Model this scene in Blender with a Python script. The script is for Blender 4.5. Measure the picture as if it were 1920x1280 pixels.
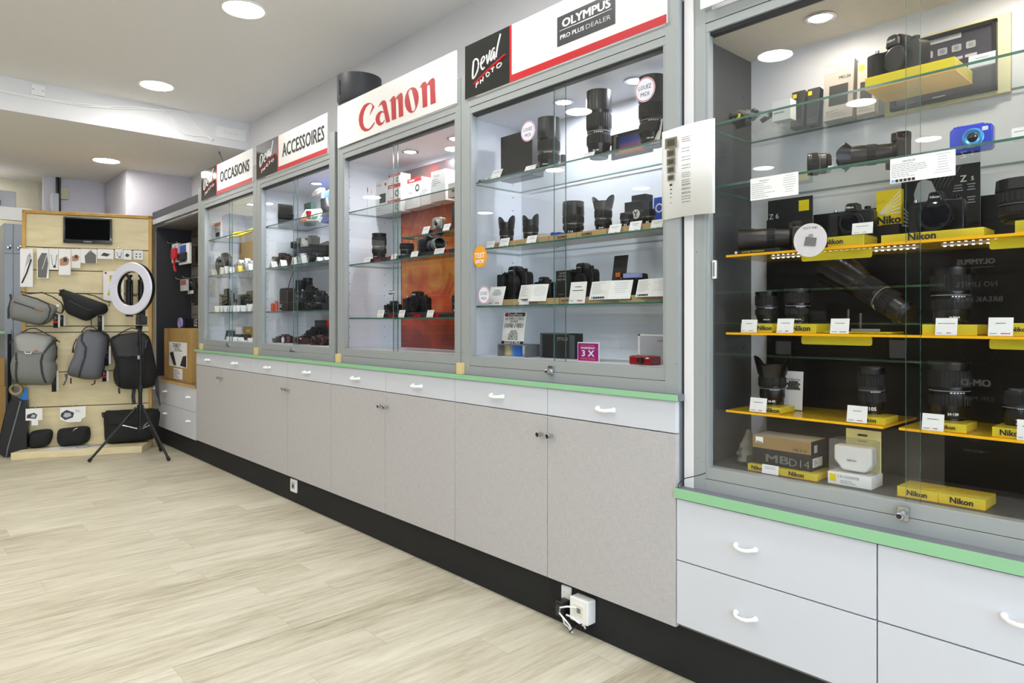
import bpy, bmesh, math, random
from mathutils import Matrix, Vector, Euler
random.seed(7)
S = bpy.context.scene
for o in list(bpy.data.objects): bpy.data.objects.remove(o)
COL = S.collection
# ------------------------------------------------------------ camera, world, exposure
H = 1.2; F = 1280.0; CX = 960.0; HY = 600.0; A = math.atan(1166 / F)
cd = bpy.data.cameras.new('camera'); cam = bpy.data.objects.new('camera', cd); COL.objects.link(cam)
cam.location = (0, 0, H); cam.rotation_euler = (math.pi / 2, 0, math.pi / 2 - A)
cd.sensor_width = 36; cd.lens = 36 * F / 1920; cd.shift_y = -(640 - HY) / 1920; cd.clip_start = .05
S.camera = cam
S.view_settings.view_transform = 'Standard'; S.view_settings.look = 'None'
S.view_settings.gamma = 1; S.view_settings.use_curve_mapping = False
S.view_settings.exposure = 1.05
S.cycles.transparent_max_bounces = 32; S.cycles.max_bounces = 10; S.cycles.diffuse_bounces = 5
S.cycles.glossy_bounces = 4; S.cycles.caustics_reflective = False; S.cycles.caustics_refractive = False
S.cycles.sample_clamp_indirect = 6.0
W = bpy.data.worlds.new('world'); S.world = W; W.use_nodes = True
W.node_tree.nodes['Background'].inputs[0].default_value = (.72, .84, 1, 1)
W.node_tree.nodes['Background'].inputs[1].default_value = 3.0
LAMP = 44.0      # radiance of the ceiling lamps
CASELAMP = 150.0  # radiance of the small lamps inside the cases

FW = (-math.cos(A), math.sin(A)); RT = (FW[1], -FW[0])
def _d(px): a = (px - CX) / F; return FW[0] + a * RT[0], FW[1] + a * RT[1]
def PY(px, py, Y):                       # point on the plane y = Y
    d = _d(px); t = Y / d[1]; return Vector((d[0] * t, Y, H - (py - HY) / F * t))
def PX(px, py, X):
    d = _d(px); t = X / d[0]; return Vector((X, d[1] * t, H - (py - HY) / F * t))
def PZ(px, py, z):
    d = _d(px); t = (H - z) * F / (py - HY); return Vector((d[0] * t, d[1] * t, z))
def XY(px, Y): return PY(px, 0, Y).x
def ZZ(px, py, Y): return PY(px, py, Y).z

# ------------------------------------------------------------ materials
MATS = {}
def sock(n, *names):
    for k in names:
        if k in n.inputs: return n.inputs[k]
def lin(c):
    return tuple((x / 12.92 if x <= .04045 else ((x + .055) / 1.055) ** 2.4) for x in c)
def hexc(h): return lin(tuple(int(h[i:i + 2], 16) / 255 for i in (0, 2, 4)))
def mat(name, col, rough=.5, metal=0, var=.06, scale=30, bump=0, emit=0, spec=.5, kind='noise', stretch=(1, 1, 1), coat=0, bscale=None):
    if name in MATS: return MATS[name]
    m = bpy.data.materials.new(name); m.use_nodes = True; nt = m.node_tree; N = nt.nodes; L = nt.links
    p = N['Principled BSDF']; c = hexc(col) if isinstance(col, str) else col
    p.inputs['Roughness'].default_value = rough; p.inputs['Metallic'].default_value = metal
    sock(p, 'Specular IOR Level').default_value = spec; sock(p, 'Coat Weight').default_value = coat
    tc = N.new('ShaderNodeTexCoord'); mp = N.new('ShaderNodeMapping'); mp.inputs['Scale'].default_value = stretch
    L.new(tc.outputs['Object'], mp.inputs[0])
    nz = N.new('ShaderNodeTexNoise'); nz.inputs['Scale'].default_value = scale; nz.inputs['Detail'].default_value = 4
    L.new(mp.outputs[0], nz.inputs['Vector'])
    mx = N.new('ShaderNodeMix'); mx.data_type = 'RGBA'
    mx.inputs[6].default_value = (*[x * (1 - var) for x in c], 1); mx.inputs[7].default_value = (*[min(1, x * (1 + var)) for x in c], 1)
    L.new(nz.outputs['Fac'], mx.inputs[0]); L.new(mx.outputs[2], p.inputs['Base Color'])
    if bump:
        b = N.new('ShaderNodeBump'); b.inputs['Strength'].default_value = bump; b.inputs['Distance'].default_value = .002
        src = nz.outputs['Fac']
        if bscale:
            n2 = N.new('ShaderNodeTexNoise'); n2.inputs['Scale'].default_value = bscale; L.new(mp.outputs[0], n2.inputs['Vector']); src = n2.outputs['Fac']
        L.new(src, b.inputs['Height']); L.new(b.outputs[0], p.inputs['Normal'])
    if emit:
        sock(p, 'Emission Color').default_value = (*c, 1); sock(p, 'Emission Strength').default_value = emit
    MATS[name] = m; return m
def glass(name, tint, ior=1.62, haze=None, hz=0.0):
    m = bpy.data.materials.new(name); m.use_nodes = True; nt = m.node_tree; N = nt.nodes; L = nt.links
    N.remove(N['Principled BSDF']); out = N['Material Output']
    tr = N.new('ShaderNodeBsdfTransparent'); tr.inputs[0].default_value = (*tint, 1)
    gl = N.new('ShaderNodeBsdfGlossy'); gl.inputs['Roughness'].default_value = .01
    fr = N.new('ShaderNodeFresnel'); fr.inputs[0].default_value = ior
    ge = N.new('ShaderNodeNewGeometry'); mm = N.new('ShaderNodeMath'); mm.operation = 'SUBTRACT'; mm.inputs[0].default_value = 1
    L.new(ge.outputs['Backfacing'], mm.inputs[1]); mu = N.new('ShaderNodeMath'); mu.operation = 'MULTIPLY'
    L.new(fr.outputs[0], mu.inputs[0]); L.new(mm.outputs[0], mu.inputs[1])
    mx = N.new('ShaderNodeMixShader'); L.new(mu.outputs[0], mx.inputs[0]); L.new(gl.outputs[0], mx.inputs[2])
    if haze:
        df = N.new('ShaderNodeBsdfDiffuse'); df.inputs[0].default_value = (*haze, 1)
        tl = N.new('ShaderNodeBsdfTranslucent'); tl.inputs[0].default_value = (*haze, 1)
        a = N.new('ShaderNodeAddShader'); m2 = N.new('ShaderNodeMixShader'); m2.inputs[0].default_value = .5
        L.new(df.outputs[0], m2.inputs[1]); L.new(tl.outputs[0], m2.inputs[2])
        m3 = N.new('ShaderNodeMixShader'); m3.inputs[0].default_value = hz
        L.new(tr.outputs[0], m3.inputs[1]); L.new(m2.outputs[0], m3.inputs[2]); L.new(m3.outputs[0], mx.inputs[1]); N.remove(a)
    else: L.new(tr.outputs[0], mx.inputs[1])
    L.new(mx.outputs[0], out.inputs[0]); MATS[name] = m; return m
def emis(name, c, s):
    m = bpy.data.materials.new(name); m.use_nodes = True; N = m.node_tree.nodes; N.remove(N['Principled BSDF'])
    e = N.new('ShaderNodeEmission'); e.inputs[0].default_value = (*c, 1); e.inputs[1].default_value = s
    m.node_tree.links.new(e.outputs[0], N['Material Output'].inputs[0]); MATS[name] = m; return m

wallm = mat('wall_paint', 'e6e5e6', .75, bump=.05, var=.02, scale=4)
ceilm = mat('ceiling_paint', 'e8e7e6', .8, var=.015, scale=2)
ceil2 = mat('rear_ceiling_paint', 'eae8e4', .8, var=.015, scale=2)
alu = mat('grey_frame_metal', 'a3a8a8', .42, .15, var=.02)
aluD = mat('dark_gap', '34363a', .6)
steel = mat('steel', 'c9cbd0', .25, 1, var=.03)
green = mat('green_edge', '93c89a', .45, var=.02)
ctop = mat('worktop_grey', '74757c', .45, var=.12, scale=90)
ctopW = mat('worktop_brown', '7b6a68', .45, var=.12, scale=60)
draw = mat('white_laminate', 'd3d6de', .4, var=.01, scale=5)
plinthm = mat('black_plinth', '17181a', .7, var=.35, scale=9)
white = mat('white_plastic', 'f2f2f0', .35, var=.01)
paper = mat('paper', 'f0f0ee', .6, var=.01)
ink = mat('ink', '2a2a2c', .6)
inkg = mat('grey_ink', '8a8a8e', .7)
red = mat('red', 'c4121e', .4, var=.03)
redC = mat('logo_red', 'bd141c', .45, var=.02)
blackG = mat('gloss_black', '121212', .12, var=.1, coat=.4)
signB = mat('sign_black', '1d1f1f', .1, var=.1, coat=.6)
signW = mat('sign_white', 'f0efeb', .35, var=.01)
blk = mat('black_plastic', '141416', .30, var=.15, scale=60)
blk2 = mat('black_rubber', '101011', .75, var=.25, scale=140, bump=.3)
blkM = mat('black_metal', '242426', .28, .4, var=.1)
darkg = mat('dark_grey', '3a3b3e', .5, var=.1)
midg = mat('mid_grey', '77797c', .5, var=.06)
lightg = mat('light_grey', 'b9bcc2', .5, var=.04)
caseW = mat('case_white', 'e9ebf2', .5, var=.02, scale=6)
caseD = mat('case_dark', '4d4e50', .6, var=.1, scale=120)
caseDk = mat('case_black', '1c1c1e', .5, var=.15)
lensG = mat('front_glass', '0c0d16', .04, .2, var=.2, coat=1)
brass = mat('brass_band', 'c9a24a', .3, .9)
silver = mat('silver_paint', 'b6b8bc', .3, .6)
yel = mat('yellow', 'f5d90a', .45, var=.03)
yelD = mat('edge_glow_yellow', 'ffbe08', .35, var=.03, spec=.6)  # edge glow of the fluorescent acrylic, put into a plain saturated colour
orange = mat('orange', 'f08022', .5)
blue = mat('blue', '1d4fc4', .35)
woodL = mat('riser_wood', 'b59a6c', .5, var=.2, scale=12, stretch=(1, 8, 12))
woodBlk = mat('pine_block', 'dcc58c', .6, var=.12, scale=10, stretch=(8, 8, 1))
carton = mat('carton', 'b08d52', .75, var=.06, scale=12)
fabG = mat('grey_fabric', '80827f', .9, var=.25, scale=260, bump=.5)
fabG2 = mat('slate_fabric', '696b72', .9, var=.25, scale=260, bump=.5)
fabL = mat('light_grey_fabric', '9c9d98', .9, var=.2, scale=260, bump=.4)
fabB = mat('black_fabric', '1f2021', .85, var=.3, scale=220, bump=.5)
strapm = mat('dark_strap', '3b3d40', .8, var=.15, scale=200)
skin = mat('print_skin', 'b98a6c', .6)
purple = mat('purple_sign', 'a0117c', .4, var=.02)
tealE = mat('glass_edge', '3f6f63', .15, var=.2, spec=.8)
sky1 = mat('print_blue', '2a4a9c', .5)
glassM = glass('pane_glass', (.985, .99, .988), 1.74)
shelfM = glass('shelf_glass', (.955, .98, .97), 1.5)
clearP = glass('clear_plastic', (.93, .93, .93), 1.5, (.8, .8, .82), .12)
acrY = glass('yellow_acrylic', (1, .93, .3), 1.45, (1, .95, .10), .82)
acrO = glass('orange_acrylic', (1, .86, .2), 1.45, (1, .78, .05), .66)
lampM = emis('lamp_panel', (1, .975, .945), LAMP)
caseLamp = emis('case_lamp', (.9, .92, 1), CASELAMP)
caseLampW = emis('case_lamp_warm', (1, .88, .74), CASELAMP * .45)
ledM = emis('led', (.85, .85, 1), 9)
ringM = mat('ring_diffuser', 'dcdce8', .35, var=.01)

def floor_mat():
    m = bpy.data.materials.new('plank_floor'); m.use_nodes = True; nt = m.node_tree; N = nt.nodes; L = nt.links
    p = N['Principled BSDF']; p.inputs['Roughness'].default_value = .42
    def M(op, a, b=None, c=None):
        n = N.new('ShaderNodeMath'); n.operation = op
        for i, v in enumerate((a, b, c)):
            if v is None: continue
            if isinstance(v, (int, float)): n.inputs[i].default_value = v
            else: L.new(v, n.inputs[i])
        return n.outputs[0]
    tc = N.new('ShaderNodeTexCoord'); sp = N.new('ShaderNodeSeparateXYZ'); L.new(tc.outputs['Object'], sp.inputs[0])
    x, y = sp.outputs[0], sp.outputs[1]
    PW, PL = .178, 1.22
    xr = M('DIVIDE', M('ADD', x, .047), PW); row = M('FLOOR', xr); fx = M('FRACT', xr)
    wn = N.new('ShaderNodeTexWhiteNoise'); wn.noise_dimensions = '1D'; L.new(row, wn.inputs['W'])
    yr = M('ADD', M('DIVIDE', y, PL), wn.outputs['Value']); colm = M('FLOOR', yr); fy = M('FRACT', yr)
    cb = N.new('ShaderNodeCombineXYZ'); L.new(row, cb.inputs[0]); L.new(colm, cb.inputs[1])
    w2 = N.new('ShaderNodeTexWhiteNoise'); w2.noise_dimensions = '2D'; L.new(cb.outputs[0], w2.inputs['Vector'])
    off = M('MULTIPLY', w2.outputs['Value'], 37.0)
    cv = N.new('ShaderNodeCombineXYZ'); L.new(M('MULTIPLY', x, 36.0), cv.inputs[0]); L.new(M('ADD', M('MULTIPLY', y, 3.6), off), cv.inputs[1]); L.new(off, cv.inputs[2])
    n1 = N.new('ShaderNodeTexNoise'); n1.inputs['Scale'].default_value = 1.0; n1.inputs['Detail'].default_value = 8; n1.inputs['Roughness'].default_value = .72
    L.new(cv.outputs[0], n1.inputs['Vector'])
    cv2 = N.new('ShaderNodeCombineXYZ'); L.new(M('MULTIPLY', x, 5.0), cv2.inputs[0]); L.new(M('MULTIPLY', y, 1.3), cv2.inputs[1]); L.new(off, cv2.inputs[2])
    n2 = N.new('ShaderNodeTexNoise'); n2.inputs['Scale'].default_value = 1.0; n2.inputs['Detail'].default_value = 3; L.new(cv2.outputs[0], n2.inputs['Vector'])
    v = M('ADD', M('ADD', M('MULTIPLY', n1.outputs['Fac'], .75), M('MULTIPLY', n2.outputs['Fac'], .35)), M('MULTIPLY', w2.outputs['Value'], .10))
    cr = N.new('ShaderNodeValToRGB'); e = cr.color_ramp.elements
    e[0].position = .36; e[0].color = (*hexc('948a70'), 1); e[1].position = .82; e[1].color = (*hexc('e0dac8'), 1)
    k = e.new(.58); k.color = (*hexc('c6beA7'), 1); L.new(v, cr.inputs[0])
    ex = M('MULTIPLY', M('MINIMUM', fx, M('SUBTRACT', 1, fx)), PW); ey = M('MULTIPLY', M('MINIMUM', fy, M('SUBTRACT', 1, fy)), PL)
    edge = M('LESS_THAN', M('MINIMUM', ex, ey), .0011)
    mx = N.new('ShaderNodeMix'); mx.data_type = 'RGBA'; L.new(M('MULTIPLY', edge, .45), mx.inputs[0]); L.new(cr.outputs[0], mx.inputs[6]); mx.inputs[7].default_value = (*hexc('8d846f'), 1)
    L.new(mx.outputs[2], p.inputs['Base Color'])
    bp = N.new('ShaderNodeBump'); bp.inputs['Strength'].default_value = .12; bp.inputs['Distance'].default_value = .002
    L.new(n1.outputs['Fac'], bp.inputs['Height']); L.new(bp.outputs[0], p.inputs['Normal']); return m
def weave_mat():
    m = mat('linen_laminate', 'cfc8c6', .55, var=.0); nt = m.node_tree; N = nt.nodes; L = nt.links; p = N['Principled BSDF']
    tc = N.new('ShaderNodeTexCoord'); outs = []
    for sc in ((900, 900, 60), (60, 60, 900)):
        mp = N.new('ShaderNodeMapping'); mp.inputs['Scale'].default_value = sc; L.new(tc.outputs['Object'], mp.inputs[0])
        n = N.new('ShaderNodeTexNoise'); n.inputs['Scale'].default_value = .5; n.inputs['Detail'].default_value = 2; L.new(mp.outputs[0], n.inputs['Vector']); outs.append(n.outputs['Fac'])
    a = N.new('ShaderNodeMath'); a.operation = 'ADD'; L.new(outs[0], a.inputs[0]); L.new(outs[1], a.inputs[1])
    cr = N.new('ShaderNodeValToRGB'); cr.color_ramp.elements[0].position = .7; cr.color_ramp.elements[0].color = (*hexc('b0adad'), 1)
    cr.color_ramp.elements[1].position = 1.25; cr.color_ramp.elements[1].color = (*hexc('c2c0c0'), 1)
    cr.color_ramp.elements[0].position = .35; cr.color_ramp.elements[1].position = .62
    h = N.new('ShaderNodeMath'); h.operation = 'MULTIPLY'; h.inputs[1].default_value = .5; L.new(a.outputs[0], h.inputs[0])
    L.new(h.outputs[0], cr.inputs[0]); L.new(cr.outputs[0], p.inputs['Base Color']); return m
def wood_mat(name, c1, c2, sc=(1.2, 8, 8)):
    m = mat(name, c1, .5); nt = m.node_tree; N = nt.nodes; L = nt.links; p = N['Principled BSDF']
    tc = N.new('ShaderNodeTexCoord'); mp = N.new('ShaderNodeMapping'); mp.inputs['Scale'].default_value = sc; L.new(tc.outputs['Object'], mp.inputs[0])
    n = N.new('ShaderNodeTexNoise'); n.inputs['Scale'].default_value = 1.5; n.inputs['Detail'].default_value = 5; n.inputs['Distortion'].default_value = 1.2; L.new(mp.outputs[0], n.inputs['Vector'])
    cr = N.new('ShaderNodeValToRGB'); cr.color_ramp.elements[0].position = .3; cr.color_ramp.elements[0].color = (*hexc(c1), 1)
    cr.color_ramp.elements[1].position = .75; cr.color_ramp.elements[1].color = (*hexc(c2), 1)
    L.new(n.outputs['Fac'], cr.inputs[0]); L.new(cr.outputs[0], p.inputs['Base Color']); return m
def ramp_print(name, stops, axis=2, scale=3, dist=1.5):
    m = mat(name, 'ffffff', .35, coat=.3); nt = m.node_tree; N = nt.nodes; L = nt.links; p = N['Principled BSDF']
    tc = N.new('ShaderNodeTexCoord'); n = N.new('ShaderNodeTexNoise'); n.inputs['Scale'].default_value = scale; n.inputs['Detail'].default_value = 3; n.inputs['Distortion'].default_value = dist
    L.new(tc.outputs['Object'], n.inputs['Vector']); sp = N.new('ShaderNodeSeparateXYZ'); L.new(tc.outputs['Generated'], sp.inputs[0])
    a = N.new('ShaderNodeMath'); a.operation = 'MULTIPLY_ADD'; L.new(n.outputs['Fac'], a.inputs[0]); a.inputs[1].default_value = .7
    s2 = N.new('ShaderNodeMath'); s2.operation = 'SUBTRACT'; L.new(sp.outputs[axis], s2.inputs[0]); s2.inputs[1].default_value = .35; L.new(s2.outputs[0], a.inputs[2])
    cr = N.new('ShaderNodeValToRGB'); el = cr.color_ramp.elements
    el[0].position = stops[0][0]; el[0].color = (*hexc(stops[0][1]), 1); el[1].position = stops[-1][0]; el[1].color = (*hexc(stops[-1][1]), 1)
    for q, c in stops[1:-1]: e = el.new(q); e.color = (*hexc(c), 1)
    L.new(a.outputs[0], cr.inputs[0]); L.new(cr.outputs[0], p.inputs['Base Color']); return m
floorM = floor_mat(); weave = weave_mat()
ply = wood_mat('birch_ply', 'dfce9f', 'eee0b8', (2, 1, 9)); plyE = wood_mat('honey_wood', 'c99845', 'dfb465', (8, 8, 2))
poster_or = ramp_print('orange_poster', [(0, '8e2612'), (.25, 'd4501c'), (.45, 'f0a048'), (.6, 'e26a1e'), (.8, 'a63c28'), (1, '5a4a4a')], 2, 3.5, 2.5)
sunset = ramp_print('sunset_print', [(0, '2a1a10'), (.2, 'ef8a2c'), (.4, 'b06a90'), (.65, '2a4aa8'), (1, '16224e')], 2, 2, .3)

# ------------------------------------------------------------ mesh builder
_TC = {}
def text_mesh(s, bold=0.0, shear=0.0):
    k = (s, bold, shear)
    if k not in _TC:
        c = bpy.data.curves.new('t', 'FONT'); c.body = s; c.size = 1; c.resolution_u = 2; c.offset = bold; c.shear = shear; c.space_character = 1.04 if bold > 0 else 1
        o = bpy.data.objects.new('t', c); COL.objects.link(o)
        me = bpy.data.meshes.new_from_object(o.evaluated_get(bpy.context.evaluated_depsgraph_get()))
        v = [tuple(q.co[:2]) for q in me.vertices]; f = [tuple(p.vertices) for p in me.polygons]
        bpy.data.objects.remove(o); bpy.data.curves.remove(c); bpy.data.meshes.remove(me)
        xs = [q[0] for q in v] or [0, 1]; ys = [q[1] for q in v] or [0, 1]
        _TC[k] = (v, f, min(xs), max(xs), min(ys), max(ys))
    return _TC[k]
class B:
    def __init__(s): s.v = []; s.f = []; s.mi = []; s.mats = []; s.M = Matrix()
    def _m(s, m):
        if m not in s.mats: s.mats.append(m)
        return s.mats.index(m)
    def add(s, vs, fs, m, M=None):
        T = s.M @ M if M is not None else s.M; b = len(s.v); s.v += [T @ Vector(q) for q in vs]
        k = m if isinstance(m, (list, tuple)) else None
        for i, f in enumerate(fs): s.f.append([b + j for j in f]); s.mi.append(s._m(k[i] if k else m))
        return s
    def box(s, x0, x1, y0, y1, z0, z1, m, M=None, faces=None):
        v = [(x, y, z) for x in (x0, x1) for y in (y0, y1) for z in (z0, z1)]
        f = [(0, 1, 3, 2), (4, 6, 7, 5), (0, 4, 5, 1), (2, 3, 7, 6), (0, 2, 6, 4), (1, 5, 7, 3)]  # -x +x -y +y -z +z
        ms = [m] * 6
        for k, mm in (faces or {}).items(): ms[{'-x': 0, '+x': 1, '-y': 2, '+y': 3, '-z': 4, '+z': 5}[k]] = mm
        return s.add(v, f, ms, M)
    def rbox(s, x0, x1, y0, y1, z0, z1, r, m, M=None, axis='y', n=4):   # box with rounded edges along an axis
        if axis == 'y': a0, a1, b0, b1 = x0, x1, z0, z1
        elif axis == 'z': a0, a1, b0, b1 = x0, x1, y0, y1
        else: a0, a1, b0, b1 = y0, y1, z0, z1
        r = min(r, (a1 - a0) / 2.01, (b1 - b0) / 2.01); p = []
        for cx, cy, st in ((a1 - r, b0 + r, -90), (a1 - r, b1 - r, 0), (a0 + r, b1 - r, 90), (a0 + r, b0 + r, 180)):
            for i in range(n + 1): t = math.radians(st + 90 * i / n); p.append((cx + r * math.cos(t), cy + r * math.sin(t)))
        if axis == 'y': return s.prism(p, y0, y1, m, M)
        if axis == 'z': return s.prism(p, z0, z1, m, (M or Matrix()) @ Matrix(((1, 0, 0, 0), (0, 0, 1, 0), (0, 1, 0, 0), (0, 0, 0, 1))))
        return s.prism(p, x0, x1, m, (M or Matrix()) @ Matrix(((0, 1, 0, 0), (1, 0, 0, 0), (0, 0, 1, 0), (0, 0, 0, 1))))
    def prism(s, poly, y0, y1, m, M=None, side=None):      # polygon in x,z pushed along y
        n = len(poly); v = [(x, y0, z) for x, z in poly] + [(x, y1, z) for x, z in poly]
        f = [list(range(n)), list(range(2 * n - 1, n - 1, -1))] + [(i, i + n, (i + 1) % n + n, (i + 1) % n) for i in range(n)]
        return s.add(v, f, [m, m] + [side or m] * n, M)
    def lathe(s, prof, m, n=28, M=None, arc=2 * math.pi, cap=True, ridge=0, rn=0):
        # prof: (radius, z[, material]) from bottom to top about z
        v = []; f = []; ms = []; full = arc > 6.28
        for q in prof:
            for i in range(n):
                t = arc * i / (n if full else n - 1); r = q[0] * (1 + (ridge if (i % 2) else 0)); v.append((r * math.cos(t), r * math.sin(t), q[1]))
        for k in range(len(prof) - 1):
            mm = prof[k][2] if len(prof[k]) > 2 else m
            for i in range(n if full else n - 1): j = (i + 1) % n; f.append((k * n + i, k * n + j, (k + 1) * n + j, (k + 1) * n + i)); ms.append(mm)
        if cap and full:
            if prof[0][0] > 1e-6: f.append(list(range(n - 1, -1, -1))); ms.append(prof[0][2] if len(prof[0]) > 2 else m)
            if prof[-1][0] > 1e-6: f.append([(len(prof) - 1) * n + i for i in range(n)]); ms.append(prof[-2][2] if len(prof[-2]) > 2 else m)
        return s.add(v, f, ms, M)
    def cyl(s, r, z0, z1, m, n=24, M=None): return s.lathe([(r, z0), (r, z1)], m, n, M)
    def tube(s, pts, r, m, n=8, M=None, flat=1.0, closed=False):
        pts = [Vector(p) for p in pts]; v = []; f = []; K = len(pts)
        for i, p in enumerate(pts):
            a = pts[(i - 1) % K] if (closed or i) else p; b = pts[(i + 1) % K] if (closed or i < K - 1) else p
            d = (b - a).normalized(); u = d.cross(Vector((0, 0, 1)))
            if u.length < .15: u = d.cross(Vector((0, 1, 0)))
            u.normalize(); w = d.cross(u); rr = r[i] if isinstance(r, (list, tuple)) else r
            for k in range(n): t = 2 * math.pi * k / n; v.append(tuple(p + u * (rr * math.cos(t)) + w * (rr * flat * math.sin(t))))
        for i in range(K if closed else K - 1):
            a = i * n; b = ((i + 1) % K) * n
            for k in range(n): f.append((a + k, a + (k + 1) % n, b + (k + 1) % n, b + k))
        if not closed: f.append(list(range(n - 1, -1, -1))); f.append([(K - 1) * n + k for k in range(n)])
        return s.add(v, f, m, M)
    def poly(s, pts, m, M=None): return s.add(pts, [list(range(len(pts)))], m, M)
    def text(s, t, m, cx, cz, w=None, h=None, y=0, bold=0.0, shear=0.0, M=None, align='c'):   # printed lettering lying in the xz plane, facing -y
        v, f, x0, x1, y0, y1 = text_mesh(t, min(bold, 0), shear)
        if bold > .01:      # heavier strokes: the same glyphs set side by side
            n_ = len(v); k_ = bold * .85; v = [(a + d_ * k_, b + e_ * k_) for d_, e_ in ((0, 0), (-1, -.5), (1, .5), (-1, .5), (1, -.5)) for a, b in v]; f = [tuple(i + j * n_ for i in q) for j in range(5) for q in f]; x0 -= k_; x1 += k_; y0 -= k_ / 2; y1 += k_ / 2
        sx = (w / (x1 - x0)) if w else None; sz = (h / (y1 - y0)) if h else None
        sx = sx or sz; sz = sz or sx; ox = (x0 + x1) / 2 if align == 'c' else x0
        m_ = len(v) // 5 if bold > .01 else len(v)
        return s.add([((a - ox) * sx + cx, y - .00012 * (i // m_), (b - (y0 + y1) / 2) * sz + cz) for i, (a, b) in enumerate(v)], f, m, M)
    def lines(s, x0, x1, z0, z1, n, m, y=0, th=None, M=None, seed=1, cent=False):      # rows of small print
        R = random.Random(seed); st = (z1 - z0) / max(n, 1); th = th or st * .35
        for i in range(n):
            z = z1 - st * (i + .5); L = (x1 - x0) * R.uniform(.45, 1); a = (x0 + x1 - L) / 2 if cent else x0; x = a
            while x < a + L - 1e-6:
                e = min(a + L, x + (x1 - x0) * R.uniform(.06, .16))
                s.add([(x, y, z - th / 2), (e, y, z - th / 2), (e, y, z + th / 2), (x, y, z + th / 2)], [(0, 1, 2, 3)], m, M); x = e + (x1 - x0) * .02
        return s
    def build(s, name, parent=None, smooth=True, bevel=0, seg=2, loc=None, rot=None, angle=38):
        me = bpy.data.meshes.new(name); me.from_pydata(s.v, [], s.f)
        for m in s.mats: me.materials.append(m)
        me.polygons.foreach_set('material_index', s.mi)
        bm = bmesh.new(); bm.from_mesh(me); bmesh.ops.recalc_face_normals(bm, faces=bm.faces); bm.to_mesh(me); bm.free()
        if smooth: me.polygons.foreach_set('use_smooth', [True] * len(me.polygons)); me.set_sharp_from_angle(angle=math.radians(angle))
        me.update(); o = bpy.data.objects.new(name, me); COL.objects.link(o)
        if parent: o.parent = parent
        if loc is not None: o.location = loc
        if rot is not None: o.rotation_euler = rot
        if bevel:
            b = o.modifiers.new('bevel', 'BEVEL'); b.width = bevel; b.segments = seg; b.limit_method = 'ANGLE'; b.angle_limit = math.radians(40); b.harden_normals = False
        return o
def tag(o, label, cat, group=None):
    o['label'] = label; o['category'] = cat
    if group: o['group'] = group
    return o
def thing(name, label, cat, loc=(0, 0, 0), rz=0.0, group=None, rot=None):
    o = bpy.data.objects.new(name, None); COL.objects.link(o); o.empty_display_size = .05
    o.location = loc; o.rotation_euler = rot or (0, 0, rz); return tag(o, label, cat, group)
def struct(name, b, **k): o = b.build(name, **k); o['kind'] = 'structure'; return o
def part(name, b, parent, **k): return b.build(name, parent, **k)
def T(x=0, y=0, z=0): return Matrix.Translation((x, y, z))
def R(ax, deg): return Matrix.Rotation(math.radians(deg), 4, ax)
def zoom(ox, oy, s): return lambda x, y: (ox + x / s, oy + y / s)

# ------------------------------------------------------------ the room
CEIL = 2.94; LOW = 2.70; BX = -6.04; YW = 2.352; XL = -8.95; XR = 3.2; YF = -4.3
struct('floor', B().box(XL, XR, YF, YW, -.05, 0, floorM), smooth=False)
struct('ceiling', B().box(BX, XR, YF, YW, CEIL, CEIL + .05, ceilm), smooth=False)
o = struct('ceiling_rear', B().box(XL, BX - .02, YF, YW, LOW, LOW + .05, ceil2), smooth=False)
o = struct('trim_1', B().box(BX - .02, BX, YF, YW, LOW, CEIL, wallm), smooth=False); o['label'] = 'step between the high and the low ceiling'
struct('wall_back', B().box(XL, XR, YW, YW + .1, 0, CEIL + .05, wallm), smooth=False)
struct('wall_left', B().box(XL - .1, XL, YF, YW, 0, CEIL, mat('far_wall_paint', 'd9d2bb', .8)), smooth=False)
bk = mat('opposite_wall', '4a4b4e', .7)
struct('wall_front', B().box(XL, XR, YF - .1, YF, 0, CEIL, bk), smooth=False)
b = B().box(XR, XR + .1, YF, YW, 0, .35, wallm).box(XR, XR + .1, YF, YW, 2.6, CEIL, wallm)
for y in (YF, YF + 2.1, YF + 4.2, YW - .12): b.box(XR, XR + .1, y, y + .12, .35, 2.6, alu)
struct('wall_right', b, smooth=False)
b = B()
for y in (YF, YF + 2.1, YF + 4.2):
    b.box(XR + .045, XR + .055, y + .12, y + (2.1 if y < YF + 4 else 2.3), .35, 2.6, glassM)
struct('window_1', b, smooth=False)
# ceiling lamps: round recessed panels in a regular grid
def ceiling_lamp(x, y, z, label):
    t = thing('ceiling_lamp', label, 'ceiling light', (x, y, z), group='round recessed ceiling lights')
    part('lamp_trim', B().lathe([(.112, 0), (.125, -.002), (.125, -.006), (.110, -.008), (.106, -.003)], white, 40, cap=False), t)
    part('lamp_panel', B().lathe([(.107, -.004), (.107, -.0045)], lampM, 40), t); return t
for x in (-5.51, -3.83, -2.15, -.47, 1.2):
    for y in (1.46, -.32, -1.75, -3.4):
        lab = 'round white recessed ceiling light glowing in the high ceiling'
        if y > 1: lab = {-5.51: 'glowing round ceiling light just in front of the white ceiling step', -3.83: 'glowing round ceiling light at the very top edge of the picture', }.get(x, lab + ' out of view near the cases')
        elif x == -2.15 or x == -3.83: lab += ', mirrored in the cabinet glass'
        ceiling_lamp(x, y, CEIL, lab)
for x, y in ((-7.3, 1.5), (-7.3, -.4), (-7.3, -2.2), (-8.6, .4)):
    ceiling_lamp(x, y, LOW, 'glowing round light in the lower rear ceiling above the bag display' if y == 1.5 else 'round light in the lower rear ceiling further left')

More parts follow.
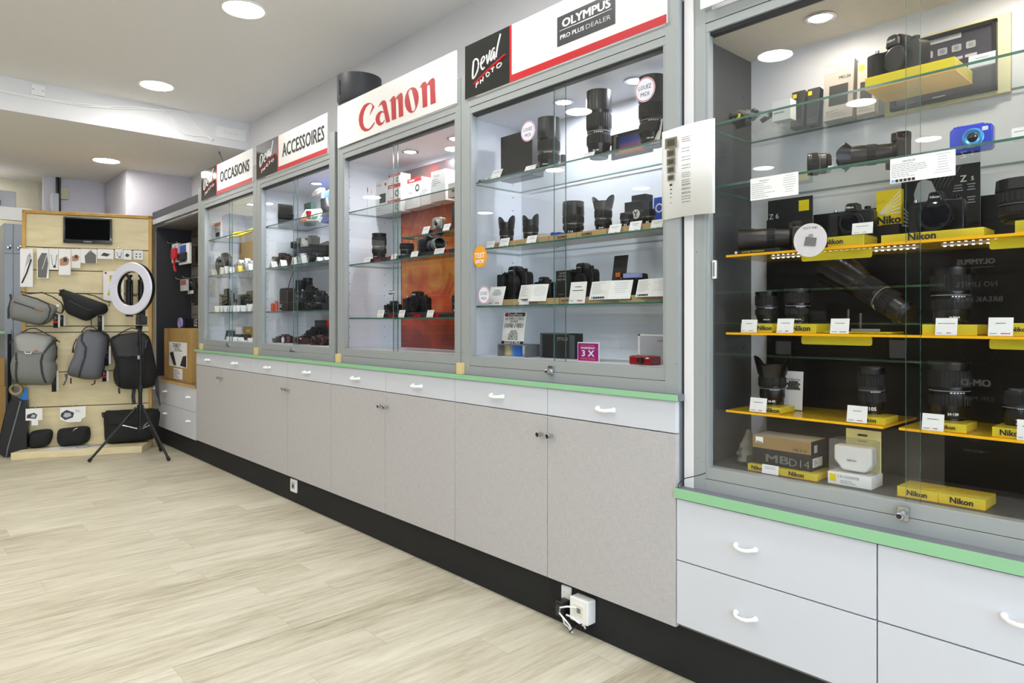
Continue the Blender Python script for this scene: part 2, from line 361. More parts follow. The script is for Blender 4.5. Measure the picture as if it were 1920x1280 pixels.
# ------------------------------------------------------------ base cabinets, worktops, plinth
YD = 1.93; XE = [-6.118 + i * .6011 for i in range(9)]
kick = B().box(XE[0], 1.0, 1.972, 1.99, 0, .3, plinthm).box(-7.5, XE[0] - .001, 1.972, 1.99, 0, .25, plinthm)
struct('baseboard_back', kick, smooth=False)
def knob(parent, x, z):
    M = T(x, 0, z) @ R('X', 90)
    part('knob', B().lathe([(.006, -.001), (.006, .012), (.009, .014), (.0105, .016), (.0105, .030), (.009, .031), (.0085, .0295, blk), (.0, .0295)], steel, 20, M), parent)
def pull(parent, x, z, w=.075, th=.007):
    pts = [(x - w / 2, .0, z), (x - w / 2 + .004, -.014, z), (x - w / 4, -.026, z - .002), (x, -.029, z - .003), (x + w / 4, -.026, z - .002), (x + w / 2 - .004, -.014, z), (x + w / 2, 0, z)]
    b = B().tube(pts, [th * 1.5, th, th, th, th, th, th * 1.5], white, 10)
    part('handle', b, parent)
Z0, Z1, Z2 = .180, .823, .931
pos = ['farthest left, beside the open bay', 'second from the far end', 'third from the far end, under the red logo case', 'nearest, with wall sockets below it']
for k in range(4):
    x0, x1 = XE[2 * k], XE[2 * k + 2]
    t = thing('base_cabinet', 'beige two-door base cabinet, ' + pos[k], 'cabinet', (x0, YD, 0), group='linen-fronted base cabinets')
    part('carcass', B().box(.001, x1 - x0 - .001, .02, .385, Z0 + .002, Z2, caseW, faces={'+x': midg}), t, smooth=False)
    w = (x1 - x0) / 2
    for i in range(2):
        d = part('door', B().box(i * w + .0015, (i + 1) * w - .0015, 0, .018, Z0, Z1 - .003, weave), t, bevel=.0008)
        knob(d, (w - .028 if i == 0 else w + .028), Z1 - .078)
        d = part('drawer', B().box(i * w + .0015, (i + 1) * w - .0015, 0, .018, Z1 + .001, Z2 - .001, draw), t, bevel=.0008)
        pull(d, i * w + w / 2, (Z1 + Z2) / 2 - .002)
ZG = .952
for k, (a, c) in enumerate(((XE[0] - .01, XE[4] - .0008), (XE[4] + .0008, XE[8] + .012))):
    t = thing('worktop', ['long grey worktop with green front edge below the four left glass cases, farther half', 'long grey worktop with green front edge, nearer half below the big red and dealer signs'][k], 'worktop', (0, 0, 0), group='worktops of the wall run')
    part('slab', B().box(a, c, 1.922, 2.30, Z2, ZG, ctop), t, smooth=False)
    part('green_edge', B().box(a, c, 1.918, 1.922, Z2 + .001, ZG, green), t, smooth=False)
# near drawer unit under the yellow-shelved case
ZN = .645; ZA, ZB, ZC = .61, .405, .195
XN = [-1.309 + .624 * i for i in range(3)]
for i in range(2):
    x0, x1 = XN[i], XN[i + 1]
    t = thing('drawer_unit', ['wide white drawer unit nearest the linen cabinets, with two visible white pulls', 'wide white drawer unit cut by the right picture edge'][i], 'drawer unit', (x0, YD, 0), group='white drawer units under the near case')
    part('carcass', B().box(.001, x1 - x0 - .001, .02, .385, .18, .611, midg), t, smooth=False)
    for z0, z1 in ((ZB + .002, ZA - .002), (ZC, ZB - .002)):
        d = part('drawer', B().box(.002, x1 - x0 - .002, 0, .018, z0, z1, draw), t, bevel=.001)
        pull(d, (x1 - x0) * (.40 if i == 0 else .50), z0 + (z1 - z0) * .50, .066, .0058)
t = thing('worktop', 'low worktop with green front edge below the case with yellow shelves', 'worktop', (0, 0, 0))
part('slab', B().box(-1.309, -.02, 1.922, 2.30, .612, ZN, ctop), t, smooth=False)
part('green_edge', B().box(-1.309, -.02, 1.918, 1.922, .613, ZN, green), t, smooth=False)
# low unit in the open bay
t = thing('drawer_unit', 'low white chest of drawers in the open bay beside the bag display', 'drawer unit', (-7.50, YD, 0))
part('carcass', B().box(0, 1.38, .02, .385, .17, .615, draw), t, smooth=False)
part('top', B().box(-.01, 1.38, -.008, .385, .616, .637, ctopW, faces={'-y': plyE}), t, smooth=False)
xj = [0, .38, .66, 1.03, 1.37]
for j in range(4):
    for z0, z1 in ((.172, .405), (.409, .614)):
        d = part('drawer', B().box(xj[j] + .001, xj[j + 1] - .001, 0, .018, z0, z1, draw), t, bevel=.0008)
        if j != 2: pull(d, (xj[j] + xj[j + 1]) / 2, z1 - .085, .06, .006)

# ------------------------------------------------------------ glass display cases
YFr = 1.948; YB = 2.318
def downlight(parent, x, y, z, m=None):
    d = part('downlight', B().lathe([(.034, 0), (.045, -.001), (.046, -.004), (.036, -.006), (.033, -.002)], steel, 28, T(x, y, z), cap=False), parent)
    part('bulb', B().lathe([(.0325, -.002), (.0325, -.003)], m or caseLamp, 28, T(x, y, z)), d)
def shelf(parent, x0, x1, z, y0=2.0, y1=2.310, m=shelfM, e=tealE, th=.007):
    return part('shelf', B().box(x0, x1, y0, y1, z - th, z, m, faces={'-x': e, '+x': e, '-y': e, '+y': e}), parent, smooth=False)
def case(label, x0, x1, xi0, xi1, zb, zt, zg0, zg1, split, shelves, lights, side=caseW, back=caseW, top=caseW, ov=.012, lampm=None, lock=None, post=2.32, yf=YFr):
    t = thing('display_case', label, 'display case', ((x0 + x1) / 2, yf, zb), group='aluminium-framed glass display cases')
    O = T(-(x0 + x1) / 2, -yf, -zb)
    def pb(): b = B(); b.M = O; return b
    b = pb()
    b.box(x0, xi0, yf, yf + .04, zb, post, alu).box(xi1, x1, yf, yf + .04, zb, post, alu)
    b.box(xi0, xi1, yf + .002, yf + .04, zg1, zg1 + .028, alu).box(xi0, xi1, yf, yf + .04, zg1 + .030, zt, alu)
    b.box(xi0, xi1, yf, yf + .04, zb, zb + (zg0 - zb) * .48, alu).box(xi0, xi1, yf + .004, yf + .04, zb + (zg0 - zb) * .50, zg0, alu)
    b.box(xi0, xi1, yf + .012, yf + .04, zg1 - .010, zg1, aluD).box(xi0, xi1, yf + .01, yf + .035, zg1 + .028, zg1 + .030, aluD).box(xi0, xi1, yf + .006, yf + .03, zb + (zg0 - zb) * .47, zb + (zg0 - zb) * .51, aluD)
    b.box(xi0, xi0 + .011, yf + .003, yf + .03, zg0, zg1, alu).box(xi1 - .011, xi1, yf + .003, yf + .03, zg0, zg1, alu)
    for xx in (x0 + .01, x1 - .01):
        for zz in (zb + .1, (zb + zt) / 2, zt - .04): b.cyl(.0025, 0, .001, steel, 8, T(xx, yf, zz) @ R('X', 90))
    part('frame', b, t, bevel=.0012, seg=1)
    part('back_panel', pb().box(x0 + .012, x1 - .012, YB, YB + .012, zb + .01, zg1 + .012, back), t, smooth=False)
    for sx, xx in ((1, x0), (-1, x1 - .012)):
        b = pb().box(xx, xx + .012, yf + .04, YB, zb + .01, zg1 + .012, side)
        zz = zg0 + .06
        while zz < zg1 - .06:
            for yy in (2.02, 2.26): b.cyl(.0028, 0, .0008, ink, 8, T(xx + (.0125 if sx > 0 else -.0005), yy, zz) @ R('Y', 90 * sx))
            zz += .064
        part('side_panel', b, t, smooth=False)
    part('top_panel', pb().box(x0 + .012, x1 - .012, yf + .04, YB, zg1, zg1 + .012, top), t, smooth=False)
    part('floor_panel', pb().box(x0 + .012, x1 - .012, yf + .04, YB, zg0 - .012, zg0, side if side is caseD else caseW), t, smooth=False)
    for s_ in shelves:
        z = s_[0]; a = s_[1] if len(s_) > 1 else x0 + .014; c = s_[2] if len(s_) > 2 else x1 - .014
        y0 = s_[3] if len(s_) > 3 else 2.0
        b = pb().box(a, c, y0, 2.310, z - .007, z, *(s_[4][0],) if len(s_) > 4 else (shelfM,), faces={k: (s_[4][1] if len(s_) > 4 else tealE) for k in ('-x', '+x', '-y', '+y')})
        part('shelf', b, t, smooth=False)
    for i, (a, c, y) in enumerate(((xi0 + .009, split[1], yf + .022), (split[0], xi1 - .009, yf + .013))):
        g = tealE
        d = part('sliding_door', pb().box(a, c, y, y + .005, zg0 - .004, zg1 - .002, glassM, faces={'-x': g, '+x': g}), t, smooth=False)
        if i == 1 and lock:
            lx, lz = split[0], lock[1]
            b = pb()
            if lock[0] == 'cam':
                b.box(lx - .012, lx + .014, yf - .008, yf + .012, lz - .018, lz + .018, steel)
                b.lathe([(.011, 0), (.011, .012), (.009, .02), (.0065, .021), (.006, .019, ink), (0, .019)], steel, 20, T(lx - .002, yf - .008, lz - .004) @ R('X', 90))
            else:
                b.cyl(.006, 0, .06, steel, 12, T(lx - .01, yf - .002, lz) @ R('Y', 90) @ R('X', 0))
                b.cyl(.010, 0, .016, steel, 16, T(lx - .006, yf + .010, lz) @ R('X', 90)); b.box(lx - .004, lx + .02, yf - .006, yf + .012, lz - .009, lz + .009, steel)
            part('lock', b, d)
    for lx, ly in lights: 
        d = part('downlight', pb().lathe([(.034, 0), (.045, -.001), (.046, -.004), (.036, -.006), (.033, -.002)], steel, 28, T(lx, ly, zg1), cap=False), t)
        part('bulb', pb().lathe([(.0325, -.002), (.0325, -.003)], lampm or caseLamp, 28, T(lx, ly, zg1)), d)
    return t
ZT = 2.203; ZGT = 2.138; ZB0 = 1.036
c_occ = case('farthest glass case, under the OCCASIONS sign', -6.06, -4.868, -5.985, -4.93, ZG, ZT, ZB0, ZGT, (-5.44, -5.40), [(1.878,), (1.575,), (1.266,)], [(-5.5, 2.16), (-5.1, 2.16)], lock=('bar', 1.01))
c_acc = case('glass case under the ACCESSOIRES sign', -4.864, -3.702, -4.80, -3.765, ZG, ZT, ZB0, ZGT, (-4.29, -4.25), [(1.875,), (1.573,), (1.262,)], [(-4.36, 2.16), (-4.0, 2.16)], lock=('bar', 1.005))
c_can = case('glass case under the white sign with red lettering, orange poster inside', -3.665, -2.492, -3.60, -2.53, ZG, ZT, ZB0, ZGT, (-3.085, -3.055), [(1.836,), (1.636, -3.06), (1.527,), (1.214,)], [(-3.19, 2.14), (-2.80, 2.16)], lock=('bar', 1.345))
c_oly = case('glass case under the dealer sign with the red bar', -2.487, -1.31, -2.425, -1.365, ZG, ZT, ZB0, ZGT, (-1.905, -1.85), [(1.835,), (1.526,), (1.266,)], [(-2.02, 2.14), (-1.65, 2.16)], lock=('cam', 1.0))
dk = mat('warm_white_panel', 'e2d8cc', .5)
YS = (acrO, yelD)
c_nik = case('large near glass case with yellow shelves, cut by the right picture edge', -1.263, -.03, -1.222, -.07, ZN, ZT, .722, ZGT, (-.632, -.60), [(1.846,), (1.640,), (1.413, -1.185, -.05, 2.03, YS), (1.160, -1.185, -.05, 2.03, YS), (.906, -1.185, -.705, 2.03, YS), (.908, -.665, -.05, 2.03, YS)], [(-.92, 2.13), (-.45, 2.13)], side=caseD, top=dk, lampm=caseLampW, lock=('cam', .694), post=2.6, yf=1.966)
# grey door pull inside the near case's left door
g = B().rbox(-1.205, -1.193, 1.980, 1.9875, 1.335, 1.395, .003, white).box(-1.2015, -1.1965, 1.9785, 1.980, 1.342, 1.388, midg)
tag(g.build('door_pull'), 'small white finger pull on the left pane of the near case', 'handle')
# open bay
bx0, bx1 = -7.52, -6.068
t = thing('display_bay', 'open dark display bay with slat wall left of the glass cases', 'display case', ((bx0 + bx1) / 2, YFr, ZN))
O = T(-(bx0 + bx1) / 2, -YFr, -ZN)
def pb(): b = B(); b.M = O; return b
part('frame', pb().box(-6.127, -6.07, YFr, YFr + .04, .96, 2.32, alu).box(bx0, -6.127, YFr, YFr + .04, 2.155, 2.205, alu), t, bevel=.001)
dgr = mat('bay_dark_panel', '343539', .6, var=.1, scale=80)
part('header', pb().box(bx0, -6.127, YFr + .005, YFr + .03, 2.206, 2.28, dgr), t, smooth=False)
part('side_panel', pb().box(bx0 - .0, bx0 + .02, YFr + .04, YB, .638, 2.13, dgr), t, smooth=False)
part('side_panel', pb().box(-6.147, -6.127, YFr + .04, YB, .638, 2.13, caseW), t, smooth=False)
part('top_panel', pb().box(bx0, -6.127, YFr + .04, YB, 2.13, 2.145, mat('bay_top', '8d8b8c', .7)), t, smooth=False)
b = pb(); zz = .66
slat = mat('bay_slatwall', '8a857b', .6)
while zz < 2.1: b.box(bx0 + .02, -6.147, YB, YB + .012, zz, zz + .092, slat); zz += .1
b.box(bx0 + .02, -6.147, YB + .006, YB + .02, .638, 2.13, ink)
part('slat_panel', b, t, smooth=False)
d = part('downlight', pb().lathe([(.034, 0), (.045, -.001), (.046, -.004), (.036, -.006), (.033, -.002)], steel, 28, T(-6.6, 2.14, 2.13), cap=False), t)
part('bulb', pb().lathe([(.0325, -.002), (.0325, -.003)], white, 28, T(-6.6, 2.14, 2.13)), d)
# white vertical strip and dark gap between the runs
struct('trim_2', B().box(-1.299, -1.265, 1.962, 2.30, ZN, CEIL, wallm), smooth=False)
b = B().box(-1.309, -1.2995, 1.965, 2.30, ZG, 2.6, aluD)
for z in (2.27, 2.31, 2.36): b.cyl(.003, 0, .001, steel, 8, T(-1.304, 1.965, z) @ R('X', 90))
struct('trim_3', b, smooth=False)
struct('trim_4', B().box(-3.700, -3.667, 1.97, 2.30, ZG, 2.33, aluD), smooth=False)
# small wooden stop blocks in front of the posts
for px, lab in ((377, 'at the foot of the post left of the farthest case'), (480, 'between the farthest case and the accessories case'), (634, 'between the accessories case and the red logo case'), (863, 'between the red logo case and the dealer sign case')):
    x = XY(px, 1.935); tag(B().box(x - .017, x + .017, 1.925, 1.947, ZG, ZG + .052, woodBlk).build('stop_block', bevel=.001), 'small pale wooden block ' + lab, 'wood block', 'wooden stop blocks on the worktop')

# ------------------------------------------------------------ signs over the cases
def deval(b, x0, x1, z0, z1, y):          # handwritten shop name, traced once as strokes in the unit square
    qz = zoom(876, 40, 8.533); q = lambda p: PY(*qz(*p), 1.955)
    a0 = q((35, 430)); a1 = q((22, 1275)); r0 = q((828, 70)); ax0, ax1 = -2.449, r0.x; az0, az1 = 2.206, 2.447
    st = [([(165, 650), (150, 800), (145, 940), (200, 880), (250, 760), (258, 660), (235, 605), (195, 610), (165, 650)], 13),
          ([(300, 690), (350, 640), (375, 580), (355, 555), (320, 590), (298, 670), (305, 740), (330, 775), (365, 730)], 12),
          ([(405, 530), (415, 610), (420, 680), (445, 600), (455, 520), (470, 450)], 12),
          ([(555, 410), (520, 430), (490, 520), (475, 600), (490, 625), (520, 560), (550, 450), (545, 540), (550, 600)], 12),
          ([(665, 175), (640, 260), (610, 380), (590, 480), (580, 560)], 13)]
    ph = [([(222, 975), (215, 1010), (210, 1065)], 8), ([(222, 980), (250, 960), (252, 990), (218, 1020)], 7), ([(290, 935), (292, 995)], 8), ([(342, 880), (332, 960)], 8), ([(290, 960), (338, 925)], 7),
          ([(400, 870), (392, 835), (425, 805), (460, 815), (450, 850), (420, 880), (400, 870)], 8), ([(485, 755), (545, 715)], 8), ([(520, 735), (512, 800)], 8),
          ([(595, 730), (590, 690), (635, 650), (680, 640), (675, 680), (630, 725), (595, 730)], 8)]
    def mp(p):
        v = q(p); return (x0 + (v.x - ax0) / (ax1 - ax0) * (x1 - x0), y, z0 + (v.z - az0) / (az1 - az0) * (z1 - z0))
    sc = (z1 - z0) / 720
    for pts, w in st + ph:
        P = [mp(p) for p in pts]; Q = []
        for i in range(len(P) - 1):
            for k in range(3): Q.append(tuple(P[i][j] + (P[i + 1][j] - P[i][j]) * k / 3 for j in range(3)))
        Q.append(P[-1]); Q = [Q[0]] + [tuple((Q[i - 1][j] + Q[i][j] * 2 + Q[i + 1][j]) / 4 for j in range(3)) for i in range(1, len(Q) - 1)] + [Q[-1]]
        b.tube(Q, w * sc, white, 6, flat=1)
    rb = B()
    return [mp((175, 1010)), mp((470, 740)), mp((755, 505))]
def case_sign(name, label, x0, x1, xb, z0, z1, word, y=1.9415):
    t = thing(name, label, 'sign', (x0, y, z0)); O = T(-x0, -y, -z0)
    def pb(): b = B(); b.M = O; return b
    part('board', pb().box(x0, x1, y, y + .006, z0, z1, signW), t, bevel=.0006)
    part('black_field', pb().box(x0, xb, y - .0015, y, z0, z1, signB), t, smooth=False)
    part('red_bar', pb().box(xb, xb + .012, y - .0014, y, z0, z1, red).box(xb + .012, x1, y - .0014, y, z0, z0 + (z1 - z0) * .12, red), t, smooth=False)
    b = pb(); ln = deval(b, x0, xb, z0, z1, y - .0022); part('shop_name', b, t)
    b = pb(); b.tube(ln, [.0055 * (z1 - z0) / .24] * 3, red, 6); part('red_stroke', b, t)
    if word: b = pb(); b.text(word[0], ink, *word[1:5], y=y - .001, bold=word[5]); part('lettering', b, t, smooth=False)
    return t, pb
z0, z1 = ZT + .003, 2.447
case_sign('shop_sign', 'white OCCASIONS sign with black shop-name field and red bar, farthest left', -6.02, -4.93, -5.66, z0, z1, ('OCCASIONS', -5.28, 2.335, .60, .088, .028))
case_sign('shop_sign', 'white ACCESSOIRES sign with black shop-name field and red bar', -4.85, -3.78, -4.49, z0, z1, ('ACCESSOIRES', -4.115, 2.335, .60, .092, .028))
t, pb = case_sign('shop_sign', 'large dealer sign with black shop-name field and long red bar, nearest', -2.448, -1.355, -2.145, z0, z1, None)
def P2(x, y): return PY(*zoom(1040, 0, 13.477)(x, y), 1.95)
f = [P2(105, 470), P2(1570, -150), P2(1560, 610), P2(95, 1215)]
fx0, fx1 = f[0].x, f[1].x; fz1 = P2(105, 470).z; fz0 = P2(95, 1215).z; y = 1.9415; w = fx1 - fx0; hh = fz1 - fz0
d = part('dealer_plate', pb().box(fx0, fx1, y - .0012, y, fz0, fz1, mat('charcoal_plate', '44474a', .3, var=.05)), t, smooth=False)
b = pb(); cx = (fx0 + fx1) / 2 + .004; b.text('OLYMPUS', signW, cx, fz0 + hh * .72, w * .84, hh * .29, y=y - .002, bold=.045)
b.box(fx0 + w * .05, fx1 - w * .05, y - .0022, y - .0012, fz0 + hh * .50, fz0 + hh * .515, signW)
b.prism([(fx0 + w * .05, fz0 + hh * .50), (cx + w * .1, fz0 + hh * .485), (fx1 - w * .04, fz0 + hh * .505), (cx, fz0 + hh * .525)], y - .0024, y - .0012, signW)
b.text('PRO PLUS', signW, fx0 + w * .06 + w * .215, fz0 + hh * .275, w * .43, hh * .145, y=y - .002, bold=.03)
b.text('DEALER', signW, fx0 + w * .52 + w * .205, fz0 + hh * .275, w * .41, hh * .145, y=y - .002, bold=-.012)
part('lettering', b, t, smooth=False)
# white sign with the red logo, letters traced on the sign plane
cz = zoom(660, 130, 9.844); ys = 1.9395
LET = {'C': [(330, 845), (345, 790), (375, 700), (378, 660), (350, 635), (310, 645), (262, 700), (222, 790), (203, 890), (205, 990), (228, 1060), (270, 1095), (315, 1095), (360, 1050), (395, 1000), (418, 965), (415, 995), (385, 1055), (340, 1105), (290, 1138), (230, 1145), (175, 1105), (140, 1030), (127, 930), (135, 850), (165, 760), (215, 670), (270, 628), (325, 618), (370, 632), (400, 665), (414, 690), (385, 745), (345, 815)],
       'a': [(487, 690), (540, 600), (575, 572), (605, 572), (628, 595), (640, 650), (660, 750), (685, 870), (703, 962), (632, 988), (615, 905), (600, 815), (575, 792), (545, 800), (518, 850), (508, 905), (520, 960), (545, 985), (575, 975), (600, 930), (602, 950), (575, 1005), (530, 1038), (490, 1035), (450, 990), (436, 925), (448, 860), (485, 800), (530, 768), (565, 768), (590, 785), (572, 700), (556, 655), (540, 650), (510, 672)],
       'n': [(690, 598), (740, 520), (770, 490), (790, 500), (803, 545), (850, 480), (905, 432), (928, 445), (938, 500), (940, 640), (948, 858), (870, 888), (865, 760), (858, 620), (850, 550), (830, 540), (808, 560), (812, 720), (818, 912), (738, 940), (732, 760), (722, 590), (705, 590)],
       'o': [(1135, 330), (1180, 350), (1215, 410), (1232, 500), (1225, 600), (1200, 690), (1160, 765), (1110, 803), (1065, 800), (1020, 755), (988, 680), (977, 590), (990, 490), (1025, 400), (1080, 345), (1134, 330), (1083, 362), (1050, 400), (1040, 440), (1060, 540), (1090, 690), (1105, 765), (1130, 775), (1160, 750), (1175, 700), (1150, 560), (1120, 430), (1105, 375), (1084, 362)],
       'm': [(1252, 338), (1300, 255), (1340, 226), (1365, 235), (1385, 280), (1440, 200), (1490, 157), (1520, 168), (1532, 215), (1535, 400), (1547, 615), (1455, 650), (1450, 480), (1442, 310), (1420, 282), (1392, 300), (1385, 330), (1388, 500), (1392, 680), (1308, 712), (1303, 540), (1290, 335), (1270, 330)]}
sx0, sx1 = XY(636, 1.951), XY(858.5, 1.951)
t = thing('brand_sign', 'plain white sign with large red lettering and no black field', 'sign', (sx0, ys, z0)); O = T(-sx0, -ys, -z0)
def pb(): b = B(); b.M = O; return b
part('board', pb().box(sx0, sx1, ys, ys + .008, z0, 2.452, signW), t, bevel=.0008)
b = pb()
for k, pts in LET.items():
    P = [PY(*cz(*p), ys) for p in pts]
    b.prism([(p.x, p.z) for p in P], ys - .0015, ys + .0002, redC)
o = part('lettering', b, t, smooth=False)
bm = bmesh.new(); bm.from_mesh(o.data); bmesh.ops.triangulate(bm, faces=[f for f in bm.faces if len(f.verts) > 4], ngon_method='EAR_CLIP'); bm.to_mesh(o.data); bm.free()
# blank sign above the near case
tag(B().box(-1.225, -.05, 1.941, 1.947, ZT + .003, 2.45, signW).build('blank_sign'), 'blank white sign above the near case, cut by the top edge', 'sign')
# big black dummy lens standing on top of the logo case
r = 41 * 2.13 / _d(676)[1] / F
t = thing('display_lens', 'giant black lens hood standing on top of the case behind the red logo sign', 'display lens', (XY(674, 2.13), 2.13, 2.15))
hz = ZZ(676, 147, 2.13) - 2.15
part('barrel', B().lathe([(r * .9, 0), (r * .95, hz * .3), (r * .95, hz * .45), (r * .88, hz * .62), (r * .88, hz * .68)], darkg, 48), t)
part('hood', B().lathe([(r * .9, hz * .68), (r, hz * .72), (r, hz), (r * .93, hz), (r * .92, hz * .72)], darkg, 48, cap=False), t, bevel=.002)
part('lock_button', B().rbox(-.008, .008, -r * 1.03, -r * .96, hz * .76, hz * .93, .008, ink), t)

# ------------------------------------------------------------ builders for goods
def mpx(px, Y): return Y / _d(px)[1] / F              # metres per picture pixel for something upright at that spot
def place(px, Y, z): return (XY(px, Y), Y, z)
def lens(label, px, Y, z, wpx, top, hood=None, hf=.28, M=None, group=None, loc=None, dims=None, rot=None, bands=1, m=None, foot=False, txt=None, flare=1.18):
    # upright lens; wpx = widest pixel width, top = pixel row of its top
    if dims: r, h = dims
    else: r = wpx * mpx(px, Y) / 2; h = ZZ(px, top, Y) - z
    m = m or blk; t = thing('lens', label, 'lens', loc or place(px, Y, z), group=group, rot=rot)
    rb = r / (flare if hood in ('petal', 'flower') else 1.0); hb = h * (1 - hf) if hood else h; o = lambda n, b: part(n, b, t)
    pr = [(rb * .74, 0), (rb * .74, h * .04), (rb * .86, h * .06), (rb * .88, hb * .2), (rb * .93, hb * .24), (rb * .93, hb * .46), (rb * .9, hb * .47), (rb * .9, hb * .5), (rb * .96, hb * .53), (rb * .96, hb * .9), (rb, hb * .93), (rb, hb), (rb * .9, hb), (rb * .86, hb * .95)]
    part('barrel', B().lathe(pr, m, 36, cap=True), t, angle=30)
    part('focus_ring', B().lathe([(rb * .975, hb * .58), (rb * .985, hb * .6), (rb * .985, hb * .84), (rb * .975, hb * .86)], blk2, 64, ridge=.03, cap=False), t, angle=10)
    if bands > 1: part('zoom_ring', B().lathe([(rb * .95, hb * .26), (rb * .965, hb * .27), (rb * .965, hb * .43), (rb * .95, hb * .44)], blk2, 64, ridge=.03, cap=False), t, angle=10)
    part('trim_band', B().lathe([(rb * .965, hb * .50), (rb * .97, hb * .505), (rb * .97, hb * .515), (rb * .965, hb * .518)], midg, 36, cap=False), t)
    part('front_element', B().lathe([(0, hb * .97), (rb * .4, hb * .965), (rb * .84, hb * .945)], lensG, 32, cap=False), t)
    b = B(); a = math.radians(-70)
    for k in range(5): th = a + k * .16; Mx = T(rb * .945 * math.cos(th), rb * .945 * math.sin(th), hb * .48) @ R('Z', math.degrees(th) + 90); b.box(-rb * .045, rb * .045, -.0006, 0, -hb * .008, hb * .01, white, Mx)
    th = math.radians(-65); Mx = T(rb * .90 * math.cos(th), rb * .90 * math.sin(th), hb * .12) @ R('Z', math.degrees(th) + 90); b.text(txt or '12-40', white, 0, 0, w=rb * .5, y=-.0012, M=Mx, bold=.03)
    part('lettering', b, t, smooth=False)
    if hood:
        n = 72; v = []; f = []; hh = h - hb; z0 = hb * .93; r0 = rb * 1.03
        for ring, (rr, top_) in enumerate(((r0, 0), (r, 1), (r * .96, 1), (rb * .99, 0))):
            for i in range(n):
                th = 2 * math.pi * i / n
                if hood in ('round', 'flower'): zt = hb + hh
                else: c = math.cos(2 * (th - math.radians(12))); zt = hb + hh * (.45 + .55 * max(0, c) ** .6)
                u_ = (zt - z0) / (h - z0); u_ = min(1, u_ * 1.6) if hood != 'round' else 1; rad = rr if not top_ else (rb * 1.03 + (r - rb * 1.03) * u_) * (1.0 if ring == 1 else .955)
                v.append((rad * math.cos(th), rad * math.sin(th), zt if top_ else z0))
        for k in range(4):
            for i in range(n): j = (i + 1) % n; k2 = (k + 1) % 4; f.append((k * n + i, k * n + j, k2 * n + j, k2 * n + i))
        part('hood', B().add(v, f, blk), t)
    if foot: part('tripod_foot', B().box(rb * .9, rb * 1.9, -rb * .2, rb * .2, hb * .04, hb * .10, blk).box(rb * 1.6, rb * 1.9, -rb * .2, rb * .2, hb * .04, hb * .36, blk), t, bevel=.002)
    return t
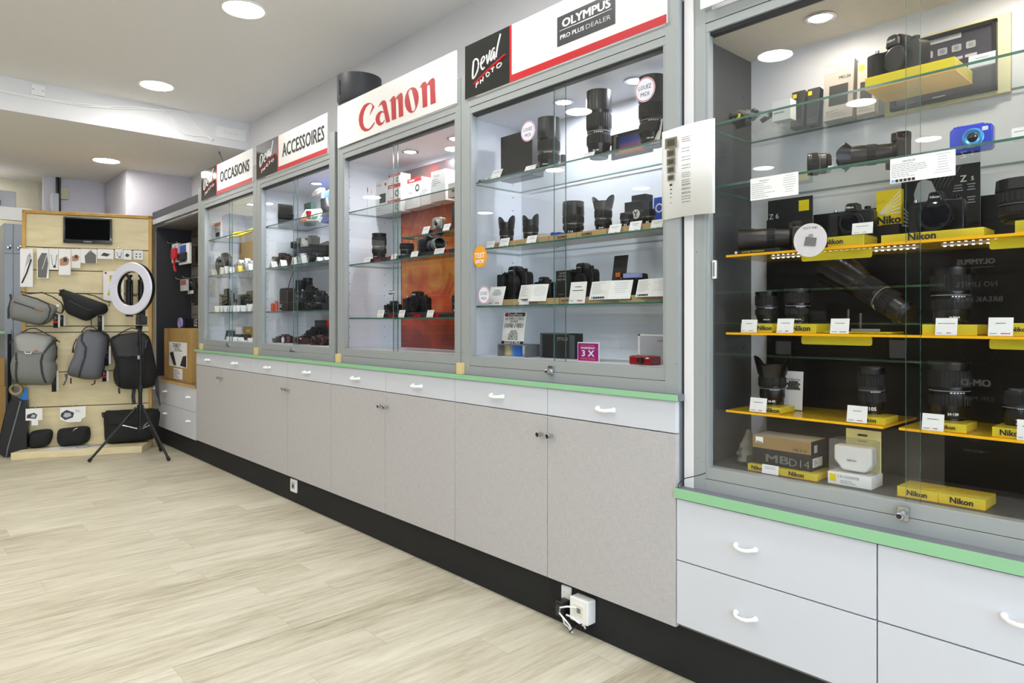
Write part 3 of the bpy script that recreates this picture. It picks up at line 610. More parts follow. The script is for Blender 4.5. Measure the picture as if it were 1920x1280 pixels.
def camera_(label, loc, w, h, d, kind='slr', rz=0, m=None, lens_=None, brand=None, group=None, rot=None, name='camera', g2=None):
    m = m or blk; t = thing(name, label, 'camera', loc, rz, group, rot=rot)
    if kind == 'compact':
        b = B().rbox(-w / 2, w / 2, -d / 2, d / 2, 0, h * .93, h * .16, m); part('body', b, t, bevel=min(.004, d * .12), seg=3)
        part('top_plate', B().rbox(-w * .42, w * .3, -d * .4, d * .4, h * .9, h * .97, h * .03, m), t, bevel=.001)
        b = B(); Ml = T(w * .06, -d / 2, h * .47) @ R('X', 90)
        b.lathe([(h * .34, -.002), (h * .34, .004), (h * .30, .006), (h * .30, .012), (h * .26, .013), (h * .24, .009), (h * .17, .008)], g2 or silver, 36, Ml, cap=False); l = part('lens', b, t)
        part('front_element', B().lathe([(0, .009), (h * .10, .0088), (h * .24, .0065)], lensG, 30, Ml, cap=False), l)
        part('shutter_button', B().cyl(h * .07, 0, .005, steel, 16, T(-w * .3, 0, h * .95)), t)
        part('flash', B().rbox(w * .26, w * .40, -d / 2 - .001, -d / 2 + .004, h * .68, h * .82, .003, white), t)
    else:
        hb = h * (.82 if kind != 'grip' else .84); zg = 0
        ol = [(-.5, 0), (.5, 0), (.5, .60), (.47, .70), (.40, .745), (.2, .75), (.13, .95), (.08, 1), (-.08, 1), (-.13, .95), (-.19, .75), (-.4, .76), (-.47, .71), (-.5, .6)]
        if kind == 'grip': ol = [(-.44, 0), (.46, 0), (.5, .05), (.48, .3), (.5, .38), (.5, .70), (.46, .8), (.38, .83), (.2, .83), (.13, .96), (.08, 1), (-.08, 1), (-.13, .96), (-.19, .83), (-.38, .84), (-.47, .78), (-.5, .66), (-.5, .36), (-.5, .1)]
        if kind == 'mirrorless': ol = [(-.5, 0), (.5, 0), (.5, .70), (.46, .78), (.16, .79), (.13, .97), (.1, 1), (-.1, 1), (-.13, .97), (-.16, .79), (-.46, .79), (-.5, .72)]
        part('body', B().prism([(x * w, z * h) for x, z in ol], -d * .20, d * .26, m), t, bevel=min(.004, w * .03), seg=3)
        gx = -w * .36; part('grip', B().rbox(gx - w * .12, gx + w * .11, -d * .50, d * .1, h * .03, h * (.68 if kind != 'grip' else .76), w * .06, blk2, axis='z'), t, bevel=.004, seg=3)
        part('viewfinder', B().prism([(-w * .13, h * .72), (w * .13, h * .72), (w * .11, h * .93), (w * .06, h * .985), (-w * .06, h * .985), (-w * .11, h * .93)], -d * .34, d * .32, m), t, bevel=.003, seg=2)
        zt = h * (.75 if kind == 'slr' else .79 if kind == 'mirrorless' else .83)
        part('mode_dial', B().lathe([(w * .065, zt), (w * .07, zt + h * .01), (w * .07, zt + h * .075), (w * .06, zt + h * .085)], blkM, 28, T(w * .33, 0, 0), ridge=.03), t)
        part('shutter_button', B().cyl(w * .035, zt - .002, zt + h * .045, steel, 18, T(-w * .36, -d * .25, 0)), t)
        part('hot_shoe', B().box(-w * .05, w * .05, -d * .05, d * .2, h * .99, h * 1.01, steel), t)
        if brand: part('lettering', B().text(brand, white, 0, h * .86, w=w * .17, y=-d * .345, bold=.04), t, smooth=False)
        r = min(w * .26, h * .36); cz = h * .40 if kind != 'grip' else h * .47; Ml = T(w * .06, -d * .20, cz) @ R('X', 90)
        part('mount', B().lathe([(r, -.002), (r, d * .10), (r * .92, d * .12), (r * .8, d * .12)], blkM, 40, Ml, cap=False), t)
        if lens_:
            lr, ll, hd = lens_[:3]; lr = lr or r * .92; lm = lens_[3] if len(lens_) > 3 else m; l = part('lens', B().lathe([(lr * .8, 0), (lr * .85, d * .1), (lr * .9, d * .12), (lr * .9, ll * .35), (lr * .95, ll * .38), (lr * .95, ll * .6), (lr, ll * .64), (lr, ll * .9), (lr * 1.02, ll * .93), (lr * 1.02, ll), (lr * .88, ll), (lr * .84, ll * .93)], lm, 40, Ml, cap=False), t)
            part('focus_ring', B().lathe([(lr * .97, ll * .40), (lr * .98, ll * .41), (lr * .98, ll * .58), (lr * .97, ll * .59)], blk2, 64, Ml, cap=False, ridge=.03), l, angle=10)
            part('front_element', B().lathe([(0, ll * .96), (lr * .4, ll * .955), (lr * .86, ll * .93)], lensG, 32, Ml, cap=False), l)
            if hd == 'petal':
                n = 64; v = []; f = []
                for k, (q, tp) in enumerate(((1.04, 0), (1.5, 1), (1.43, 1), (1.0, 0))):
                    for i in range(n): th = 2 * math.pi * i / n; c = math.cos(2 * th); v.append((q * lr * math.cos(th), q * lr * math.sin(th), ll * .92 + (lr * .5 + lr * .8 * max(0, c) if tp else 0)))
                for k in range(4):
                    for i in range(n): j = (i + 1) % n; f.append((k * n + i, k * n + j, (k + 1) % 4 * n + j, (k + 1) % 4 * n + i))
                part('hood', B().add(v, f, blk, Ml), l)
            elif hd == 'round': part('hood', B().lathe([(lr * 1.05, ll * .92), (lr * 1.12, ll * 1.3), (lr * 1.07, ll * 1.3), (lr, ll * .92)], m, 40, Ml, cap=False), l)
        else:
            part('body_cap', B().lathe([(r * .86, .0), (r * .86, d * .13), (r * .8, d * .15), (0, d * .15)], m, 36, Ml, cap=False), t)
    return t
def cam_px(label, a, b_, top, Y, z, kind='slr', dd=.075, **k):      # camera spanning pixels a..b_, top row top
    x0, x1 = XY(a, Y), XY(b_, Y); c = (a + b_) / 2; h = ZZ(c, top, Y) - z
    w = (x1 - x0) * .84
    return camera_(label, ((x0 + x1) / 2 - .004, Y, z), w, h, dd, kind, **k)
def card(label, a, b_, top, Y, z, tilt=12, hz=None, text=2, m=None, price=True, rz=0, name='price_card', seed=1, title=None, group=None):
    x0, x1 = XY(a, Y), XY(b_, Y); w = x1 - x0; h = hz or max(.012, ZZ((a + b_) / 2, top, Y) - z)
    t = thing(name, label, 'price card' if name == 'price_card' else 'sign', ((x0 + x1) / 2, Y, z), rz, group)
    M = R('X', -tilt); L = h / math.cos(math.radians(tilt))
    part('card', B().box(-w / 2, w / 2, 0, .0012, 0, L, m or paper, M), t, smooth=False)
    b = B()
    if title: b.text(title, ink, 0, L * .78, w=w * .7, y=-.0004, M=M, bold=.02)
    b.lines(-w * .4, w * .4, L * .52, L * (.74 if title else .85), text, ink, -.0004, L * .035, M, seed, True)
    if price: b.lines(w * .02, w * .42, L * .06, L * .2, 1, red, -.0004, L * .05, M, seed + 5); b.lines(-w * .42, -w * .1, L * .06, L * .2, 1, inkg, -.0004, L * .04, M, seed + 7)
    part('print', b, t, smooth=False)
    if w > .02: part('foot', B().box(-w * .45, w * .45, .0015, min(.02, L * .4), 0, .0012, clearP), t, smooth=False)
    return t
def tent(label, px, Y, z, wpx=14, hpx=16, m=None, rz=0, group=None, deep=.045):
    s = mpx(px, Y); w = wpx * s; h = hpx * s; m = m or paper
    t = thing('price_tent', label, 'price card', place(px, Y, z), rz, group)
    for sx in (-1, 1):
        M = T(sx * w * .55, 0, 0); Mx = Matrix(((-sx * w * .38 / h, 0, 1, 0),) + ((0, 1, 0, 0), (1, 0, 0, 0), (0, 0, 0, 1)))
        q = [(sx * w * .5, -deep / 2, 0), (sx * w * .5, deep / 2, 0), (0, deep / 2, h), (0, -deep / 2, h)]; n = .0006 * sx
        b = B().add(q + [(x - n * 2, y, zz) for x, y, zz in q], [(0, 1, 2, 3), (7, 6, 5, 4), (0, 4, 5, 1), (1, 5, 6, 2), (3, 2, 6, 7), (0, 3, 7, 4)], m)
        part('flap', b, t, smooth=False)
    return t
def riser(label, a, b_, Y, z, hz, m=None, txt=None, d=.10, tm=None, name='riser', edge=None, tx=0, tw=.5, group=None, th=.5):
    x0, x1 = XY(a, Y), XY(b_, Y); w = x1 - x0; t = thing(name, label, 'display riser', ((x0 + x1) / 2, Y, z), group=group)
    part('block', B().box(-w / 2, w / 2, 0, d, 0, hz, m or woodL), t, bevel=.0008)
    if edge: part('painted_edge_glow', B().box(-w / 2, w / 2, -.0006, d, -.0001, hz * .10, edge), t, smooth=False)
    if txt: part('lettering', B().text(txt, tm or ink, tx * w, hz * .52, w=min(w * tw, hz * 4.2 * th), y=-.0012, bold=.04), t, smooth=False)
    return t
def carton_(label, a, b_, top, Y, z, d=.06, m=None, faces=None, name='box', cat='box', deco=None, rz=0, group=None, rot=None, bevel=.0006):
    x0, x1 = XY(a, Y), XY(b_, Y); w = x1 - x0; h = ZZ(a, top, Y) - z
    t = thing(name, label, cat, ((x0 + x1) / 2, Y, z), rz, group, rot=rot)
    part('carton', B().box(-w / 2, w / 2, 0, d, 0, h, m or white, faces=faces or {}), t, bevel=bevel)
    if deco: b = B(); deco(b, w, h, d); part('print', b, t, smooth=False)
    return t
def sticker(label, px, py, Y, hpx, m, ring=None, lines_=(), tm=None, name='sticker'):
    p = PY(px, py, Y); r = hpx * mpx(px, Y) / 2; t = thing(name, label, 'sticker', p)
    part('disc', B().lathe([(r, 0), (r, .0008)], m, 40, R('X', 90)), t)
    b = B()
    if ring: b.lathe([(r * .90, .0010), (r * .96, .0010)], ring, 40, R('X', 90), cap=False)
    for s_, zz, ww, hh in lines_: b.text(s_, tm or ink, 0, zz * r, w=ww * r, h=hh * r, y=-.0012, bold=0 if tm is None else .04)
    part('print', b, t, smooth=False); return t
YG = 1.9605
# ------------------------------------------------------------ Olympus-branded case
Z1o, Z2o, Z3o, Z4o = 1.8355, 1.5265, 1.2665, 1.0365
riser('low black riser strip with white lettering on the top shelf, far left', 897, 1004, 2.012, Z1o, .012, caseDk, 'OLYMPUS', .05, signW, tx=-.36, tw=.18, th=2)
carton_('tall black carton on the top shelf beside the first long lens', 939, 998, 258, 2.075, Z1o, .07, caseDk, deco=lambda b, w, h, d: b.text('OM-D', inkg, w * .3, h * .86, w=w * .18, y=-.0008))
lens('long black lens with round hood, left on the top shelf', 1029, 2.062, Z1o, 42, 223, 'round', .36, bands=2, foot=True, txt='300mm')
lens('tallest black lens with wide hood, middle of the top shelf', 1123, 2.062, Z1o, 47, 173, 'round', .25, bands=2, foot=True, txt='40-150')
lens('thick black lens with a round sticker beside it, right end of top shelf', 1224, 2.065, Z1o, 52, 146, 'round', .30, bands=2, txt='100-400')
x0, x1 = XY(1146, 2.12), XY(1222, 2.12); t = thing('photo_board', 'small display board with a sunset photo behind the lenses', 'picture', ((x0 + x1) / 2, 2.12, Z1o)); hh = ZZ(1200, 240, 2.12) - Z1o
part('board', B().box(-(x1 - x0) / 2, (x1 - x0) / 2, 0, .012, 0, hh, caseDk), t, bevel=.001); part('photo', B().box(-(x1 - x0) * .40, (x1 - x0) * .47, -.001, 0, hh * .05, hh * .86, sunset), t, smooth=False)
card('small white card at the left end of the top shelf', 919, 937, 317, 2.004, Z1o, 25, seed=2)
card('small white card in front of the tall black carton', 983, 1003, 309, 2.004, Z1o, 25, seed=3)
card('small white card in front of the tallest lens', 1092, 1113, 285, 2.004, Z1o, 25, seed=4)
card('tall white card leaning on the thick lens at the right end', 1206, 1236, 224, 2.03, Z1o, 14, seed=5, text=2)
LM = (('LOUEZ', .2, 1.25, .34), ('MOI', -.38, .85, .34))
tr = mat('sticker_clear', 'e3e4ee', .4)
sticker('round white sticker with thin red ring near the tall black carton', 990, 246, YG, 38, tr, red, LM)
sticker('round white sticker with thin red ring near the thick lens, top right', 1209.5, 168, YG, 46, tr, red, LM)
sticker('round white sticker with thin red ring at the lower left of the pane', 907.5, 553, YG, 33, tr, red, LM)
sticker('round orange sticker reading TEST & WOW on the glass', 900, 481, YG, 40, mat('orange_sticker', 'f0a018', .45), None, (('TEST', .12, 1.5, .5), ('&WOW', -.45, 1.2, .4)), signW)
# shelf 2
wr = dict(hz=.026, m=woodL)
for a, b_, tx, lab in ((924, 1028, -.35, 'light wood riser at the left end of the middle shelf'), (1029.5, 1080, 0, 'light wood riser left of the pane edge on the middle shelf'), (1081, 1137, -.15, 'light wood riser right of the pane edge on the middle shelf'), (1139, 1255, .6, 'longest light wood riser at the right of the middle shelf')):
    riser(lab, a, b_, 2.035, Z2o, .026, woodL, 'OLYMPUS' if abs(tx) < .5 else None, .16, tx=tx, tw=.5, group='wooden risers on the middle shelf')
Zr = Z2o + .0262
lens('short lens with petal hood, leftmost on the middle shelf', 950, 2.12, Zr, 32, 405, 'petal', .45, txt='8-18')
lens('short lens with tight petal hood, second on the middle shelf', 995, 2.12, Zr, 31, 402, 'petal', .40, flare=1.05, txt='12-45')
lens('fat lens with reversed hood, third on the middle shelf', 1075, 2.10, Zr, 40, 379, 'round', .36, bands=2, txt='7-14')
lens('lens with wide flaring petal hood, fourth on the middle shelf', 1131, 2.10, Zr, 42, 367, 'petal', .32, flare=1.28, bands=2, txt='12-40')
lens('tiny pancake lens beside the right wooden riser cards', 1175, 2.08, Zr, 25, 400, None, txt='25')
lens('small lens in front of the stacked black boxes', 1216, 2.08, Zr, 26, 393, None, txt='45')
carton_('black box with white emblem on the middle shelf', 1171, 1206, 380, 2.17, Zr, .06, caseDk, deco=lambda b, w, h, d: (b.cyl(h * .16, 0, .001, white, 24, T(w * .12, 0, h * .55) @ R('X', 90)), b.text('Y', ink, w * .12, h * .55, h=h * .2, y=-.0015, bold=.04), b.text('PEN', inkg, -w * .3, h * .5, w=w * .2, y=-.001)))
carton_('second black box behind the one with the emblem', 1184, 1210, 367, 2.235, Zr, .05, caseDk)
carton_('bright blue box half hidden by the paper at the right', 1226, 1243, 371, 2.14, Z2o, .05, blue, deco=lambda b, w, h, d: b.lathe([(w * .3, .001), (w * .42, .001)], white, 24, T(w * .1, 0, h * .7) @ R('X', 90), cap=False))
carton_('small white and blue box lying behind the second lens', 1009, 1034, 438, 2.19, Zr - .026, .05, white, faces={'+x': blue})
carton_('small blue box lying against the third lens', 1032, 1048, 437, 2.16, Zr - .026, .05, blue)
for a, b_, tp, lab in ((911, 925, 452, 'left of the leftmost petal lens'), (935, 952, 446, 'in front of the leftmost petal lens'), (986, 1004, 441, 'in front of the second petal lens'), (1140, 1162, 420, 'in front of the tiny pancake lens'), (1178, 1200, 414, 'in front of the black box with emblem'), (1219, 1241, 411, 'below the sensor chart paper at the right')):
    card('white price card ' + lab, a, b_, tp, 2.022, Z2o, 18, seed=a, group='price cards on the middle shelf')
# shelf 3
for a, b_, tx, lab in ((932, 1048, -1, 'wood riser under the big gripped camera at left'), (1049.5, 1100, -.25, 'wood riser with dark lettering by the pane edge, lower shelf'), (1101, 1256, .0, 'long wood riser under the open booklets')):
    riser(lab, a, b_, 2.035, Z3o, .026, woodL, 'OLYMPUS' if tx > -.5 else None, .18, tx=tx, tw=.5, group='wooden risers on the lower shelf')
Zr = Z3o + .0262
cam_px('big black camera with vertical grip at the left of the lower shelf', 941, 999, 499, 2.13, Zr, 'grip', .10, brand='OLYMPUS')
cam_px('small black camera lying low behind the open booklet', 1003, 1041, 519, 2.14, Zr, 'mirrorless', brand='OLYMPUS')
carton_('black box with white lines of print at the pane edge', 1042, 1072, 508, 2.14, Zr, .05, caseDk, deco=lambda b, w, h, d: (b.text('OLYMPUS', white, 0, h * .9, w=w * .5, y=-.001), b.text('E-M1 MARK III', white, 0, h * .8, w=w * .6, y=-.001), b.text('TOUT TERRAIN', white, 0, h * .68, w=w * .8, y=-.001), b.lines(-w * .3, w * .3, h * .1, h * .2, 1, inkg, -.001)))
cam_px('big black camera with vertical grip right of the pane edge', 1070, 1123, 493, 2.14, Zr, 'grip', .10, brand='OLYMPUS')
t = card('dark leaning flyer with orange square above the booklet', 1146, 1172, 478, 2.16, Zr + .05, 10, m=caseDk, price=False, name='flyer', hz=ZZ(1160, 478, 2.16) - Zr - .05)
part('orange_square', B().box(-.012, .012, -.0016, -.0008, .03, .048, orange), t)
part('stand', B().box(-.02, .02, .004, .03, -.05, .0, clearP), t, smooth=False)
cam_px('black camera with lit blue top screen at the right', 1165, 1200, 512, 2.15, Zr, 'mirrorless')
tag(B().box(XY(1168, 2.11), XY(1196, 2.11), 2.11, 2.14, ZZ(1180, 521, 2.11), ZZ(1180, 512, 2.11), mat('blue_screen', 'a8b4f0', .3)).build('top_screen', bevel=.002), 'top screen painted pale blue as if lit, above the right booklet', 'accessory')  # lit camera top screen; its glow is only pale blue colour
cam_px('rightmost black camera half hidden by a booklet', 1196, 1220, 512, 2.16, Zr, 'slr')
card('tall white card with a red dot at the left end', 913, 941, 537, 2.022, Z3o, 16, text=4, seed=31)
card('narrow white card with little print at the pane edge', 1066, 1096, 528, 2.022, Z3o, 10, text=2, seed=32)
card('tiny white card under the left open booklet', 973, 991, 562, 2.02, Z3o, 10, seed=33)
def booklet(label, a, b_, top, bot, Y, z, seed):
    x0, x1 = XY(a, Y), XY(b_, Y); w = x1 - x0; za, zb = ZZ((a + b_) / 2, bot, Y) - z, ZZ((a + b_) / 2, top, Y) - z
    t = thing('spec_booklet', label, 'booklet', ((x0 + x1) / 2, Y, z))
    for k, (u0, u1, dy0, dy1) in enumerate(((-.5, .05, .0, -.018), (.05, .5, -.018, .0))):
        q = [(u0 * w, dy0, za), (u1 * w, dy1, za), (u1 * w, dy1 + .02, zb), (u0 * w, dy0 + .02, zb)]
        part('page', B().add(q + [(x, y + .0012, zz) for x, y, zz in q], [(0, 1, 2, 3), (7, 6, 5, 4), (0, 4, 5, 1), (1, 5, 6, 2), (2, 6, 7, 3), (3, 7, 4, 0)], paper), t, smooth=False)
        ux = Vector(q[1]) - Vector(q[0]); uz = Vector(q[3]) - Vector(q[0]); M = Matrix(((ux.x, 0, uz.x, q[0][0]), (ux.y, -1, uz.y, q[0][1] - .0008), (ux.z, 0, uz.z, q[0][2]), (0, 0, 0, 1)))
        b = B().lines(.1, .9, .3, .93, 9 if k == 0 else 6, inkg, 0, .014, M, seed + k, k == 1)
        if k == 0:
            for i in range(6): b.box(.1 + i * .12, .2 + i * .12, 0, .0002, .05, .16, [mat('icon_blue', '7fb2d8', .6), ink, ink, ink, ink, ink][i], M)
        part('print', b, t, smooth=False)
    part('stand', B().box(-w * .2, w * .25, -.012, .03, 0, .002, clearP).box(-w * .2, w * .25, -.004, -.002, 0, max(.01, za + .01), clearP), t, smooth=False)
booklet('open white booklet in front of the left gripped camera', 971, 1023, 533, 565, 2.03, Z3o, 3)
booklet('open white booklet right of the pane edge on clear stand', 1104, 1181, 526, 561, 2.03, Z3o, 5)
booklet('open white booklet at the right end of the lower shelf', 1191, 1256, 522, 556, 2.03, Z3o, 7)
# bottom
x0, x1 = XY(933, 2.06), XY(985, 2.06); w = x1 - x0; h = ZZ(960, 645, 2.06) - Z4o
t = thing('small_table', 'little grey u-shaped stand on the case floor at left', 'display riser', ((x0 + x1) / 2, 2.06, Z4o))
part('top', B().box(-w / 2, w / 2, 0, .09, h - .006, h, midg), t, bevel=.001)
for sx in (-1, 1): part('leg', B().box(sx * w / 2 - .004 * (sx > 0) - .0, sx * w / 2 + .004 * (sx < 0), 0, .09, 0, h - .006, midg), t)
x = XY(958, 2.09); sp = ramp_print('toy_print', [(0, 'e8b030'), (.35, 'f0e0a0'), (.55, '3c8be0'), (1, '1c5fd0')], 0, 3, 1)
tag(B().box(XY(937, 2.10), XY(978, 2.10), 2.10, 2.105, Z4o, Z4o + .048, sp).build('colour_card', bevel=.0005), 'small yellow and blue printed card under the grey stand', 'card')
x0, x1 = XY(940, 2.08), XY(981, 2.08); hw = x1 - x0; hz_ = ZZ(960, 585, 2.08) - (Z4o + h)
t = thing('tariff_sign', 'white rental sign with black base lettering standing on the little grey stand', 'sign', ((x0 + x1) / 2, 2.08, Z4o + h)); M = R('X', -8)
part('board', B().box(-hw / 2, hw / 2, 0, .002, 0, hz_, paper, M), t, smooth=False)
b = B().rbox(-hw * .46, hw * .46, -.0008, -.0002, hz_ * .87, hz_ * .99, hz_ * .05, ink, M).text('DevalPhoto', signW, .004, hz_ * .93, w=hw * .65, y=-.0012, M=M, bold=.01).cyl(hw * .06, 0, .0012, red, 16, M @ T(-hw * .36, 0, hz_ * .93) @ R('X', 90))
b.box(-hw * .5, hw * .5, -.0006, -.0001, 0, hz_ * .09, ink, M).text('ESSAYE MOI', signW, 0, hz_ * .045, w=hw * .7, y=-.0012, M=M, bold=.02)
for s_, q, ww in (('OLYMPUS OM-D', .80, .85), ('DE PRET', .71, .35), ('E-M10MKIV  E-M5MK II', .62, .85), ('E-M1MK II  PEN-F', .55, .85), ('14/150', .40, .28), ('12/100 F4', .32, .4), ('12/40 F2.8', .24, .42), ('40/150 F2.8', .16, .45)): b.text(s_, ink, 0, hz_ * q, w=hw * ww, y=-.0008, M=M, bold=.015)
part('print', b, t, smooth=False)
def stylus(b, w, h, d):
    for q in ((-w / 2, -w * .44, 0, h), (w * .36, w / 2, 0, h), (-w / 2, w / 2, h * .95, h)): b.box(q[0], q[1], -.004, -.0002, q[2], q[3], mat('graphite', '4e5457', .5))
    b.text('STYLUS', mat('silver_ink', 'b8bcc0', .5), w * .15, h * .78, w=w * .3, y=-.001)
carton_('dark grey square box with silver lettering on the case floor', 1014, 1078, 624, 2.12, Z4o, .05, caseDk, deco=stylus)
x0, x1 = XY(1083, 2.05), XY(1123, 2.05); w = x1 - x0; h = ZZ(1083, 641, 2.05) - Z4o
t = thing('payment_sign', 'square magenta sign offering payment in three parts', 'sign', ((x0 + x1) / 2, 2.05, Z4o)); part('board', B().box(-w / 2, w / 2, 0, .003, 0, h, paper), t, smooth=False)
b = B().box(-w * .475, w * .475, -.0006, 0, h * .02, h * .95, purple)
for s_, q, ww, hh, m in (('EN CE MOMENT', .84, .62, .06, orange), ('PAIEMENT', .70, .66, .11, signW), ('3 X', .42, .6, .33, signW), ('SANS FRAIS', .14, .66, .09, orange)): b.text(s_, m, 0, h * q, w * ww, h * hh, y=-.001, bold=.03)
part('print', b, t, smooth=False)
carton_('white box with thin black lettering in the lower right corner', 1197, 1262, 626, 2.13, Z4o, .05, lightg, deco=lambda b, w, h, d: (b.box(-w / 2, -w * .44, -.003, 0, 0, h, white), b.box(-w / 2, w / 2, -.003, 0, h * .94, h, white), b.text('OLYMPUS', ink, w * .22, h * .78, w=w * .3, y=-.001)))
p = XY(1206, 2.05); camera_('compact red camera lying on the case floor, lower right', (p, 2.06, Z4o), XY(1228, 2.05) - XY(1186, 2.05), .034, .06, 'compact', m=mat('dark_red', '8e1018', .3, coat=.5), g2=blkM)

# ------------------------------------------------------------ case with the red logo sign
Z1c, Z2c, Z3c, Z4c = 1.8365, 1.6365, 1.5275, 1.2145
x0, x1 = XY(752, 2.303), -2.51; z0_, z1_ = ZZ(752, 655, 2.303), 2.10
t = thing('orange_poster', 'tall orange and brown poster on the back of the case', 'poster', ((x0 + x1) / 2, 2.304, z0_))
part('sheet', B().box(-(x1 - x0) / 2, (x1 - x0) / 2, 0, .006, 0, z1_ - z0_, poster_or), t, smooth=False)
part('border', B().box(-(x1 - x0) / 2, (x1 - x0) / 2, -.0008, 0, 0, .012, paper).box(-(x1 - x0) / 2, -(x1 - x0) / 2 + .006, -.0008, 0, 0, z1_ - z0_, darkg), t, smooth=False)
def pack(b, w, h, d):
    b.box(-w / 2, w / 2, -.001, 0, h * .82, h, red).rbox(-w * .12, w * .12, -.0016, -.001, h * .9, h * .94, .002, paper)
    b.box(-w * .38, -w * .05, -.001, 0, h * .42, h * .66, sky1).box(w * .05, w * .38, -.001, 0, h * .42, h * .66, lightg).box(-w * .38, -w * .05, -.001, 0, h * .12, h * .34, ink).box(w * .05, w * .38, -.001, 0, h * .12, h * .34, orange)
carton_('white hanging packet with red header at the far left', 653, 675, 352, 2.10, Z1c, .012, paper, name='blister_pack', cat='packet', deco=pack, group='red-topped packets')
carton_('second red-topped packet just right of the first', 673, 690, 356, 2.14, Z1c, .012, paper, name='blister_pack', cat='packet', deco=pack, group='red-topped packets')
carton_('third red-topped packet, slimmer with a dark gadget print', 688, 697, 358, 2.17, Z1c, .02, paper, name='blister_pack', cat='packet', deco=lambda b, w, h, d: (b.box(-w / 2, w / 2, -.001, 0, h * .84, h, red), b.box(-w * .1, w * .2, -.001, 0, h * .2, h * .6, ink)), group='red-topped packets')
def dv(b, w, h, d): b.box(-w * .05, w * .36, -.001, 0, h * .35, h * .62, darkg).text('Canon', red, -w * .1, h * .9, w=w * .35, y=-.001).cyl(w * .06, 0, .001, red, 12, T(w * .35, 0, h * .88) @ R('X', 90)).lines(-w * .4, w * .3, h * .12, h * .25, 2, inkg, -.001)
carton_('white box with a dark flash gadget printed on it', 700, 727, 344, 2.20, Z1c, .06, paper, deco=dv)
def lensbox(red_top=True):
    def f(b, w, h, d):
        b.box(-w / 2, w / 2, -.001, 0, h * .76, h, red).text('Canon', paper, -w * .18, h * .88, w=w * .4, y=-.002, bold=.03)
        b.lathe([(h * .12, .001), (h * .22, .001)], ink, 24, T(w * .22, 0, h * .38) @ R('X', 90), cap=False); b.lines(-w * .4, w * .1, h * .1, h * .2, 1, red, -.001)
    return f
s = [(400, 378, 'bottom'), (378, 352, 'middle'), (352, 324, 'top')]; zz = Z1c
for k, (hh, lab) in enumerate(((.075, 'bottom'), (.09, 'middle'), (.06, 'top'))):
    x0, x1 = XY(727 + k, 2.2), XY(751, 2.2); w = x1 - x0; t = thing('lens_box', lab + ' box of the three red-topped boxes left of the pane edge', 'box', ((x0 + x1) / 2, 2.2, zz), group='red-topped boxes')
    part('carton', B().box(-w / 2, w / 2, 0, .07, 0, hh, paper, faces={'+z': red}), t, bevel=.0006); b = B(); lensbox()(b, w, hh, .07); part('print', b, t, smooth=False); zz += hh + .0004
zz = Z1c
for k, (a, c, hh, lab) in enumerate(((760, 788, .075, 'plain white lower box right of the pane edge'), (764, 790, .095, 'red-topped box standing on the white one'))):
    x0, x1 = XY(a, 2.2), XY(c, 2.2); w = x1 - x0; t = thing('lens_box', lab, 'box', ((x0 + x1) / 2, 2.2, zz)); part('carton', B().box(-w / 2, w / 2, 0, .07, 0, hh, paper), t, bevel=.0006); b = B()
    (lensbox()(b, w, hh, .07) if k else b.text('Canon', inkg, -w * .2, hh * .8, w=w * .3, y=-.001)); part('print', b, t, smooth=False); zz += hh + .0004
plain = lambda b, w, h, d: (b.text('Canon', inkg, -w * .1, h * .84, w=w * .4, y=-.001), b.lines(-w * .4, w * .3, h * .5, h * .75, 4, inkg, -.001))
carton_('narrow white box between the red-topped and the tallest white box', 789, 808, 342, 2.19, Z1c, .07, paper, deco=plain)
carton_('tallest plain white box on the top shelf', 808, 835, 323, 2.17, Z1c, .09, paper, deco=plain)
carton_('white box with a small camera print, right end of top shelf', 840, 864, 344, 2.15, Z1c, .07, paper, deco=lambda b, w, h, d: (b.box(-w * .2, w * .2, -.001, 0, h * .35, h * .5, ink), b.text('Canon', inkg, -w * .2, h * .88, w=w * .3, y=-.001)))
def cr(label, a, b_, z, hz, tx=0, Y=2.03): return riser(label, a, b_, Y, z, hz, caseDk, 'Canon', .14, red, tx=tx, tw=.35, th=1.4)
cr('black riser under the small silver camera on the short shelf', 801, 835, Z2c, .022)
cr('black riser at the right end of the short shelf', 837, 862, Z2c, .022)
camera_('small silver compact camera on the short shelf', (XY(823, 2.09), 2.09, Z2c + .0222), .085, .072, .03, 'compact', m=mat('champagne', 'b5ad98', .3, .5))
carton_('tall narrow black box at the right end of the short shelf', 847, 862, 386, 2.10, Z2c + .0222, .04, caseDk)
card('white price card leaning left of the small silver camera', 790, 802, 424, 2.015, Z2c, 20, seed=41); card('white price card right of the small silver camera', 829, 841, 419, 2.015, Z2c, 20, seed=42)
cr('black riser under the tall dark lens, left', 689, 722, Z3c, .022, .1); cr('black riser under the low round lens at the pane edge', 724, 778, Z3c, .022, -.25); cr('black riser under the camera with silver zoom', 780, 862, Z3c, .022, .1)
lens('tall dark zoom lens alone on the left of the third shelf', 711, 2.11, Z3c + .0222, 27, 438, None, bands=2, txt='70-300')
lens('low wide lens on the pane edge, third shelf', 763, 2.10, Z3c + .0222, 27, 457, None, txt='24-70')
camera_('black camera with long silver-grey zoom turned to the right', (XY(806, 2.12), 2.12, Z3c + .0222), .13, .105, .075, 'slr', rz=math.radians(72), lens_=(.034, .13, None, silver), brand='Canon')
for a, b_, tp, lab in ((681, 693, 482, 'left of the tall dark zoom lens'), (732, 742, 476, 'just left of the pane edge, third shelf'), (769, 782, 471, 'in front of the low wide lens'), (813, 831, 465, 'under the silver zoom')): card('white price card ' + lab, a, b_, tp, 2.015, Z3c, 18, seed=a)
cr('black riser under the little camera, lower shelf', 717, 752, Z4c, .024); cr('black riser under the black reflex camera', 754, 800, Z4c, .024, .1); cr('black riser at the right end of the lower shelf', 802, 862, Z4c, .024, -.3)
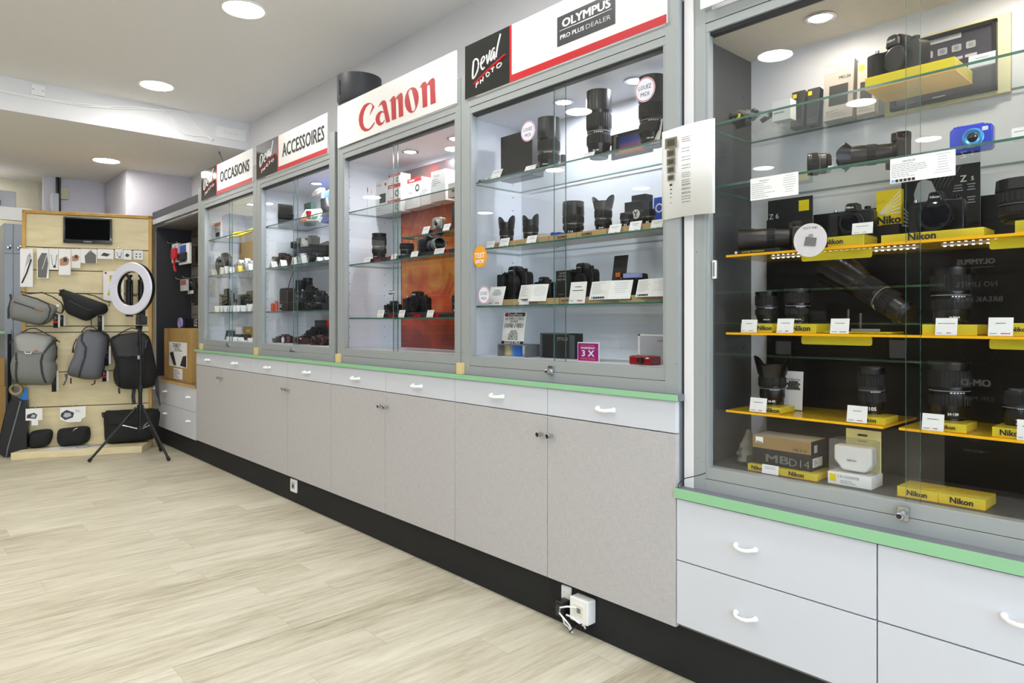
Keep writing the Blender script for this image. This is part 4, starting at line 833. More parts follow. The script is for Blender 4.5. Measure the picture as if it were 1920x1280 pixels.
cam_px('little black camera by the pane edge, lower shelf', 728, 752, 564, 2.10, Z4c + .0242, 'slr', lens_=(None, .03, None), brand='Canon')
cam_px('black reflex camera in front of the orange poster', 762, 808, 546, 2.12, Z4c + .0242, 'slr', .085, brand='Canon', lens_=(None, .02, None))
lens('dark lens cut by the right post, lower shelf', 856, 2.10, Z4c + .0242, 18, 554, None, txt='50')
for a, b_, lab in ((706, 718, 'at the left end of the lower shelf'), (746, 757, 'between the little and the reflex camera'), (799, 811, 'right of the black reflex camera')): card('white price card ' + lab, a, b_, 581, 2.015, Z4c, 15, seed=a)

# ------------------------------------------------------------ accessories case
Z1a, Z2a, Z3a, Z4a = 1.8755, 1.5735, 1.2625, 1.0365
s0 = mpx(524, 2.12); zz = Z1a
for k, (hh, dx, lab) in enumerate(((.035, .004, 'lowest black filter pouch of the stack of four'), (.036, -.004, 'second black filter pouch from below in the stack'), (.046, .006, 'third black filter pouch from below in the stack'), (.058, 0, 'topmost black filter pouch of the stack of four'))):
    t = thing('filter_pouch', lab, 'pouch', (XY(522, 2.14) + dx, 2.10, zz), group='stack of black pouches')
    part('pouch', B().rbox(-.10, .10, 0, .11, 0, hh, .008, blk2), t, bevel=.004, seg=3); part('tag', B().rbox(-.075, -.045, -.002, 0, hh * .35, hh * .35 + .016, .004, white), t); zz += hh + .0006
def softbox(label, px, Y, z, zt, pxb):
    t = thing('flash_unit', label, 'flash', place(pxb, Y, z)); h = zt - z
    part('neck', B().tube([(.03, 0, 0), (.028, 0, h * .3), (.01, 0, h * .62)], [.035, .035, .03], darkg, 12), t)
    part('diffuser', B().lathe([(.030, 0), (.05, .02), (.05, .028), (.03, .04)], white, 8, T(-.015, -.02, h * .78) @ R('X', 35)), t); return t
softbox('angled black flash unit with white octagonal diffuser, top right', 600, 2.10, Z1a, ZZ(600, 357, 2.10), 608)
carton_('blue striped box standing behind the flash unit', 602, 624, 360, 2.22, Z1a, .05, sky1, deco=lambda b, w, h, d: b.prism([(-w * .5, h * .9), (-w * .3, h * .9), (w * .2, h * .3), (0, h * .3)], -.001, 0, lightg))
carton_('dark green box behind the leaning white packet', 570, 583, 382, 2.20, Z1a, .04, mat('dark_green', '2c4a3c', .5))
t = carton_('leaning white packet with coloured print on the top shelf', 560, 596, 392, 2.13, Z1a + .01, .02, paper, name='packet', cat='packet', rot=(-.5, .1, 0), deco=lambda b, w, h, d: (b.box(-w * .5, -w * .1, -.001, 0, 0, h * .3, orange), b.lines(-w * .4, w * .4, h * .4, h * .9, 4, ink, -.001), b.box(w * .1, w * .4, -.001, 0, h * .1, h * .4, mat('print_green', '4a8a5a', .5))))
tag(B().lathe([(.012, 0), (.017, .05), (.0175, .051), (.015, .051), (.011, .004)], red, 24, T(*place(579, 2.07, Z1a))).build('cup'), 'little red plastic cup on the top accessories shelf', 'cup')
tag(B().tube([(0, 0, .004), (.02, -.01, .012), (.05, 0, .004), (.06, .02, .010), (.03, .03, .004), (-.01, .02, .012), (.0, 0, .006)], .003, clearP, 8, T(*place(592, 2.06, Z1a))).build('cable_coil'), 'loose clear cable coil right of the red cup', 'cable')
cam_px('brown leather-cased camera at the left of the second shelf', 512, 548, 474, 2.13, Z2a, 'mirrorless', m=mat('brown_leather', '4a3022', .55), lens_=(None, .06, None))
carton_('flat dark case with a silver edge on the second shelf', 549, 606, 466, 2.16, Z2a, .10, blkM, faces={'-z': steel})
zc = ZZ(549, 466, 2.16) + .0005
cam_px('black bag-like camera standing on the flat dark case', 551, 578, 446, 2.18, zc, 'slr')
cam_px('second black camera on the flat dark case, taller', 574, 598, 441, 2.20, zc, 'grip')
tent('small white price tent on the flat dark case', 571, 2.165, zc, 12, 16)
cam_px('shiny silver camera in front of the flat dark case', 556, 582, 475, 2.10, Z2a, 'mirrorless', m=silver, lens_=(None, .04, None, silver))
cam_px('dark camera with shiny rings under the flat dark case edge', 583, 604, 474, 2.12, Z2a, 'slr', lens_=(None, .05, None))
t = thing('flash_unit', 'angular black hood at the right end of the second shelf', 'flash', place(613, 2.12, Z2a)); part('hood', B().prism([(-.03, .05), (.05, .05), (.06, .14), (-.05, .13)], -.03, .03, blk), t, bevel=.003); part('base', B().box(-.02, .05, -.02, .02, 0, .05, blk), t, bevel=.002)
for px, w, h, lab in ((513, 18, 13, 'leftmost white price tent on the second shelf'), (531, 13, 13, 'second white price tent from the left, second shelf'), (554, 14, 15, 'white price tent in front of the silver camera'), (570, 15, 17, 'tallest white price tent right of the silver camera'), (600, 11, 9, 'first of two slim tents near the right post, second shelf'), (613, 12, 8, 'last slim tent by the right post, second shelf')): tent(lab, px, 2.04, Z2a, w, h, group='white price tents in the accessories case')
for px, hh, lab in ((511.5, 15, 'shorter orange canister on the third shelf'), (518.5, 19, 'taller orange canister on the third shelf')):
    s = mpx(px, 2.06); r = 3.3 * s; t = thing('canister', lab, 'canister', place(px, 2.06, Z3a), group='orange canisters'); part('tube', B().lathe([(r, 0), (r, hh * s * .9), (r * .8, hh * s * .94)], mat('can_orange', 'e8541c', .4), 24), t); part('cap', B().lathe([(r * .8, hh * s * .94), (r * .8, hh * s)], blk, 24), t)
carton_('small black box behind the orange canisters', 508, 524, 560, 2.16, Z3a, .04, caseDk)
t = thing('battery', 'small silver and black battery beside the orange canisters', 'battery', place(526.5, 2.06, Z3a)); part('body', B().cyl(.009, 0, .05, silver, 20), t); part('band', B().cyl(.0092, .01, .026, blk, 20), t)
t = thing('camera_pouch', 'brown-black leather camera pouch with a raised strap, third shelf', 'pouch', place(538, 2.14, Z3a)); h = ZZ(538, 540, 2.14) - Z3a
part('pouch', B().rbox(-.065, .065, -.03, .04, 0, h, .02, mat('worn_leather', '3b332b', .6, var=.2)), t, bevel=.01, seg=3); part('strap', B().tube([(.02, 0, h), (.03, .02, h + .08), (.035, .04, h + .14), (.04, .06, h + .19)], .006, blk2, 8, flat=.4), t); part('snap', B().cyl(.005, 0, .003, steel, 12, T(0, -.031, h * .3) @ R('X', 90)), t)
cl = [(556, 590, 558, 2.08, 'slr'), (566, 600, 536, 2.16, 'grip'), (590, 618, 545, 2.12, 'slr'), (578, 612, 566, 2.05, 'mirrorless')]
labs = ['front black camera at the left of the dark camera cluster', 'tallest black gripped camera behind in the dark cluster', 'black camera at the right of the dark cluster', 'lowest black camera at the front of the dark cluster']
for k, (a, b_, tp, Y, kd) in enumerate(cl): cam_px(labs[k], a, b_, tp, Y, Z3a, kd, lens_=(None, .05, None), group='cluster of black cameras')
lens('short dark lens standing left of the camera cluster', 562, 2.15, Z3a, 16, 525, None)
lens('dark lens standing on end at the back of the cluster', 577, 2.22, Z3a, 18, 521, None)
dr = mat('dark_maroon', '4a1016', .25, coat=.5)
lens('round grey-green lens cap stack at the floor left', 516, 2.08, Z4a, 12, 634, None, m=darkg)
cam_px('maroon camera lying on the case floor, left', 522, 550, 626, 2.12, Z4a, 'mirrorless', m=dr)
t = thing('lens_filter', 'round pale filter disc standing on the case floor', 'filter', place(530.5, 2.04, Z4a)); r = 6.5 * mpx(530, 2.04); part('ring', B().lathe([(r, -.003), (r, .003), (r * .88, .003), (r * .88, -.003)], silver, 32, T(0, 0, r) @ R('X', 90), cap=False), t); part('disc', B().lathe([(r * .88, 0), (r * .88, .001)], white, 32, T(0, 0, r) @ R('X', 90)), t)
for a, b_, tp, Y, kd, m, lab in ((554, 575, 631, 2.07, 'compact', dr, 'small flat maroon camera right of the pane edge'), (567, 590, 624, 2.14, 'mirrorless', dr, 'maroon camera with a raised hump on the case floor'), (580, 604, 612, 2.18, 'grip', blk, 'black and maroon gripped camera, back of the case floor'), (588, 612, 628, 2.08, 'mirrorless', dr, 'purple-maroon camera in front of the gripped one'), (606, 626, 630, 2.10, 'slr', dr, 'maroon camera cut by the right post, case floor')): 
    if kd == 'compact': camera_(lab, ((XY(a, Y) + XY(b_, Y)) / 2, Y, Z4a), (XY(b_, Y) - XY(a, Y)) * .85, ZZ(a, tp, Y) - Z4a, .05, 'compact', m=m, g2=blkM)
    else: cam_px(lab, a, b_, tp, Y, Z4a, kd, m=m, lens_=(None, .045, None, m))
carton_('small grey box with a red corner atop the maroon cameras', 590, 612, 600, 2.22, ZZ(601, 613, 2.22), .04, darkg, faces={'+x': red})
tag(B().box(XY(590, 2.2), XY(616, 2.2), 2.19, 2.29, Z4a, ZZ(601, 613, 2.22) - .0005, caseDk).build('box', bevel=.001), 'black box under the small grey box with the red corner', 'box')
# ------------------------------------------------------------ farthest case
Z1b, Z2b, Z3b, Z4b = 1.8785, 1.5755, 1.2665, 1.0365
def opk(b, w, h, d): b.box(-w / 2, w / 2, -.001, 0, h * .8, h, mat('pack_orange', 'e0683c', .5)).box(-w * .3, w * .3, -.001, 0, h * .2, h * .45, ink).lines(-w * .4, w * .4, h * .5, h * .75, 3, inkg, -.001)
carton_('white hanging packet with orange header at the far left', 388.5, 401, 418, 2.06, Z1b, .01, paper, name='blister_pack', cat='packet', deco=opk, group='orange-topped packets')
carton_('second orange-topped packet right of the first', 402, 414, 419, 2.06, Z1b, .01, paper, name='blister_pack', cat='packet', deco=opk, group='orange-topped packets')
for k, (a, b_, tp, lab) in enumerate(((431, 445, 433, 'lower yellow packet lying on the top shelf of the farthest case'), (446, 461, 427, 'upper yellow packet leaning on the top shelf of the farthest case'))):
    x0, x1 = XY(a, 2.05), XY(b_, 2.05); t = thing('packet', lab, 'packet', ((x0 + x1) / 2, 2.06 + k * .03, Z1b + k * .012), .3, rot=(-.9, -.2 * k, .3)); part('bag', B().rbox(-(x1 - x0) / 2, (x1 - x0) / 2, 0, .012, 0, .07, .006, yel), t, bevel=.002); part('print', B().box(-.02, .02, -.001, 0, .02, .03, ink), t)
tag(B().rbox(-.03, .03, 0, .02, 0, .025, .006, paper, T(*place(424, 2.07, Z1b))).build('packet'), 'small crumpled white packet left of the yellow ones', 'packet')
cam_px('dark tall camera grip with flash at the left, second shelf', 411, 434, 474, 2.10, Z2b, 'grip', lens_=(None, .05, None))
tag(B().box(XY(449, 2.25), XY(486, 2.25), 2.25, 2.28, Z2b + .09, 1.87, carton).build('board', bevel=.001), 'beige cardboard panel at the back right of the farthest case', 'cardboard')
tag(B().rbox(XY(447, 2.2), XY(486, 2.2), 2.19, 2.245, Z2b, Z2b + .088, .02, caseW).build('box', bevel=.002), 'pale box under the beige cardboard panel', 'box')
for px, h, lab in ((452, 11, 'left of two slanted cards on the pale box'), (464, 12, 'right of two slanted cards on the pale box')): tent(lab, px, 2.21, Z2b + .0885, 15, h, group='slanted cards on the pale box')
cam_px('silver and grey camera behind the yellow price tent', 441, 462, 491, 2.12, Z2b, 'mirrorless', m=silver, lens_=(None, .04, None))
cam_px('white-topped camera cut by the right post, second shelf', 463, 482, 488, 2.10, Z2b, 'slr', m=lightg, lens_=(None, .05, None))
for px, w, h, m, lab in ((401, 13, 12, None, 'leftmost white tent on the second shelf, farthest case'), (418, 12, 14, None, 'white tent in front of the dark camera grip'), (426, 12, 15, None, 'white tent just left of the pane edge, second shelf'), (433.5, 9, 13, None, 'white tent just right of the pane edge, second shelf'), (451, 12, 13, yel, 'single bright yellow price tent'), (470, 17, 14, None, 'wide white tent by the right post, second shelf')): tent(lab, px, 2.035, Z2b, w, h, m, group='price tents in the farthest case')
tag(B().lathe([(.03, 0), (.045, .028), (.048, .03), (.04, .03), (.02, .01)], blk, 24, T(*place(396, 2.06, Z3b))).build('dish'), 'small black dish at the left end of the third shelf', 'dish')
for k, px in enumerate((407, 417.5, 424, 432, 441, 449, 456, 468, 478)): tent(['first (leftmost)', 'second', 'third', 'fourth', 'fifth', 'sixth', 'seventh', 'eighth', 'ninth (rightmost)'][k] + ' white tent in the crowded row, third shelf', px, 2.035, Z3b, 12, 12 if k < 7 else 14, None, group='crowded row of white price tents')
for a, b_, tp, Y, kd, lab in ((415, 438, 541, 2.16, 'grip', 'olive-black gripped camera left of the pane edge, third shelf'), (443, 466, 552, 2.13, 'slr', 'black camera in the middle of the third shelf'), (456, 484, 545, 2.2, 'grip', 'big brownish black camera by the right post, third shelf')): cam_px(lab, a, b_, tp, Y, Z3b, kd, lens_=(None, .05, None), m=mat('olive_black', '2e2d26', .6))
for k, px in enumerate((430, 440, 451, 470, 480)): tent(['first (leftmost)', 'second', 'third', 'fourth', 'last (rightmost)'][k] + ' low white tent on the case floor, farthest case', px, 2.035, Z4b, 10, 7, None, group='low white tents on the case floor')
for k, (px, lab) in enumerate(((421, 'left of two slim books leaning on the case floor'), (427, 'right of two slim books leaning on the case floor'))):
    t = thing('book', lab, 'book', place(px, 2.10, Z4b), group='slim leaning books', rot=(0, .5, 0)); part('cover', B().box(-.006, .006, 0, .05, 0, .085, mat('grey_green', '5d6660', .5)), t, bevel=.001); part('spine', B().box(-.002, .002, -.0008, 0, .005, .08, paper), t)
carton_('brown cardboard box on the floor of the farthest case', 456, 478, 612, 2.2, Z4b, .07, carton, deco=lambda b, w, h, d: b.box(-w * .25, w * .1, -.001, 0, h * .6, h * .8, yel))
carton_('flat black box with a white card on it, farthest case floor', 437, 452, 626, 2.12, Z4b, .08, blk)
tent('tall slanted white card on the flat black box', 447, 2.14, ZZ(437, 626, 2.12) + .0005, 9, 13)

# ------------------------------------------------------------ near case with yellow shelves
Z1, Z2, Z3, Z4, Z5, Z6 = 1.8462, 1.6402, 1.4132, 1.1602, .9082, .7222
bd = mat('backdrop_black', '17181a', .35, var=.1)
x0 = XY(1437, 2.303); t = thing('backdrop', 'black backdrop board filling the lower back of the near case', 'backdrop', (x0, 2.304, Z6))
part('board', B().box(0, -.045 - x0, 0, .010, 0, 1.555 - Z6, bd), t, bevel=.001)
# framed plaque on the back wall, top
x0, x1 = XY(1668, 2.29), XY(1869, 2.29); za, zb = ZZ(1668, 209, 2.29), ZZ(1869, 33, 2.29); w = x1 - x0; h = zb - za
t = thing('framed_plaque', 'framed black plaque with rows of small silver cards, top right', 'picture', ((x0 + x1) / 2, 2.303, za))
part('backing', B().box(-w / 2 - .02, w / 2 + .03, .0, .012, -.01, h + .012, mat('cream_board', 'e8e2b8', .5)), t, bevel=.002)
part('frame', B().box(-w / 2, w / 2, -.014, 0, 0, .012, blkM).box(-w / 2, w / 2, -.014, 0, h - .012, h, blkM).box(-w / 2, -w / 2 + .012, -.014, 0, 0, h, blkM).box(w / 2 - .012, w / 2, -.014, 0, 0, h, blkM), t, bevel=.001)
part('panel', B().box(-w / 2 + .012, w / 2 - .012, -.006, -.001, .012, h - .012, mat('plum_black', '3a3844', .25, coat=.4)), t, smooth=False)
xl = lambda px: XY(px, 2.29) - (x0 + x1) / 2
zl = lambda px, py: ZZ(px, py, 2.29) - za
zs_ = zl(1770, 71); b = B().box(xl(1738), xl(1801), -.0075, -.006, zs_ - .009, zs_ + .009, lightg).text('THE LEGENDARY NIKON', ink, xl(1769.5), zs_, w=(xl(1801) - xl(1738)) * .88, y=-.0082, bold=.01)
for px, py in ((1739, 103), (1766, 96), (1792.5, 89), (1819.5, 82)):
    a, c, q = xl(px - 9), xl(px + 9), zl(px, py); b.rbox(a, c, -.0085, -.006, q - .010, q + .010, .003, silver).rbox(a + .006, c - .006, -.009, -.0085, q - .006, q + .006, .003, inkg).box(a - .003, c + .003, -.0075, -.006, q - .034, q - .026, lightg)
b.box(xl(1747), xl(1771), -.0075, -.006, zl(1758, 182) - .004, zl(1758, 182) + .004, lightg)
part('silver_cards', b, t, smooth=False)
# top glass shelf
def tray(label, a, b_, Y, z, hz, d, over=0):
    x0, x1 = XY(a, Y), XY(b_, Y); w = x1 - x0; t = thing('acrylic_stand', label, 'display riser', ((x0 + x1) / 2, Y, z))
    part('tray', B().box(-w / 2, w / 2, 0, d, 0, .004, acrO, faces={'-y': yelD, '+x': yelD}).box(-w / 2, w / 2, 0, .004, .004, hz, acrY, faces={'+z': yel}).box(w / 2 - .004, w / 2, .004, d, .004, hz, acrY, faces={'+z': yel}).box(-w / 2, -w / 2 + .004, .004, d, .004, hz, acrY), t, smooth=False)
    part('top', B().box(-w / 2, w / 2, 0, d, hz, hz + .004, acrY, faces={'-y': yel, '+x': yel}), t, smooth=False); return t, w
tray('yellow acrylic tray under the top camera', 1622, 1790, 2.03, Z1, .030, .16)
cam_px('large black reflex camera with mount cap on the yellow tray, top shelf', 1626, 1760, 66, 2.11, Z1 + .0345, 'slr', .095, brand='Nikon', rz=math.radians(-24))
def nbox(t1, sub=None, m1=yel):
    def f(b, w, h, d):
        b.box(-w * .42, -w * .12, -.001, 0, h * .82, h * .93, m1).box(-w * .32, w * .32, -.001, 0, h * .25, h * .6, ink)
        if t1: b.text(t1, ink, w * .2, h * .72, w=w * .4, y=-.001, bold=.02)
        b.lines(-w * .4, w * .4, h * .04, h * .18, 3, inkg, -.001)
    return f
pg = mat('pack_grey', 'b3aca4', .4)
carton_('tall grey accessory box with a remote printed on it, top shelf', 1543, 1598, 120, 2.25, Z1, .035, pg, deco=nbox('MC-36', m1=lightg), rot=(-.10, 0, 0))
carton_('slim black box with yellow tag, left of two on the top shelf', 1482, 1506, 172, 2.25, Z1, .03, darkg, deco=nbox(None), rot=(-.10, 0, 0), group='slim black boxes with yellow tags')
carton_('slim black box with yellow tag, right of two on the top shelf', 1511, 1534, 166, 2.25, Z1, .03, darkg, deco=nbox(None), rot=(-.10, 0, 0), group='slim black boxes with yellow tags')
carton_('tall pale box with yellow top behind the top camera', 1606, 1640, 115, 2.255, Z1, .03, mat('pack_cream', 'c9c0b2', .4), deco=nbox(None), rot=(-.06, 0, 0))
carton_('little white carton at the left of the top boxes', 1448, 1482, 192, 2.13, Z1, .04, paper, deco=lambda b, w, h, d: b.lines(-w * .4, w * .4, h * .3, h * .7, 2, inkg, -.001))
card('white card on clear stand right of the yellow tray', 1815, 1866, 99, 2.05, Z1 + .0, 10, seed=51, text=1, price=False)
t = thing('packet', 'crumpled clear bag of black gear with yellow labels, top left', 'packet', (-1.165, 2.10, Z1))
R_ = random.Random(4)
for k in range(5):
    x, y = R_.uniform(-.02, .05), R_.uniform(-.05, .10); part('gear', B().rbox(-.022, .022, -.008, .008, 0, .035, .006, blk, T(x, y, .002 + .006 * k) @ R('Z', R_.uniform(0, 180)) @ R('X', R_.uniform(40, 85))), t, bevel=.002)
b = B(); n = 14; v = []; f = []
for i in range(n):
    for j in range(n): x = -.035 + .12 * i / (n - 1); y = -.08 + .22 * j / (n - 1); v.append((x, y, max(.001, (.055 - abs(x - .02) * .5 - abs(y - .02) * .25) + R_.uniform(-.006, .008))))
for i in range(n - 1):
    for j in range(n - 1): f.append((i * n + j, (i + 1) * n + j, (i + 1) * n + j + 1, i * n + j + 1))
part('bag', b.add(v, f, clearP), t); part('label', B().box(.0, .025, -.06, -.058, .01, .025, yel).box(.03, .055, -.03, -.028, .02, .03, yel), t)
# second glass shelf
warmlit = mat('warm_lit_black', '2c2420', .3, .2, var=.15)  # black gear with the warm light on it mixed into the colour
r = 21 * mpx(1546, 2.08)
t = lens('short lens lying on its side on the second glass shelf', 1546, 2.08, Z2, 40, 280, None, loc=(XY(1558, 2.10), 2.10, Z2 + r), dims=(r, r * 1.9), rot=(math.radians(90), 0, math.radians(-62)), txt='50', m=warmlit)
card('tiny white tag leaning on the lying short lens', 1552, 1561, 311, 2.035, Z2, 10, text=1, price=False, seed=9)
lx = XY(1690, 2.14); s = mpx(1690, 2.14)
camera_('black reflex with long zoom and petal hood pointing left, second shelf', (lx, 2.14, Z2), .125, .098, .075, 'slr', rz=math.radians(-68), lens_=(.030, .125, 'petal'), brand='Nikon', m=warmlit)
t = camera_('bright blue rugged compact camera on the second glass shelf', ((XY(1783, 2.1) + XY(1864, 2.1)) / 2, 2.10, Z2), XY(1864, 2.1) - XY(1783, 2.1), ZZ(1824, 233, 2.1) - Z2, .026, 'compact', m=mat('bright_blue', '1b3fd6', .18, coat=.8), g2=mat('cyan_ring', '5aa8e8', .2, .4))
card('white card at the right picture edge, second shelf', 1896, 1935, 237, 2.04, Z2, 10, seed=52, text=1, price=False)
def paper_sheet(label, a, b_, t0, t1, title, n, icons=False, seed=1, YG=1.9785):
    x0, x1 = XY(a, YG - .002), XY(b_, YG - .002); w = x1 - x0; ztop = ZZ(a, t0, YG); h = ztop - ZZ(a, t1, YG)
    t = thing('info_sheet', label, 'paper', ((x0 + x1) / 2, YG - .002, ztop - h)); part('sheet', B().box(-w / 2, w / 2, 0, .0006, 0, h, paper), t, smooth=False)
    b = B().text(title, ink, -w * .2, h * .84, w=w * .2, y=-.0006, bold=.01).lines(-w * .48, w * .12, h * (.2 if icons else .06), h * .78, n, inkg, -.0005, h * .018, None, seed).lines(w * .18, w * .46, h * .15, h * .95, n, inkg, -.0005, h * .015, None, seed + 1, True)
    if icons:
        b2 = B()
        for i in range(6): b2.box(-w * .48 + i * w * .065, -w * .43 + i * w * .065, -.0006, 0, h * .03, h * .14, [mat('icon_blue', '7fb2d8', .6), ink, ink, ink, ink, ink][i])
        part('icon_row', b2, t, smooth=False)
    part('print', b, t, smooth=False)
paper_sheet('white spec sheet taped on the left pane of the near case', 1407, 1497, 336, 377, 'NIKON Z6 II', 8, seed=3, YG=1.9875)
paper_sheet('larger white spec sheet with icons on the right pane', 1669, 1791.5, 299, 345, 'NIKON Z5', 8, True, seed=4)
sticker('round TEST ME sticker with a camera case drawing on the left pane', 1519, 450, 1.986, 63, mat('sticker_grey', 'c9c6c8', .4), None, (('TEST ME!', .72, .9, .12),))
p = PY(1519, 455, YG - .0015); s = mpx(1519, YG)
b = B().prism([(-.018, -.012), (.016, -.016), (.02, .008), (-.012, .014)], 0, .0006, mat('case_drawing', '6d6a6c', .5)).box(-.004, .009, 0, .0006, .013, .020, inkg)
o = b.build('case_drawing', smooth=False); o.parent = [q for q in bpy.data.objects if q.get('label', '').startswith('round TEST ME')][0]; o.location = (0, -.0022, -.003)
# shelf three (yellow)
def ris(label, a, b_, Y, z, hz=.026, tx=0, txt='Nikon', d=.10, tw=.45):
    return riser(label, a, b_, Y, z, hz, acrY, txt, d, ink, 'acrylic_stand', yelD, tx, tw, th=1.2)
ris('yellow acrylic block with dark lettering under the second camera, third shelf', 1552, 1620, 2.045, Z3 + .001, .030, -.32, tw=.5)
ris('long yellow acrylic block under the near mirrorless camera', 1652, 1845, 2.045, Z3 + .001, .022, -.08, tw=.28)
ris('yellow acrylic block at the right picture edge, third shelf', 1903, 1990, 2.045, Z3 + .001, .03, .2, None)
x0 = XY(1377, 2.04); t = thing('slogan_strip', 'black strip reading CAPTURE TOMORROW on the third shelf', 'display riser', (x0, 2.04, Z3 + .0005)); ww = XY(1462, 2.04) - x0
part('strip', B().box(0, ww, 0, .14, 0, .012, caseDk), t, bevel=.0005); part('lettering', B().text('CAPTURE TOMORROW', yel, ww * .42, .006, w=ww * .5, y=-.001, bold=.01).box(.002, .010, -.0012, -.0002, .002, .010, white), t)
cz_ = Z3 + .0127
camera_('black mirrorless with a long fat lens pointing left, third shelf', (XY(1492, 2.16), 2.16, cz_), .11, .092, .06, 'mirrorless', rz=math.radians(-64), lens_=(.036, .125, 'round'), brand='Nikon', m=warmlit)
x0, x1 = XY(1440, 2.25), XY(1524, 2.25); t = thing('poster', 'black Z 6 poster with yellow square behind the camera with the long fat lens', 'poster', ((x0 + x1) / 2, 2.25, Z3)); w = x1 - x0; h = ZZ(1485, 371, 2.25) - Z3
part('board', B().box(-w / 2, w / 2, 0, .004, 0, h, caseDk, faces={'+x': lightg}), t, smooth=False); b = B().text('Z 6', white, -w * .36, h * .72, w=w * .22, y=-.001, bold=.0).box(w * .2, w * .42, -.001, 0, h * .76, h * .94, yel); part('print', b, t, smooth=False)
cam_px('black mirrorless behind the TEST ME sticker and white card, third shelf', 1556, 1652, 381, 2.12, Z3 + .0315, 'mirrorless', lens_=(None, .035, None), brand='Nikon')
card('white price card on the yellow block under the middle camera', 1597, 1636, 417, 2.04, Z3 + .032, 8, seed=61, text=1)
x0, x1 = XY(1643, 2.16), XY(1690, 2.16); w = x1 - x0; za = ZZ(1660, 421, 2.16); h = ZZ(1660, 357, 2.16) - za
t = thing('brand_block', 'yellow square sign with white rays and cut-off dark lettering', 'sign', ((x0 + x1) / 2, 2.16, Z3 + .001)); zo = za - Z3 - .001
part('board', B().box(-w / 2, w / 2, 0, .02, zo, zo + h, yel), t, bevel=.0005); part('stand', B().box(-w * .3, w * .4, .002, .018, 0, zo, caseDk), t)
b = B()
for k in range(6): z_ = zo + h * (.30 + k * .045); b.prism([(-w * .38, z_ - .004 * k), (w * .46, z_ + h * .08 * k), (w * .46, z_ + h * (.08 * k + .035)), (-w * .38, z_ - .004 * k + .001)], -.001, 0, white)
b.text('Niko', ink, w * .02, zo + h * .13, w=w * .96, y=-.0015, bold=.05); part('print', b, t, smooth=False)
x0, x1 = XY(1690, 2.24), XY(1838, 2.24); w = x1 - x0; h = ZZ(1838, 303, 2.24) - Z3
t = thing('poster', 'large black Z 5 poster with a figure in white shirt, third shelf', 'poster', ((x0 + x1) / 2, 2.24, Z3))
part('board', B().box(-w / 2, w / 2, 0, .004, 0, h, caseDk, faces={'+x': lightg}), t, smooth=False)
b = B().text('Z', white, w * .30, h * .82, h=h * .08, w=w * .08, y=-.001, bold=.02).text('5', white, w * .41, h * .81, h=h * .05, y=-.001, bold=.02)
b.prism([(-w * .33, h * .70), (-w * .28, h * .84), (-w * .20, h * .88), (-w * .10, h * .84), (-w * .04, h * .70), (-w * .14, h * .66), (-w * .16, h * .50), (-w * .30, h * .46)], -.001, 0, lightg)
b.prism([(-w * .30, h * .22), (-w * .26, h * .50), (-w * .12, h * .58), (-w * .14, h * .22)], -.0012, 0, ink).cyl(w * .04, 0, .001, skin, 16, T(-w * .20, 0, h * .90) @ R('X', 90))
for k in range(5): b.prism([(-w * .49, h * (.30 + k * .06)), (-w * .30, h * (.26 + k * .02)), (-w * .30, h * (.27 + k * .02)), (-w * .49, h * (.325 + k * .06))], -.0008, 0, lightg)
for k in range(5): b.prism([(w * (.02 + k * .06), h * .99), (w * (.03 + k * .06), h * .99), (-w * .10 + k * w * .05, h * .74), (-w * .105 + k * w * .05, h * .74)], -.0007, 0, midg)
for q in ((.0, .5), (.17, .5), (.33, .5), (.17, .66), (.33, .66)): b.lines(w * q[0], w * (q[0] + .13), h * q[1], h * (q[1] + .1), 3, lightg, -.001, None, None, int(q[0] * 100), True)
part('print', b, t, smooth=False)
cam_px('large black mirrorless with wide lens in front of the Z 5 poster', 1700, 1824, 359, 2.12, Z3 + .0235, 'mirrorless', .06, lens_=(.040, .04, None), brand='Nikon')
lens('tall black lens with wide collar at the right picture edge, third shelf', 1922, 2.10, Z3 + .0315, 90, 337, 'round', .2, bands=2, txt='14-30')
# light holders under the third shelf
for x0, x1, lab in ((XY(1500, 2.06), XY(1632, 2.06), 'left'), (XY(1853, 2.06), -.10, 'right')):
    t = thing('acrylic_stand', 'yellow translucent lip hanging under the third shelf, ' + lab, 'display riser', ((x0 + x1) / 2, 2.07, 1.3795)); part('lip', B().rbox(-(x1 - x0) / 2, (x1 - x0) / 2, 0, .004, 0, .0255, .006, acrY).box(-(x1 - x0) / 2, (x1 - x0) / 2, .0, .004, .0256, .0262, yel), t, smooth=False)
    t = thing('acrylic_stand', 'yellow translucent lip hanging under the fourth shelf, ' + lab, 'display riser', ((x0 + x1) / 2, 2.07, 1.1265)); part('lip', B().rbox(-(x1 - x0) / 2, (x1 - x0) / 2, 0, .004, 0, .0255, .006, acrY).box(-(x1 - x0) / 2, (x1 - x0) / 2, .0, .004, .0256, .0262, yel), t, smooth=False)
for px0, px1, lab in ((1445, 1722, 'left'), (1765, 1875, 'right')):
    x0, x1 = XY(px0, 2.12), XY(px1, 2.12); t = thing('led_strip', 'strip of tiny white lights under the third yellow shelf, ' + lab, 'light strip', (x0, 2.12, 1.400)); part('rail', B().box(0, x1 - x0, 0, .008, .002, .0055, white), t)
    n = int((x1 - x0) / .0165); b = B()
    for k in range(n): b.box(.005 + k * .0165, .010 + k * .0165, .001, .006, .0005, .002, ledM)
    part('lights', b, t, smooth=False)
